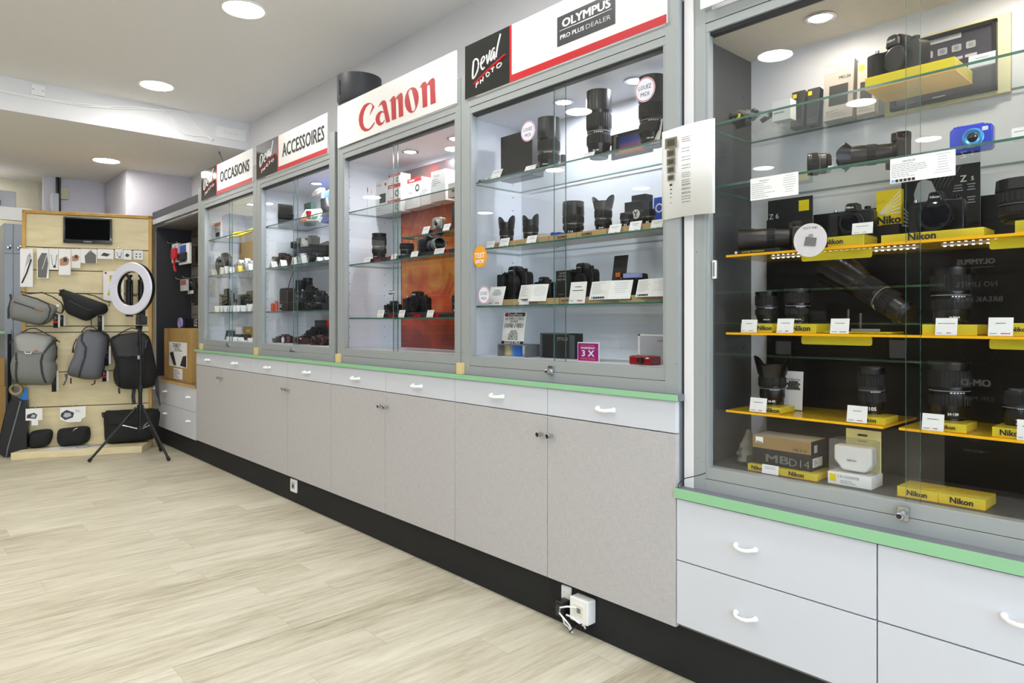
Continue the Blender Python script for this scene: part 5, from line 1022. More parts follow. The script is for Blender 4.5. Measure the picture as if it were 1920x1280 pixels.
# shelf four
def nlens(label, px, Y, z, wpx, top, **k): return lens(label, px, Y, z, wpx, top, **k)
ris('yellow block under the leftmost lens, fourth shelf', 1389, 1447, 2.045, Z4 + .0005, .028, .28)
ris('yellow block under the second lens, fourth shelf', 1455, 1530, 2.045, Z4 + .0005, .028, .14)
ris('yellow block under the tall lens right of the pane edge, fourth shelf', 1729, 1832, 2.045, Z4 + .0005, .028, .0, None)
ris('yellow block at the right picture edge, fourth shelf', 1893, 1975, 2.045, Z4 + .0005, .032, -.25)
nlens('black lens with yellow reflections, leftmost on the fourth shelf', 1438, 2.12, Z4 + .029, 42, 547, txt='NIKKOR', bands=2)
nlens('black lens with a broad top ring, second on the fourth shelf', 1496, 2.12, Z4 + .029, 46, 541, txt='NIKKOR', bands=2)
nlens('tall black zoom lens right of the pane edge, fourth shelf', 1783, 2.12, Z4 + .029, 66, 502, txt='24-70/2.8', bands=2)
tb = T(0, 0, 0); P0 = PY(1705, 592, 2.10); P1 = PY(1575, 508, 2.17); dv_ = (P1 - P0); L = dv_.length * 1.12; q = dv_.to_track_quat('Z', 'Y').to_euler()
lens('huge black telephoto lens tilted to the left on a clear stand', 0, 0, 0, 0, 0, hood='flower', hf=.36, loc=P0, dims=(.060, L), rot=q, bands=2, flare=1.55, txt='70-200')
xs = XY(1588, 2.12); t = thing('lens_stand', 'clear stand with two rods holding the tilted telephoto', 'display riser', (xs, 2.10, Z4 + .0005))
part('base', B().box(-.09, .13, 0, .10, 0, .006, acrY), t, bevel=.001); 
for dx, hh in ((.0, .072), (.035, .060)): part('rod', B().cyl(.0035, .006, hh, clearP, 12, T(dx, .03, 0)), t)
part('plaque', B().box(.02, .10, -.002, 0, .006, .014, silver), t)
for a, b_, tp, lab in ((1389, 1418, 599, 'in front of the leftmost lens'), (1456, 1487, 597, 'in front of the second lens'), (1556, 1591, 597, 'under the tilted telephoto'), (1753, 1794, 596, 'in front of the tall zoom'), (1852, 1899, 595, 'near the right picture edge')): card('white price card ' + lab + ', fourth shelf', a, b_, tp, 2.036, Z4 + .0005, 10, seed=a, text=1)
# shelf five
ris('yellow block under the lens with flared hood, fifth shelf', 1406, 1462, 2.045, Z5 - .0015, .020, .25, tw=.5); ris('yellow block under the lens left of the pane edge, fifth shelf', 1612, 1660, 2.05, Z5 - .0015, .020, -.15, tw=.6)
ris('yellow block under the tall lens, right half of the fifth shelf', 1758, 1812, 2.045, Z5 + .0005, .022, -.15, tw=.55); ris('yellow block at the right picture edge, fifth shelf', 1860, 1935, 2.045, Z5 + .0005, .024, .0, tw=.6)
nlens('lens with wide petal hood at the left of the fifth shelf', 1448, 2.13, Z5 + .019, 66, 667, hood='petal', hf=.35, flare=1.35, bands=1, txt='16-80')
nlens('lens with shiny top rim left of the pane edge, fifth shelf', 1634, 2.13, Z5 + .019, 48, 688, bands=2, txt='105')
nlens('tall lens with shiny top rim, right half of the fifth shelf', 1780, 2.13, Z5 + .023, 70, 678, bands=2, txt='24-120')
nlens('short lens with silver band at the right picture edge, fifth shelf', 1905, 2.12, Z5 + .025, 46, 730, bands=1, txt='35')
card('white warning leaflet hanging beside the petal hood lens', 1469, 1504, 696, 2.18, Z5, 4, text=9, seed=71, title='ATTENTION', price=False, name='leaflet')
for a, b_, tp, lab in ((1405, 1436, 746, 'beside the petal hood lens'), (1587, 1625, 761, 'left of the pane edge'), (1728, 1769, 776, 'in front of the tall lens'), (1906, 1945, 788, 'at the right picture edge')): card('white price card ' + lab + ', fifth shelf', a, b_, tp, 2.036, Z5, 10, seed=a, text=1)
# case floor
ris('yellow block under the brown and black box, left end', 1402, 1452, 2.03, Z6, .020, -.1, tw=.5, d=.12); ris('yellow block under the brown and black box, right end', 1456, 1532, 2.03, Z6, .020, .0, tw=.38, d=.12)
x0, x1 = XY(1411, 2.05), XY(1521, 2.05); w = x1 - x0; h = ZZ(1411, 814, 2.05) - Z6 - .0205
t = thing('grip_box', 'brown and black MB-D14 box standing on yellow blocks', 'box', ((x0 + x1) / 2, 2.05, Z6 + .0205)); brn = mat('box_brown', '96794f', .5)
part('carton', B().box(-w / 2, w / 2, 0, .105, 0, h * .56, caseDk).box(-w / 2, w / 2, 0, .105, h * .56, h, brn, faces={'+z': lightg, '+x': caseDk}), t, bevel=.0005)
b = B().text('MB', mat('grey_print', '6b6d6e', .5), -w * .06, h * .25, w=w * .40, h=h * .27, y=-.001, bold=.025).text('D14', mat('grey_print2', '8f9192', .5), w * .31, h * .22, w=w * .33, h=h * .25, y=-.001, bold=-.015).text('MB-D14', ink, w * .32, h * .66, w=w * .22, y=-.001, bold=.01).box(-w * .44, -w * .31, -.001, 0, h * .74, h * .95, paper).text('Nikon', ink, -w * .375, h * .78, w=w * .10, y=-.0016, bold=.03).lines(w * .1, w * .42, h * .74, h * .88, 4, brn, -.001)
Mx = T(w / 2, 0, 0) @ R('Z', 90); b.box(.01, .075, -.001, 0, h * .12, h * .42, paper, Mx).lines(.015, .045, h * .15, h * .38, 4, ink, -.0016, None, Mx).box(.02, .04, -.001, 0, h * .6, h * .85, lightg, Mx)
part('print', b, t, smooth=False)
card('small white price card in front of the MB-D14 box', 1428, 1459, 872, 2.02, Z6, 8, seed=81, text=2, price=False)
x0, x1 = XY(1552, 2.04), XY(1634, 2.04); w = x1 - x0; h = ZZ(1560, 806, 2.04) - Z6
t = thing('blister_pack', 'clear pack holding a white half-case with a yellow header', 'packet', ((x0 + x1) / 2, 2.04, Z6))
part('base', B().box(-w / 2, w / 2, 0, .085, 0, h * .22, paper, faces={'+x': paper}), t, bevel=.0005); part('header', B().box(-w * .30, w / 2, .07, .074, h * .22, h, mat('cream_yellow', 'efe6a0', .5)).rbox(-w * .02, w * .2, .0685, .07, h * .88, h * .92, .002, ink), t)
part('blister', B().box(-w / 2, w / 2, .004, .07, h * .221, h * .84, clearP), t, bevel=.006, seg=3)
part('white_case', B().prism([(-w * .42, h * .72), (w * .44, h * .72), (w * .45, h * .42), (w * .30, h * .26), (-w * .22, h * .26), (-w * .42, h * .44)], .018, .062, white).text('NIKON', inkg, 0, h * .46, w=w * .22, y=.017, bold=.03), t, bevel=.006, seg=3)
part('print', B().text('CB-N2000SB', inkg, -w * .02, h * .16, w=w * .5, y=-.001, bold=.01).box(-w * .45, -w * .30, -.001, 0, h * .06, h * .19, yel).lines(-w * .2, w * .3, h * .03, h * .1, 2, inkg, -.001), t, smooth=False)
for a, b_, lab in ((1682, 1758, 'left of the pair of empty yellow blocks on the case floor'), (1759.5, 1848, 'right of the pair of empty yellow blocks on the case floor')):
    x0, x1 = XY(a, 2.03), XY(b_, 2.03); w = x1 - x0; t = thing('acrylic_stand', lab, 'display riser', ((x0 + x1) / 2, 2.03, Z6), group='empty yellow blocks'); hz = .026
    part('block', B().box(-w / 2, w / 2, 0, .10, 0, hz, acrY), t, bevel=.0006); part('painted_edge_glow', B().box(-w / 2, w / 2, -.0004, .10, -.0, .0015, yelD), t); part('lettering', B().text('Nikon', ink, 0, hz * .5, w=w * .5, y=-.001, bold=.05), t, smooth=False)
    part('disc_mark', B().lathe([(.030, hz + .0002), (.033, hz + .0006), (.034, hz + .0002)], acrY, 32, T(.0, .05, 0), cap=False), t)
b = B(); R_ = random.Random(9)
v = []; f = []; n = 12
for i in range(n):
    for j in range(n): th = 2 * math.pi * i / n; z = .11 * j / (n - 1); r = (.030 * (1 - (j / (n - 1)) ** 1.6) + .004) * R_.uniform(.8, 1.2); v.append((r * math.cos(th), r * math.sin(th) * 1.5 + .0, z))
for i in range(n):
    for j in range(n - 1): f.append((i * n + j, ((i + 1) % n) * n + j, ((i + 1) % n) * n + j + 1, i * n + j + 1))
o = b.add(v, f, mat('foam_grey', '8f8f8a', .8, var=.2)).build('bag', loc=(-1.165, 2.14, Z6)); tag(o, 'crumpled grey plastic bag in the lower left corner of the near case', 'bag')
# sensor chart taped across the posts
x0, x1 = XY(1238, 1.935), XY(1341, 1.935); w = x1 - x0; zt = ZZ(1238, 247, 1.935); zb = ZZ(1238, 413, 1.935); h = zt - zb
t = thing('sensor_chart', 'white paper chart of sensor sizes taped across the white strip', 'paper', ((x0 + x1) / 2, 1.935, zb)); v = []; f = []; n = 16
for i in range(n + 1):
    for j in range(2): x = -w / 2 + w * i / n; v.append((x, .006 * math.cos(i / n * 3.5) + .004, (h + (.0) if j else 0) + .004 * math.sin(i / n * 3)))
for i in range(n): f.append((i * 2, i * 2 + 2, i * 2 + 3, i * 2 + 1))
o = part('sheet', B().add(v, f, paper), t); sm = o.modifiers.new('thickness', 'SOLIDIFY'); sm.thickness = .0006
b = B(); br = mat('sensor_brown', '7d7560', .5); bd_ = mat('sensor_dark', '3a3a2c', .3)
for k, (q, s) in enumerate(((.85, .030), (.735, .021), (.64, .021), (.55, .019), (.46, .017), (.38, .010), (.33, .006), (.285, .005), (.24, .004), (.18, .003))):
    z = h * q; xx = -w * .30; 
    if k < 5: b.box(xx - s * .8, xx + s * .8, -.0012, -.0004, z - s * .58, z + s * .58, br)
    b.box(xx - s * .5, xx + s * .5, -.0018, -.0004, z - s * .36, z + s * .36, bd_); b.lines(-w * .10, w * .40, z - .008, z + .012, 3 if k in (0, 4, 5) else 2, ink, -.0008, .0014, None, k)
M = T(0, .0, 0); part('print', b, t, smooth=False, loc=(0, .0025, 0))

# ------------------------------------------------------------ soft bags
def puff(outline, depth, m, name, parent, n=7, back=.25, pw=2.4, **k):
    # outline: (x, z) points; swells toward -y by depth, and a little to the back
    P = [Vector(p) for p in outline]; Q = []
    for i in range(len(P)):
        a, b_, c, d = P[i - 1], P[i], P[(i + 1) % len(P)], P[(i + 2) % len(P)]
        for t in (0, .33, .66): Q.append(.5 * ((2 * b_) + (c - a) * t + (2 * a - 5 * b_ + 4 * c - d) * t * t + (3 * b_ - a - 3 * c + d) * t ** 3))
    cx = sum(q.x for q in Q) / len(Q); cz = sum(q.y for q in Q) / len(Q); K = len(Q); v = []; f = []
    rings = [(1 - ((i / n)), -depth * (1 - (1 - i / n) ** pw) ** .5) for i in range(n)]
    rings = [(r if r > .02 else .02, y) for r, y in rings]
    for r, y in [(.3, depth * back), (.85, depth * back * .9)] + rings:
        for q in Q: v.append((cx + (q.x - cx) * r, y, cz + (q.y - cz) * r))
    nr = len(v) // K
    for r in range(nr - 1):
        for i in range(K): j = (i + 1) % K; f.append((r * K + i, r * K + j, (r + 1) * K + j, (r + 1) * K + i))
    f.append(list(range(K))); f.append([(nr - 1) * K + i for i in range(K)][::-1])
    o = part(name, B().add(v, f, m), parent, angle=70, **k)
    def surf(x, z, lift=.003):
        dx, dz = x - cx, z - cz; best = 1e9
        for i in range(K):
            a = Q[i]; b_ = Q[(i + 1) % K]; ex, ez = b_.x - a.x, b_.y - a.y; det = dx * (-ez) + dz * ex
            if abs(det) < 1e-9: continue
            s_ = ((a.x - cx) * (-ez) + (a.y - cz) * ex) / det; u = (dx * (a.y - cz) - dz * (a.x - cx)) / det
            if s_ > 0 and -.001 <= u <= 1.001: best = min(best, s_)
        r = min(1, 1 / best) if best < 1e8 else 0
        return -depth * max(0, 1 - r ** pw) ** .5 - lift
    return o, surf
def seam(b, surf, pts, r, m, lift=.002, n=6):
    P = []
    for i in range(len(pts) - 1):
        for t in range(n): P.append((pts[i][0] + (pts[i + 1][0] - pts[i][0]) * t / n, pts[i][1] + (pts[i + 1][1] - pts[i][1]) * t / n))
    P.append(pts[-1]); b.tube([(x, surf(x, z, lift), z) for x, z in P], r, m, 6)
def flapon(b, surf, poly, m, lift=.006, n=10):      # a flap following the surface: quad strip between top and bottom outlines
    top, bot = poly; v = []; f = []
    for i in range(n + 1):
        t = i / n; a = lerp(top, t); c = lerp(bot, t)
        for j in range(n + 1): s_ = j / n; x = a[0] + (c[0] - a[0]) * s_; z = a[1] + (c[1] - a[1]) * s_; v.append((x, surf(x, z, lift + (.004 if j == n else 0)), z))
    for i in range(n):
        for j in range(n): q = i * (n + 1) + j; f.append((q, q + 1, q + n + 2, q + n + 1))
    b.add(v, f, m)
def lerp(P, t):
    k = t * (len(P) - 1); i = min(int(k), len(P) - 2); u = k - i
    return (P[i][0] + (P[i + 1][0] - P[i][0]) * u, P[i][1] + (P[i + 1][1] - P[i][1]) * u)
TH = math.radians(69); D0 = Vector((-7.45, .873, 0)); U = Vector((math.cos(TH), math.sin(TH), 0)); NN = Vector((math.sin(TH), -math.cos(TH), 0))
def DL(px, py, off=0):
    d = Vector((*_d(px), 0)); t = (D0.dot(NN) + off) / d.dot(NN); p = d * t; return ((p - D0).dot(U), H - (py - HY) / F * t)
def dthing(name, label, cat, off, group=None, x=0, z=0): p = D0 + NN * off + U * x; return thing(name, label, cat, (p.x, p.y, z), TH, group)
za = zoom(0, 320, 4.795); zb_ = zoom(0, 587, 4.225); zc_ = zoom(0, 530, 6.097)
def D(zf, off): return lambda x, y: DL(*zf(x, y), off)
# the wooden stand itself
W_, HT = 1.03, 2.185
t = dthing('display_stand', 'birch plywood slat wall with honey wood edge and low platform', 'display stand', 0)
gs = sorted([DL(160, y, 0)[1] for y in (466, 508, 550, 611, 622.5, 696, 760)]); b = B(); zz = 0
for g in gs + [HT - .028]:
    b.box(.028, W_ - .028, 0, .02, zz, g - .004, ply); zz = g + .004
b.box(.028, W_ - .028, .008, .03, 0, HT - .02, mat('groove_dark', '4a3a22', .7)); part('slat_panel', b, t, smooth=False)
part('frame', B().box(0, .028, -.012, .05, 0, HT, plyE).box(W_ - .028, W_, -.012, .05, 0, HT, plyE).box(0, W_, -.012, .05, HT - .028, HT, plyE), t, bevel=.002)
part('platform', B().prism([(-.0, 0), (.0, 0)], 0, 0, ply) if False else B().add([(.05, -.002, 0), (1.03, -.002, 0), (.98, -.285, 0), (-.02, -.255, 0), (.05, -.002, .062), (1.03, -.002, .062), (.98, -.285, .062), (-.02, -.255, .062)], [(0, 1, 2, 3), (7, 6, 5, 4), (3, 2, 6, 7), (2, 1, 5, 6), (1, 0, 4, 5), (0, 3, 7, 4)], ply), t, bevel=.004)
q0, q1 = D(za, .03)(568, 410), D(za, .03)(1005, 662); w = q1[0] - q0[0]; h = q0[1] - q1[1]
t = dthing('television', 'small black flat screen fixed on the birch stand', 'screen', .03, None, (q0[0] + q1[0]) / 2, q1[1])
part('casing', B().rbox(-w / 2, w / 2, 0, .029, 0, h, .006, blackG), t, bevel=.002); part('screen', B().box(-w * .46, w * .46, -.001, 0, h * .14, h * .94, mat('screen_black', '020203', .5, spec=.05)), t, smooth=False); part('lettering', B().text('SAMSUNG', silver, 0, h * .07, w=w * .17, y=-.001, bold=.02), t, smooth=False)
# little packets on hooks
orgp = mat('print_sand', 'c9a080', .6); greyp = mat('print_grey', '6a6c66', .6)
def pk(label, x0, y0, x1, y1, deco, off=.07):
    a = D(za, off)(x0, y0); c = D(za, off)(x1, y1); w = c[0] - a[0]; h = a[1] - c[1]; t = dthing('hang_packet', label, 'packet', off, 'white packets hanging on hooks', (a[0] + c[0]) / 2, c[1])
    part('card', B().rbox(-w / 2, w / 2, 0, .006, 0, h, .004, paper), t, bevel=.0005); b = B(); deco(b, w, h); part('print', b, t, smooth=False)
    part('hook', B().tube([(0, off - .001, h + .006), (0, -.01, h + .006), (0, -.015, h + .012)], .002, steel, 6), t)
def arm(b, w, h): b.prism([(-w * .4, 0), (-w * .1, h * .5), (w * .4, h * .75), (w * .3, h * .9), (w * .05, h * .8)], -.0008, 0, lightg).tube([(-w * .35, -.002, h * .1), (w * .0, -.002, h * .35), (w * .38, -.002, h * .72)], .006, blk, 6).prism([(w * .1, h * .82), (w * .3, h * .85), (w * .3, h * .78)], -.0012, 0, skin)
def torso(b, w, h): b.prism([(-w * .42, h * .02), (-w * .44, h * .6), (-w * .1, h * .85), (w * .35, h * .85), (w * .45, h * .5), (w * .3, h * .02)], -.0008, 0, greyp).prism([(-w * .1, h * .3), (-w * .02, h * .3), (w * .4, h * .8), (w * .3, h * .8)], -.0014, 0, lightg)
def hand(b, w, h): b.prism([(-w * .4, h * .35), (-w * .4, h * .6), (w * .1, h * .72), (w * .4, h * .6), (w * .3, h * .4), (0, h * .35)], -.0008, 0, skin).box(-w * .1, w * .2, -.0014, 0, h * .5, h * .66, darkg)
def strp(b, w, h): b.tube([(-w * .3, -.001, h * .7), (-w * .1, -.001, h * .2), (w * .2, -.001, h * .2), (w * .35, -.001, h * .7)], .002, blk, 6).prism([(-w * .1, h * .1), (w * .3, h * .1), (w * .1, h * .25)], -.001, 0, blk)
def block(b, w, h): b.prism([(-w * .3, h * .35), (w * .1, h * .25), (w * .3, h * .5), (-w * .1, h * .65)], -.001, 0, darkg)
def dots(b, w, h): [b.box(x - w * .08, x + w * .08, -.001, 0, z - h * .06, z + h * .06, ink) for x in (-w * .2, w * .2) for z in (h * .3, h * .6)]
def man(b, w, h): b.prism([(-w * .2, 0), (-w * .25, h * .5), (w * .1, h * .9), (w * .45, h * .6), (w * .45, 0)], -.001, 0, greyp).prism([(0, h * .8), (w * .2, h * .8), (w * .15, h * .97)], -.0014, 0, skin)
pk('longest white packet showing an arm with a strap, leftmost', 180, 697, 296, 1045, arm); pk('white packet with a grey-shirted torso print', 332, 697, 438, 968, torso)
pk('short white packet with a thin camera strap print', 442, 697, 523, 890, strp); pk('white packet with a hand holding a camera print', 527, 700, 635, 937, hand, .09); pk('white packet with a raised fist print', 640, 700, 722, 875, hand)
pk('white packet with a man in a camouflage jacket print', 724, 700, 870, 832, man); pk('wide white packet with a folded belt print', 876, 703, 1020, 795, block); pk('small white packet with two clips print', 1035, 705, 1104, 790, strp)
pk('small white packet with a dark plate print', 1109, 710, 1180, 800, block); pk('small white packet with four dark dots, rightmost', 1200, 715, 1285, 800, dots)
a = D(za, .05)(928, 900); c = D(za, .05)(1112, 1170); w = c[0] - a[0]; h = a[1] - c[1]; t = dthing('hang_packet', 'white packet with a mustard yellow jacket behind the ring light', 'packet', .05, None, (a[0] + c[0]) / 2, c[1])
part('card', B().box(-w / 2, w / 2, 0, .008, 0, h, paper), t, bevel=.0006); mus = mat('mustard', 'c9b420', .6)
part('print', B().prism([(-w * .3, h * .18), (-w * .15, h * .55), (-w * .2, h * .85), (w * .0, h * .85), (w * .1, h * .7), (w * .35, h * .65), (w * .42, h * .3), (w * .15, h * .2)], -.001, 0, mus).cyl(w * .06, 0, .001, red, 12, T(-w * .38, 0, h * .93) @ R('X', 90)).box(-w * .1, w * .2, -.0014, 0, h * .18, h * .4, darkg), t, smooth=False)
for k, (x, y0, y1, lab) in enumerate(((1162, 935, 1310, 'left of two small folded black tripods seen through the ring'), (1272, 935, 1310, 'right of two small folded black tripods seen through the ring'))):
    a = D(za, .08)(x, y0); c = D(za, .08)(x, y1); h = a[1] - c[1]; r = .034; t = dthing('folded_tripod', lab, 'tripod', .08, 'folded black tripods', a[0], c[1])
    part('head', B().lathe([(r * .5, h * .80), (r * .9, h * .82), (r * .9, h * .87), (r * .5, h * .89), (r * .5, h * .94), (r * .8, h * .95), (r * .8, h)], blk, 20), t)
    for i in range(3): th = i * 2.09 + .5; part('leg', B().cyl(r * .42, 0, h * .81, blk, 12, T(r * .55 * math.cos(th), r * .55 * math.sin(th), 0)), t)
    part('knob', B().cyl(.006, 0, .03, blkM, 12, T(r, -.01, h * .5) @ R('Y', 90)), t)
# slings and backpacks
def tags(t, x, y, z, hh=.12, rc=True):
    b = B(); M = T(x, y, z) @ R('Z', 35); b.box(-.018, .018, 0, .002, -hh, 0, blkM, M).box(-.018, .018, -.0008, 0, -hh * .65, -hh * .5, red if rc else ink, M).lines(-.012, .012, -hh * .45, -hh * .1, 4, white, -.001, .002, M)
    part('tag', b, t, smooth=False); part('tag', B().box(-.016, .016, 0, .0012, -hh * .9, 0, paper, T(x + .02, y + .01, z - .005) @ R('Z', -40)), t, smooth=False)
def outl(zf, off, pts, zbase=0): f = D(zf, off); return [f(*p) for p in pts]
def bag(name, label, cat, zf, off, depth, m, pts, group=None, pw=2.4):
    P = outl(zf, off + depth * .2, pts); x0 = sum(p[0] for p in P) / len(P); z0 = min(p[1] for p in P); t = dthing(name, label, cat, off, group, x0, z0)
    mk = lambda k: (lambda q: [(p[0] - x0, p[1] - z0) for p in outl(zf, off + depth * k, q)])
    L = mk(.1); L.s = mk(.95)
    o, s = puff(mk(.2)(pts), depth, m, 'body', t, pw=pw); return t, L, s
OFF = .13
t, L, s = bag('sling_bag', 'grey sling bag with orange-brown zip pull, hanging upper left', 'bag', zc_, OFF, .10, fabG, [(105, 250), (150, 155), (220, 122), (330, 150), (450, 190), (560, 235), (640, 270), (640, 330), (590, 420), (520, 470), (430, 485), (340, 468), (200, 435), (112, 400)], pw=3)
b = B(); seam(b, s, L.s([(150, 215), (250, 245), (400, 295), (490, 325)]), .005, strapm); part('zip', b, t); b = B(); seam(b, s, L.s([(400, 298), (490, 325)]), .007, mat('tan_leather', 'a5683a', .6)); part('zip_pull', b, t)
b = B(); seam(b, s, L.s([(230, 130), (400, 180), (540, 245), (570, 300), (540, 400), (470, 475)]), .006, strapm); part('piping', b, t)
q = L([(235, 100), (330, 125), (480, 110), (600, 160), (690, 220), (730, 290), (700, 350), (640, 330)]); part('strap', B().tube([(x, .0, z) for x, z in q], .014, strapm, 8, flat=.35), t)
q = L([(110, 130), (120, 190), (90, 300), (90, 410)]); part('strap_end', B().tube([(x, .01, z) for x, z in q], .010, strapm, 6, flat=.4), t); q = L([(640, 360)])[0]; tags(t, q[0], -.02, q[1]); q = L([(690, 370)])[0]; tags(t, q[0], .02, q[1], .10, False)
q = L.s([(628, 258)])[0]; part('button', B().cyl(.011, 0, .004, white, 16, T(q[0], s(q[0], q[1]), q[1]) @ R('X', 90)), t)
t, L, s = bag('sling_bag', 'black sling bag hanging to the right of the grey one', 'bag', zc_, OFF, .10, fabB, [(690, 120), (720, 80), (800, 100), (950, 150), (1130, 215), (1215, 250), (1230, 320), (1180, 360), (1110, 375), (1060, 405), (980, 435), (850, 390), (750, 335), (715, 220)], pw=3)
b = B(); seam(b, s, L.s([(790, 205), (900, 260), (1040, 320)]), .005, strapm); part('zip', b, t); q = L([(880, 120), (980, 125), (1080, 150), (1180, 200), (1250, 220), (1240, 270)]); part('strap', B().tube([(x, .01, z) for x, z in q], .012, strapm, 8, flat=.4), t)
q = L([(740, 95), (690, 100), (685, 125), (735, 150)]); part('roll_end', B().tube([(x, -.01, z) for x, z in q], .018, fabB, 8), t); q = L([(1145, 375)])[0]; tags(t, q[0], -.02, q[1], .14, False)
q = L([(1050, 400), (1045, 450), (1048, 490)]); part('loose_strap', B().tube([(x, -.02, z) for x, z in q], .004, strapm, 6), t)
def pack_(label, m, pts, top, bot, seams, hook, buckle, fm=None, off=OFF, depth=.15):
    t, L, s = bag('backpack', label, 'backpack', zc_, off, depth, m, pts, pw=3.5)
    if top: b = B(); flapon(b, s, (L.s(top), L.s(bot)), fm or m); o = part('flap', b, t, angle=60); so = o.modifiers.new('thickness', 'SOLIDIFY'); so.thickness = .008; so.offset = -1
    for q in seams: b = B(); seam(b, s, L.s(q), .009, strapm if m is not fabB else blk2); part('zip', b, t)
    q = L(hook); part('handle', B().tube([(x, .0, z) for x, z in q], .009, strapm, 8, flat=.5), t)
    if buckle: q = L.s([buckle])[0]; y = s(*q, .014); part('buckle', B().tube([(q[0] - .025, y, q[1] + .012), (q[0] - .018, y, q[1] - .006), (q[0] + .02, y, q[1] - .006), (q[0] + .026, y, q[1] + .012)], .004, white if m is not fabB else blkM, 8), t)
    return t, L, s
t, L, s = pack_('mid grey flap-top backpack with white metal buckle, far left', fabG, [(105, 940), (135, 850), (165, 760), (150, 640), (185, 580), (300, 568), (450, 582), (560, 610), (610, 650), (640, 720), (645, 830), (625, 900), (650, 960), (625, 1100), (580, 1165), (400, 1172), (200, 1160), (125, 1090)],
      [(155, 625), (200, 585), (320, 575), (450, 590), (598, 628)], [(190, 772), (270, 785), (360, 795), (440, 800), (500, 790)], [[(175, 800), (190, 900), (180, 1020), (175, 1140)], [(490, 810), (470, 900), (480, 1020), (505, 1145)], [(600, 660), (540, 740), (500, 800)]], [(240, 570), (330, 525), (400, 520), (480, 560), (600, 620), (680, 680)], (330, 800), fabL)
q = L([(140, 650), (105, 680), (110, 700), (130, 670)]); part('strap', B().tube([(x, 0, z) for x, z in q], .006, strapm, 6), t); q = L([(615, 670), (650, 740), (650, 850), (620, 900)]); part('strap', B().tube([(x, -.01, z) for x, z in q], .012, strapm, 8, flat=.4), t)
q = L([(170, 1150), (130, 1200), (110, 1225)]); part('strap_end', B().tube([(x, 0, z) for x, z in q], .012, strapm, 8, flat=.5), t); q = L([(620, 1000)])[0]; tags(t, q[0], -.02, q[1], .19, False)
b = B(); q = L.s([(395, 770), (445, 785)]); b.box(q[0][0], q[1][0], s(*q[0], .014), s(*q[0], .010), q[1][1], q[0][1], mat('tan_leather', '')); part('leather_tab', b, t)
t, L, s = pack_('slate grey zip backpack tilted to the right, in the middle', fabG2, [(940, 565), (1000, 532), (1100, 540), (1180, 572), (1240, 640), (1232, 780), (1195, 960), (1150, 1090), (1000, 1108), (870, 1085), (765, 1045), (790, 925), (835, 830), (870, 650)],
      None, None, [[(930, 580), (930, 660), (985, 740), (970, 860), (925, 980), (890, 1080)], [(1010, 545), (1120, 550), (1200, 600), (1240, 690)]], [(930, 560), (970, 515), (1010, 500), (1070, 510), (1110, 540)], None, depth=.14)
q = L([(870, 640), (835, 720), (830, 800)]); part('strap', B().tube([(x, 0, z) for x, z in q], .010, strapm, 8, flat=.4), t); q = L([(760, 1040), (765, 1100), (730, 1170)]); part('strap_end', B().tube([(x, -.03, z) for x, z in q], .013, fabG2, 8, flat=.5), t)
q = L([(1090, 1110), (1085, 1150), (1050, 1165)]); part('loose_strap', B().tube([(x, -.03, z) for x, z in q], .006, strapm, 6), t); q = L([(815, 1085), (815, 1150)]); part('loose_strap', B().tube([(x, -.03, z) for x, z in q], .006, strapm, 6), t); q = L([(1225, 720)])[0]; tags(t, q[0], -.04, q[1], .18, False); q = L([(1200, 1000)])[0]; tags(t, q[0], -.04, q[1], .10)
t, L, s = pack_('black flap-top backpack behind the light stand pole', fabB, [(1255, 650), (1320, 600), (1480, 572), (1620, 575), (1700, 620), (1740, 760), (1780, 950), (1798, 1090), (1740, 1190), (1540, 1218), (1380, 1210), (1305, 1150), (1285, 1030), (1310, 930), (1275, 800)],
      [(1265, 655), (1380, 590), (1500, 578), (1620, 585), (1690, 640)], [(1340, 838), (1430, 848), (1520, 845), (1580, 840), (1640, 825)], [[(1330, 860), (1350, 960), (1345, 1080), (1350, 1190)], [(1640, 850), (1650, 960), (1640, 1080), (1650, 1190)]], [(1270, 640), (1350, 590), (1430, 545), (1500, 515), (1580, 530), (1660, 590)], (1480, 850), mat('flap_black', '36383a', .8, var=.2, scale=200))
q = L([(1790, 1090), (1800, 1250), (1820, 1350), (1830, 1400)]); part('strap', B().tube([(x, -.02, z) for x, z in q], .016, strapm, 8, flat=.4), t); q = L([(1530, 1215), (1520, 1300), (1530, 1390)]); part('strap', B().tube([(x, 0, z) for x, z in q], .016, strapm, 8, flat=.4), t); q = L([(1360, 1200), (1365, 1265)]); part('loose_strap', B().tube([(x, -.02, z) for x, z in q], .008, strapm, 6, flat=.5), t)
q = L([(1685, 650), (1680, 745)]); part('accessory_strap', B().tube([(x, s(x, z, .01), z) for x, z in q], .010, mat('navy', '2a3050', .6), 8, flat=.4), t)
for x0, x1, y0, lab in ((0, 0, 0, ''),): pass
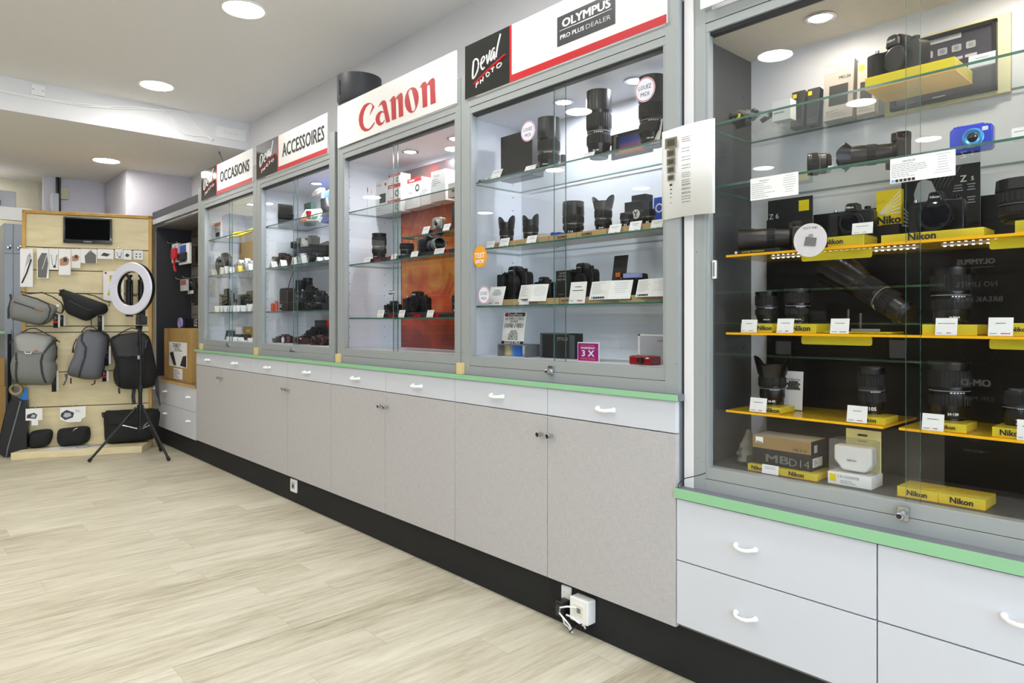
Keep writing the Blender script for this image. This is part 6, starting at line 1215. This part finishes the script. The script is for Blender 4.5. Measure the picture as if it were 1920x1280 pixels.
# goods on the platform
def hdr(label, x0, y0, x1, y1, off):
    a = D(zb_, off)(x0, y0); c = D(zb_, off)(x1, y1); w = c[0] - a[0]; h = a[1] - c[1]; return a, c, w, h
ZP = .0625
t, L, s = bag('pouch', 'small black zip pouch at the left of the platform', 'pouch', zb_, .05, .07, fabB, [(225, 1000), (235, 925), (290, 900), (400, 893), (417, 940), (390, 1010), (330, 1036), (240, 1040)]); t.location.z = ZP + .001
a, c, w, h = hdr('', 203, 757, 335, 885, .12); q = (c[0] + a[0]) / 2
x_, z_ = a[0], c[1]; tl = dthing('header_card', 'white header card of the small pouch with a grey product print', 'card', .12, 'header cards above the pouches', q, z_)
part('card', B().prism([(-w / 2, h * .3), (w / 2, h * .3), (w / 2, h), (-w / 2, h), ], 0, .0012, paper).prism([(-w * .15, 0), (w * .25, 0), (w * .25, h * .3), (-w * .15, h * .3)], 0, .0012, paper), tl, smooth=False); part('print', B().prism([(-w * .45, h * .45), (w * .1, h * .38), (w * .2, h * .62), (0, h * .75), (-w * .4, h * .65)], -.001, 0, darkg).prism([(-w * .2, h * .48), (w * .05, h * .45), (w * .1, h * .62), (-w * .1, h * .66)], -.0015, 0, lightg), tl, smooth=False); part('hook', B().tube([(0, .119, h + .004), (0, -.01, h + .004)], .002, steel, 6), tl)
t, L, s = bag('pouch', 'wide black zip pouch with silver puller in the middle of the platform', 'pouch', zb_, .05, .09, fabB, [(447, 920), (465, 865), (560, 850), (690, 840), (715, 885), (705, 950), (655, 982), (560, 992), (480, 998), (450, 965)]); t.location.z = ZP + .002
q = L.s([(575, 880), (590, 862), (608, 858)]); part('puller', B().tube([(x, s(x, z, .006), z) for x, z in q], .004, steel, 6), t)
a, c, w, h = hdr('', 475, 743, 678, 857, .12); tl = dthing('header_card', 'wider white header card with an open pouch print', 'card', .12, 'header cards above the pouches', (a[0] + c[0]) / 2, c[1])
part('card', B().prism([(-w * .5, h * .2), (-w * .2, 0), (w * .3, 0), (w * .35, h * .2), (w / 2, h * .3), (w / 2, h), (-w / 2, h * .95)], 0, .0012, paper), tl, smooth=False); part('print', B().prism([(-w * .48, h * .4), (-w * .3, h * .15), (0, h * .3), (w * .05, h * .6), (-w * .25, h * .8), (-w * .45, h * .6)], -.001, 0, darkg).prism([(-w * .38, h * .4), (-w * .25, h * .3), (-w * .05, h * .4), (-w * .1, h * .6), (-w * .3, h * .62)], -.0015, 0, lightg).lines(w * .1, w * .4, h * .6, h * .8, 2, inkg, -.001), tl, smooth=False); part('hook', B().tube([(0, .119, h + .004), (0, -.01, h + .004)], .002, steel, 6), tl)
t, L, s = bag('messenger_bag', 'large black messenger bag standing at the right of the platform', 'bag', zb_, .045, .11, fabB, [(822, 900), (825, 760), (900, 745), (1050, 740), (1250, 735), (1256, 850), (1225, 955), (1150, 985), (1000, 998), (845, 1005)], pw=4); t.location.z = ZP + .002
b = B(); flapon(b, s, (L.s([(828, 765), (950, 748), (1100, 742), (1248, 740)]), L.s([(840, 850), (930, 852), (1080, 862), (1180, 870)])), fabB); o = part('flap', b, t, angle=60); so = o.modifiers.new('thickness', 'SOLIDIFY'); so.thickness = .006; so.offset = -1
q = L([(812, 760), (820, 800)]); part('side_tab', B().tube([(x, 0, z) for x, z in q], .012, strapm, 8), t)
p = [(.16, -.245, .0632), (.66, -.25, .0632), (.74, -.12, .0632), (.26, -.07, .0632)]
t = dthing('leaflet', 'flat white leaflet with black frame drawings on the platform', 'paper', 0)
part('sheet', B().add(p + [(x, y, z + .0006) for x, y, z in p], [(3, 2, 1, 0), (4, 5, 6, 7), (0, 1, 5, 4), (1, 2, 6, 5), (2, 3, 7, 6), (3, 0, 4, 7)], paper), t, smooth=False)
b = B()
for cx_, cy_ in ((.50, -.18), (.58, -.14)): b.tube([(cx_ - .05, cy_ - .02, .0655), (cx_ + .03, cy_ - .03, .0655), (cx_ + .06, cy_ + .02, .0655), (cx_ - .02, cy_ + .03, .0655)], .0035, blk, 6, closed=True, flat=.3)
b.tube([(.33, -.19, .0655), (.45, -.14, .0655)], .003, blk, 6, flat=.3); part('print', b, t, smooth=False)

# ------------------------------------------------------------ ring light on its tripod
rc = PX(247.5, 541, -6.55); pole = Vector((-6.60, 0, 0)); pole.y = PX(263, 700, -6.60).y
t = thing('ring_light', 'large white ring light on a tall black tripod stand', 'ring light', (pole.x, pole.y, 0))
ring = Vector((-6.52, PX(247.5, 541, -6.52).y, ZZ(0, 0, 1) if False else PX(247.5, 541, -6.52).z)); rel = ring - pole
nrm = Vector((.514, -.854, .03)).normalized(); Mr = T(*rel) @ nrm.to_track_quat('Z', 'Y').to_matrix().to_4x4()
sR = .226; part('ring_housing', B().lathe([(sR * .66, -.02), (sR * .64, -.02), (sR * .64, .012), (sR * 1.0, .012), (sR * 1.0, -.02), (sR * .96, -.03), (sR * .68, -.03), (sR * .66, -.02)], blk, 72, Mr, cap=False), t)
part('diffuser', B().lathe([(sR * .645, .012), (sR * .67, .024), (sR * .97, .024), (sR * .998, .012)], ringM, 72, Mr, cap=False), t)
zr = rel.z - sR - .01
part('control_box', B().rbox(-.03, .11, -.03, .03, zr - .075, zr, .01, blk), t, bevel=.004); part('pole', B().cyl(.0125, .30, zr - .08, blkM, 16).cyl(.016, .24, .62, blkM, 16).cyl(.019, .58, .63, blk, 16), t)
part('tilt_knob', B().cyl(.014, -.02, .03, blk, 14, T(.02, -.01, zr - .10) @ R('X', 90)), t)
part('light_head', B().box(-.05, .05, -.02, .02, zr - .01, zr + .02, blk).cyl(.01, zr - .1, zr, steel, 12), t)
crown = .44; part('collar', B().cyl(.026, crown - .03, crown + .02, blk, 18).cyl(.024, .24, .27, blk, 18), t)
for q in (PZ(166, 867, 0), PZ(317, 864, 0), PZ(302, 846, 0)):
    f = Vector((q.x, q.y, .008)) - Vector((pole.x, pole.y, 0)); h_ = Vector((f.x * .08, f.y * .08, crown)); d_ = (f - h_)
    part('leg', B().tube([h_, h_ + d_ * .97], .0105, blk, 10).tube([h_ + d_ * .95, f], .014, blk2, 10), t)
    part('brace', B().tube([Vector((f.x * .06, f.y * .06, .255)), h_ + d_ * .33], .006, steel, 6), t)
cb = B(); q = [(0.02, -.02, zr - .10), (.06, -.03, zr - .16), (.05, -.03, zr - .26), (.08, -.03, zr - .22), (.07, -.03, zr - .14), (.09, -.03, zr - .10), (.10, -.03, zr - .2), (.07, -.03, zr - .33)]
part('cable', cb.tube([(x, y, z) for x, y, z in q], .004, blk, 6), t); part('plug', B().cyl(.009, 0, .03, lightg, 10, T(.07, -.03, zr - .37)), t)

# ------------------------------------------------------------ open bay contents
zq = zoom(280, 380, 4.575); ZB1 = .6375
x0, x1 = XY(315, 2.0), XY(366, 2.0); w = x1 - x0; h = ZZ(315, 615, 2.0) - ZB1
t = thing('cardboard_box', 'brown cardboard box with white picture label on the low chest', 'box', ((x0 + x1) / 2 + .0, 1.965, ZB1))
part('carton', B().box(-w / 2, w / 2, 0, .27, 0, h, carton), t, bevel=.002); b = B().box(-w * .30, w * .36, -.001, 0, h * .27, h * .74, paper).text('STABILITY', ink, 0, h * .68, w=w * .30, y=-.0018, bold=.02).prism([(-w * .27, h * .52), (-w * .14, h * .56), (-w * .02, h * .30), (-w * .12, h * .29)], -.0018, 0, ink).prism([(w * .12, h * .30), (w * .22, h * .48), (w * .34, h * .50), (w * .34, h * .28)], -.0018, 0, ink).lines(-w * .1, w * .32, h * .56, h * .63, 2, ink, -.0018).box(-w * .12, w * .2, -.001, 0, h * .04, h * .24, paper).lines(-w * .1, w * .17, h * .06, h * .22, 5, ink, -.0018); part('label', b, t, smooth=False)
def hookpack(label, a, b_, tp, bt, Y, deco, m=paper, d=.02):
    x0, x1 = XY(a, Y), XY(b_, Y); w = x1 - x0; zb2 = ZZ((a + b_) / 2, bt, Y); h = ZZ((a + b_) / 2, tp, Y) - zb2
    t = thing('hang_packet', label, 'packet', ((x0 + x1) / 2, Y, zb2)); part('card', B().box(-w / 2, w / 2, 0, d, 0, h, m), t, bevel=.001); b = B(); deco(b, w, h); part('print', b, t, smooth=False)
    part('hook', B().tube([(0, YB - Y, h + .004), (0, -.06, h + .004), (0, -.07, h + .02)], .003, steel, 6), t)
hookpack('white and blue packet with black pouch hanging in the bay', 335, 355, 457, 495, 2.08, lambda b, w, h: b.box(-w * .45, w * .2, -.001, 0, h * .1, h * .95, sky1).box(-w * .4, w * .3, -.02, 0, h * .2, h * .55, blk))
hookpack('red camera strap packet hanging leftmost in the bay', 322, 334, 457, 492, 2.06, lambda b, w, h: b.rbox(-w * .3, w * .4, -.02, 0, h * .2, h * .75, .01, red).tube([(0, -.01, h * .2), (w * .1, -.01, -h * .2), (w * .3, -.01, -h * .5)], .010, red, 8, flat=.3).cyl(.01, 0, .012, steel, 12, T(0, -.01, h * .85)), lightg)
hookpack('black packet with white barcode label, middle of the bay', 349, 366, 522, 552, 2.08, lambda b, w, h: b.box(-w * .3, w * .3, -.001, 0, h * .05, h * .25, paper).lines(-w * .3, w * .3, h * .5, h * .8, 3, inkg, -.001), caseDk)
hookpack('clear grey packet hanging left of the barcode packet', 338, 350, 524, 545, 2.04, lambda b, w, h: b.box(-w * .4, w * .4, -.001, 0, h * .5, h * .95, mat('rust', '9a5a4a', .5)), lightg)
hookpack('dark packet near the post at the right of the bay', 366, 376, 460, 492, 2.15, lambda b, w, h: b.box(-w * .4, w * .4, -.001, 0, h * .1, h * .3, mat('navy', '')), caseDk)
hookpack('black pouch packet low near the post in the bay', 364, 380, 532, 572, 2.12, lambda b, w, h: b.rbox(-w * .4, w * .4, -.03, 0, h * .1, h * .8, .02, blk2), caseDk)
carton_('black box with white lettering behind the cardboard box', 347, 376, 597, 2.22, ZB1 + .0, .06, caseDk, deco=lambda b, w, h, d: b.text('LE', white, w * .2, h * .93, w=w * .2, y=-.001, bold=.03))
tag(B().lathe([(.05, 0), (.05, .02), (.04, .02), (.04, 0)], mat('lilac', 'b9a8e6', .4), 32, T(XY(340, 2.06), 2.06, ZB1 + h + .0512 + .22) @ R('X', 90), cap=False).build('tape_ring') , 'pale lilac ring standing on the cardboard box', 'ring')
o = bpy.data.objects['tape_ring']; o.data.transform(T(0, 0, -(ZB1 + h + .0512 + .22) + ZB1 + (ZZ(315, 615, 2.0) - ZB1) + .051))

# ------------------------------------------------------------ wall plates, sockets, cables
XB_ = BX + .001
def plate(label, a, b_, t0, t1, n):
    p, q, p2 = PX(a, t0, BX), PX(b_, t1, BX), PX(a, t1, BX); w = abs(q.y - p.y); h = p.z - p2.z; t = thing('wall_socket', label, 'socket', (BX, (p.y + q.y) / 2, p2.z), math.pi / 2)
    part('plate', B().rbox(-w / 2, w / 2, -.012, 0, 0, h, .004, white), t, bevel=.002)
    for i in range(n): cx_ = (i - (n - 1) / 2) * .045 - .01; part('outlet', B().lathe([(.019, 0), (.019, .002), (.017, .003), (.016, .001), (0, .0008)], white, 24, T(cx_, -.012, h / 2) @ R('X', 90)).cyl(.0018, 0, .0016, ink, 8, T(cx_ - .007, -.012, h / 2) @ R('X', 90)).cyl(.0018, 0, .0016, ink, 8, T(cx_ + .007, -.012, h / 2) @ R('X', 90)).cyl(.0018, -.002, .0015, ink, 8, T(cx_, -.012, h / 2 + .008) @ R('X', 90)), t)
    if n == 0: part('screws', B().cyl(.004, 0, .001, midg, 8, T(-.03, -.012, h * .5) @ R('X', 90)).cyl(.004, 0, .001, midg, 8, T(.03, -.012, h * .5) @ R('X', 90)), t)
plate('white triple socket plate at the right end of the ceiling step', 404.5, 461, 235, 257, 3); plate('square white blank plate on the left of the ceiling step', 58, 84, 157, 177, 0)
zk = zoom(0, 100, 3.84)
def bcable(label, pts, r=.006): tag(B().tube([PX(*zk(x, y), BX + .008) for x, y in pts], r, white, 8).build('cable'), label, 'cable', 'white cables on the ceiling step')
bcable('upper white cable clipped along the ceiling step', [(0, 262), (150, 295), (300, 318), (500, 352), (700, 378), (850, 383), (1000, 388), (1150, 405), (1310, 415), (1340, 440), (1420, 530), (1490, 590), (1530, 620)])
bcable('lower white cable sagging along the ceiling step', [(0, 272), (200, 312), (400, 345), (600, 380), (850, 396), (1050, 402), (1180, 415), (1230, 460), (1280, 540), (1330, 580), (1400, 592), (1480, 597), (1530, 625)])
p = [PX(*zk(1530, 622), BX + .01), PY(*zk(1570, 690), 2.22), PY(*zk(1590, 740), 2.10), PY(*zk(1605, 790), 2.02)]
tag(B().tube(p, .007, mat('cable_grey', '6e6c64', .6), 8).build('cable'), 'grey cable dropping behind the OCCASIONS sign', 'cable')
def sock_plate(label, a, b_, t0, t1, Y, d=.012, deco=None):
    x0, x1 = XY(a, Y), XY(b_, Y); zt, zb2 = ZZ(a, t0, Y), ZZ(a, t1, Y); w = x1 - x0; h = zt - zb2; t = thing('wall_socket', label, 'socket', ((x0 + x1) / 2, Y, zb2)); part('plate', B().rbox(-w / 2, w / 2, 0, d, 0, h, .006, white), t, bevel=.003, seg=3); b = B(); deco(b, w, h); part('insert', b, t); return t
sock_plate('small white network socket on the black plinth, centre', 544, 555.5, 896, 920, 1.960, .011, lambda b, w, h: b.rbox(-w * .25, w * .25, -.002, 0, h * .25, h * .8, .003, lightg).box(-w * .12, w * .12, -.003, 0, h * .35, h * .6, ink))
t = sock_plate('bulky white surface-mounted network box under the nearest cabinet', 1068, 1102, 1116, 1160, 1.925, .046, lambda b, w, h: b.rbox(-w * .28, w * .28, -.002, 0, h * .25, h * .75, .002, mat('ivory', 'e9e4d4', .4)).box(-w * .06, w * .12, -.004, 0, h * .42, h * .62, midg))
t = sock_plate('flat white power socket with a plug in it, low on the plinth', 1052, 1070, 1095, 1128, 1.962, .009, lambda b, w, h: b.lathe([(w * .42, 0), (w * .42, .003), (w * .36, .003)], white, 24, T(0, 0, h * .45) @ R('X', 90), cap=False))
x = XY(1054, 1.93); z = ZZ(1054, 1135, 1.93); t = thing('power_adapter', 'square black power adapter plugged in beside the white box', 'adapter', (x, 1.925, z - .03)); part('body', B().rbox(-.022, .022, -.012, .034, -.008, .05, .006, blk), t, bevel=.003); part('label', B().rbox(-.012, .014, -.0135, -.012, .0, .036, .002, darkg), t)
zs = zoom(980, 740, 2.559)
def cab(label, pts, r, m, Ys=None): tag(B().tube([PY(*zs(x, y), (Ys[i] if Ys else 1.93)) for i, (x, y) in enumerate(pts)], r, m, 8).build('cable'), label, 'cable')
cab('white looped cable leaving the white network box', [(258, 1020), (215, 1015), (180, 1020), (175, 1045), (200, 1075), (225, 1105), (240, 1140)], .0035, white, [1.92, 1.905, 1.90, 1.90, 1.905, 1.92, 1.93])
cab('second white cable curling down to the floor', [(210, 1055), (235, 1065), (265, 1090), (295, 1108), (300, 1120)], .0035, white, [1.915, 1.91, 1.92, 1.94, 1.95])
cab('white cable dropping from the black adapter', [(190, 1060), (200, 1095), (225, 1120), (235, 1140)], .003, white, [1.92] * 4)
cab('short black cable across the white ones near the floor', [(225, 1138), (245, 1118), (275, 1105), (300, 1085)], .003, blk, [1.915, 1.91, 1.92, 1.95])
cab('thin black wire hanging down the plinth left of the adapter', [(120, 885), (128, 940), (150, 1010), (190, 1080), (215, 1120)], .0012, blk, [1.962, 1.962, 1.96, 1.95, 1.93])
zs2 = zoom(1260, 640, 4.264)
tag(B().tube([PY(*zs2(x, y), Y_) for (x, y), Y_ in zip([(48, 1172), (52, 1140), (80, 1108), (110, 1092), (190, 1075), (240, 1062), (268, 1050)], [1.925, 1.93, 1.935, 1.94, 1.94, 1.943, 1.948])], .0018, blk, 6).build('cable'), 'thin black cable arching over the corner of the low worktop', 'cable')

# ------------------------------------------------------------ the far left end of the shop
def fx(px, py, X): p = PX(px, py, X); return p.y, p.z
o = struct('trim_5', B().box(-8.5, -7.6, fx(197, 0, -8.5)[0], YW, 2.2, LOW, mat('soffit_paint', 'c9c6cd', .7)), smooth=False); o['label'] = 'white boxed soffit in the rear corner'
o = struct('trim_6', B().box(-8.62, -8.55, fx(80, 0, -8.6)[0], fx(197, 0, -8.6)[0], 1.9, LOW, mat('lilac_wall', 'd3d0d8', .7)), smooth=False)
y0 = fx(40, 0, -8.3)[0]; o = struct('trim_7', B().box(-8.36, -8.3, -1.2, fx(60, 0, -8.3)[0], fx(20, 412, -8.3)[1], fx(20, 388, -8.3)[1], white), smooth=False); o['label'] = 'white rail above the rear passage'
p = fx(0, 364, -8.4); q = fx(47, 392, -8.4); t = thing('air_conditioner', 'pale grey air conditioner end above the white rail, top left of the stand', 'air conditioner', (-8.42, (p[0] + q[0]) / 2 - .25, q[1] - .05), math.pi / 2)
part('casing', B().rbox(-.55, .28, 0, .18, 0, .22, .02, lightg), t, bevel=.006); part('louvre', B().rbox(-.5, .16, -.003, 0, .06, .13, .02, midg), t)
y0, z0__ = fx(119, 355, -8.54); tag(B().rbox(-.045, .045, -.03, 0, 0, .13, .01, mat('old_ivory', 'c9c4a8', .5), T(-8.545, y0, fx(119, 374, -8.54)[1]) @ R('Z', 90)).build('junction_box', bevel=.004), 'small ivory junction box high above the stand', 'junction box')
for k, (px, r, m, lab) in enumerate(((107, .014, blk, 'thin dark pipe above the stand, left of the ivory box'), (112, .010, darkg, 'second thinner dark pipe beside the ivory box'))):
    y, z = fx(px, 353, -8.53); tag(B().cyl(r, 1.9, LOW, m, 10, T(-8.52, y, 0)).build('pipe'), lab, 'pipe')
y0, y1 = fx(83, 0, -8.54)[0], fx(106, 0, -8.54)[0]; tag(B().box(-8.55, -8.40, y0 + .05, y1, 1.9, fx(100, 363, -8.45)[1], lightg).build('duct_cover', bevel=.003), 'pale boxed duct cover rising behind the stand', 'duct cover')
cup = mat('cupboard_blue', 'a3adb8', .4, var=.03)
XC = -8.25; ys_ = [fx(p, 0, XC)[0] for p in (8, 25, 47, 70)]; t = thing('cupboard', 'tall grey-blue cupboard with upper doors at the far left', 'cupboard', (XC, ys_[0], 0), math.pi / 2); wz = fx(10, 474, XC)[1]; tz = fx(10, 418, XC)[1]
part('carcass', B().box(0, ys_[3] - ys_[0], .02, .5, 0, tz, cup), t, smooth=False)
for i in range(3):
    a, c = ys_[i] - ys_[0] + .002, ys_[i + 1] - ys_[0] - .002
    d = part('door', B().box(a, c, 0, .018, .08, wz - .004, cup), t, bevel=.001); part('handle', B().tube([((a + c) / 2 + .02, 0, wz - .75), ((a + c) / 2 + .02, -.02, wz - .77), ((a + c) / 2 + .02, -.02, wz - .85), ((a + c) / 2 + .02, 0, wz - .87)], .004, steel, 6), d)
    d = part('door', B().box(a, c, 0, .018, wz, tz - .002, cup), t, bevel=.001); part('handle', B().lathe([(.016, 0), (.02, .01), (.016, .012)], steel, 16, T((a + c) / 2, 0, wz + .06) @ R('X', 90)), d)
def fbox(label, a, b_, t0, X, m, d=.3, z=0):
    y0, y1 = fx(a, 0, X)[0], fx(b_, 0, X)[0]; h = fx((a + b_) / 2, t0, X)[1] - z; t = thing('cardboard_box', label, 'box', (X, (y0 + y1) / 2, z), math.pi / 2); w = y1 - y0; part('carton', B().box(-w / 2, w / 2, 0, d, 0, h, m), t, bevel=.003); part('tape', B().box(-.025, .025, -.001, d, h, h + .0008, mat('tape', 'c8a96a', .4)), t, smooth=False); return h
h1 = fbox('large brown cardboard box on the floor at the left picture edge', -40, 11, 725, -7.95, carton)
fbox('smaller brown cardboard box stacked on the large one, left edge', -30, 9, 672, -7.97, carton, .25, h1 + .001)
t = thing('work_table', 'dark table with green edge behind the boxes at the left picture edge', 'table', (-8.1, fx(-60, 0, -8.1)[0], 0), math.pi / 2); zt = fx(4, 620, -8.1)[1]; part('top', B().box(0, fx(9, 0, -8.1)[0] - fx(-60, 0, -8.1)[0], 0, .5, zt - .03, zt, mat('navy_top', '2c3a55', .5), faces={'-y': green}), t, bevel=.001)
for x in (.02, .3): part('leg', B().box(x, x + .03, .02, .05, 0, zt - .03, blkM), t)
# slanted black case leaning by the stand
t = dthing('reflector_case', 'tall slanted black case standing on the floor left of the stand', 'case', .085, None, 0, 0); q = outl(zb_, .085, [(-20, 1075), (50, 1112), (222, 1035), (220, 660), (160, 660), (110, 632), (60, 700), (-20, 1040)]); zmin = min(p_[1] for p_ in q)
t.location.z = 0; qs = [(x_, z_ - zmin) for x_, z_ in q]; part('shell', B().prism(qs, -.03, .05, mat('scuffed_black', '1f2126', .3, var=.3, scale=8)), t, bevel=.008, seg=3)
e_ = outl(zb_, .115, [(50, 1112), (60, 1050), (130, 800), (165, 665)]); part('light_edge', B().tube([(x_, -.034, z_ - zmin) for x_, z_ in e_], .006, midg, 8), t)
t = dthing('foam_pad', 'bright blue ridged pad sticking out of the slanted black case', 'pad', .09, None, 0, 0); q = outl(zb_, .09, [(165, 655), (215, 668), (216, 560), (190, 570)])
part('pad', B().prism([(x_, z_ - zmin) for x_, z_ in q], .0, .02, mat('pad_blue', '2a86e0', .5)), t, bevel=.002)
a, c = outl(zb_, .10, [(135, 600), (165, 650)]); tag(B().lathe([(.05, 0), (.05, .04), (.03, .04), (.03, 0)], mat('tape_tan', '9c8a5c', .6), 28, T(*(D0 + NN * .10 + U * a[0]).xy, a[1]) @ R('Z', 69) @ R('X', 90), cap=False).build('tape_roll'), 'tan tape roll above the slanted black case', 'tape roll')

# ------------------------------------------------------------ the opposite side of the shop, mirrored in the glass
def ymir(px, Y): return _d(px)[0] * (2 * 1.962 - Y) / _d(px)[1]
YBn = -1.18; xb1, xb0 = ymir(1768, YBn), ymir(1930, YBn)
t = thing('banner', 'black roll-up banner with white lettering, mirrored in the near case glass', 'banner', ((xb0 + xb1) / 2, YBn, .0), math.pi); w = abs(xb1 - xb0)
part('sheet', B().box(-w / 2, w / 2, 0, .004, .1, 1.75, bd), t, smooth=False); part('foot', B().rbox(-w / 2, w / 2, -.06, .08, 0, .09, .03, alu, axis='x'), t)
b = B(); s_ = w * .5
for tx_, z_, ww, bo in (('OLYMPUS', 1.575, .46, .05), ('NO LIMITS.', 1.43, .50, 0), ('BREAK FREE.*', 1.335, .62, 0), ('OM-D', .80, .36, .05), ('E-M1 Mark III', .70, .42, .0), ('MODE OPTIQUE', .36, .30, 0)): b.text(tx_, signW, w * .12, z_, w=w * ww, y=-.001, bold=bo)
b.box(-w * .10, w * .34, -.001, 0, 1.535, 1.54, lightg).lathe([(.10, .001), (.105, .001)], midg, 32, T(w * .1, 0, 1.02) @ R('X', 90), cap=False).rbox(w * .05, w * .2, -.001, 0, .42, .52, .02, midg)
part('print', b, t, smooth=False)
t = thing('wall_shelving', 'dark slat wall shelving across the shop, seen only mirrored in the glass', 'shelving', (-3.6, -4.28, 0), math.pi)
b = B(); z = .1
while z < 2.4: b.box(-3.2, 3.2, -.03, 0, z, z + .14, darkg); z += .15
part('slat_panel', b, t, smooth=False)
for z in (.75, 1.15, 1.55): part('shelf', B().box(-3.2, 3.2, -.32, -.03, z, z + .02, midg, faces={'-y': green}), t)
R_ = random.Random(3)
for k in range(14):
    z = (.771, 1.171, 1.571)[k % 3]; x = -6.4 + k * .42; w = R_.uniform(.12, .26); h = R_.uniform(.12, .28)
    t = thing('picture_frame', 'dark framed picture on the opposite shelving, mirrored in the glass', 'picture', (x, -3.98, z), math.pi, 'framed pictures opposite'); part('frame', B().box(-w / 2, w / 2, 0, .02, 0, h, [blk, darkg, mat('frame_brown', '4a3426', .5)][k % 3]), t, bevel=.002); part('photo', B().box(-w * .4, w * .4, -.001, 0, h * .1, h * .9, [lightg, midg, greyp][k % 3]), t, smooth=False)

t = thing('wall_shelving', 'dark slat wall added on the far end wall to darken reflections in the glass', 'shelving', (XL + .02, .1, 0), math.pi / 2); b = B(); z = .1  # added out of direct view to darken what the left cases mirror
while z < 2.6: b.box(-4.3, 0, -.03, 0, z, z + .14, darkg); z += .15
part('slat_panel', b, t, smooth=False)
for z in (.75, 1.3): part('shelf', B().box(-4.3, 0, -.30, -.03, z, z + .02, midg), t)
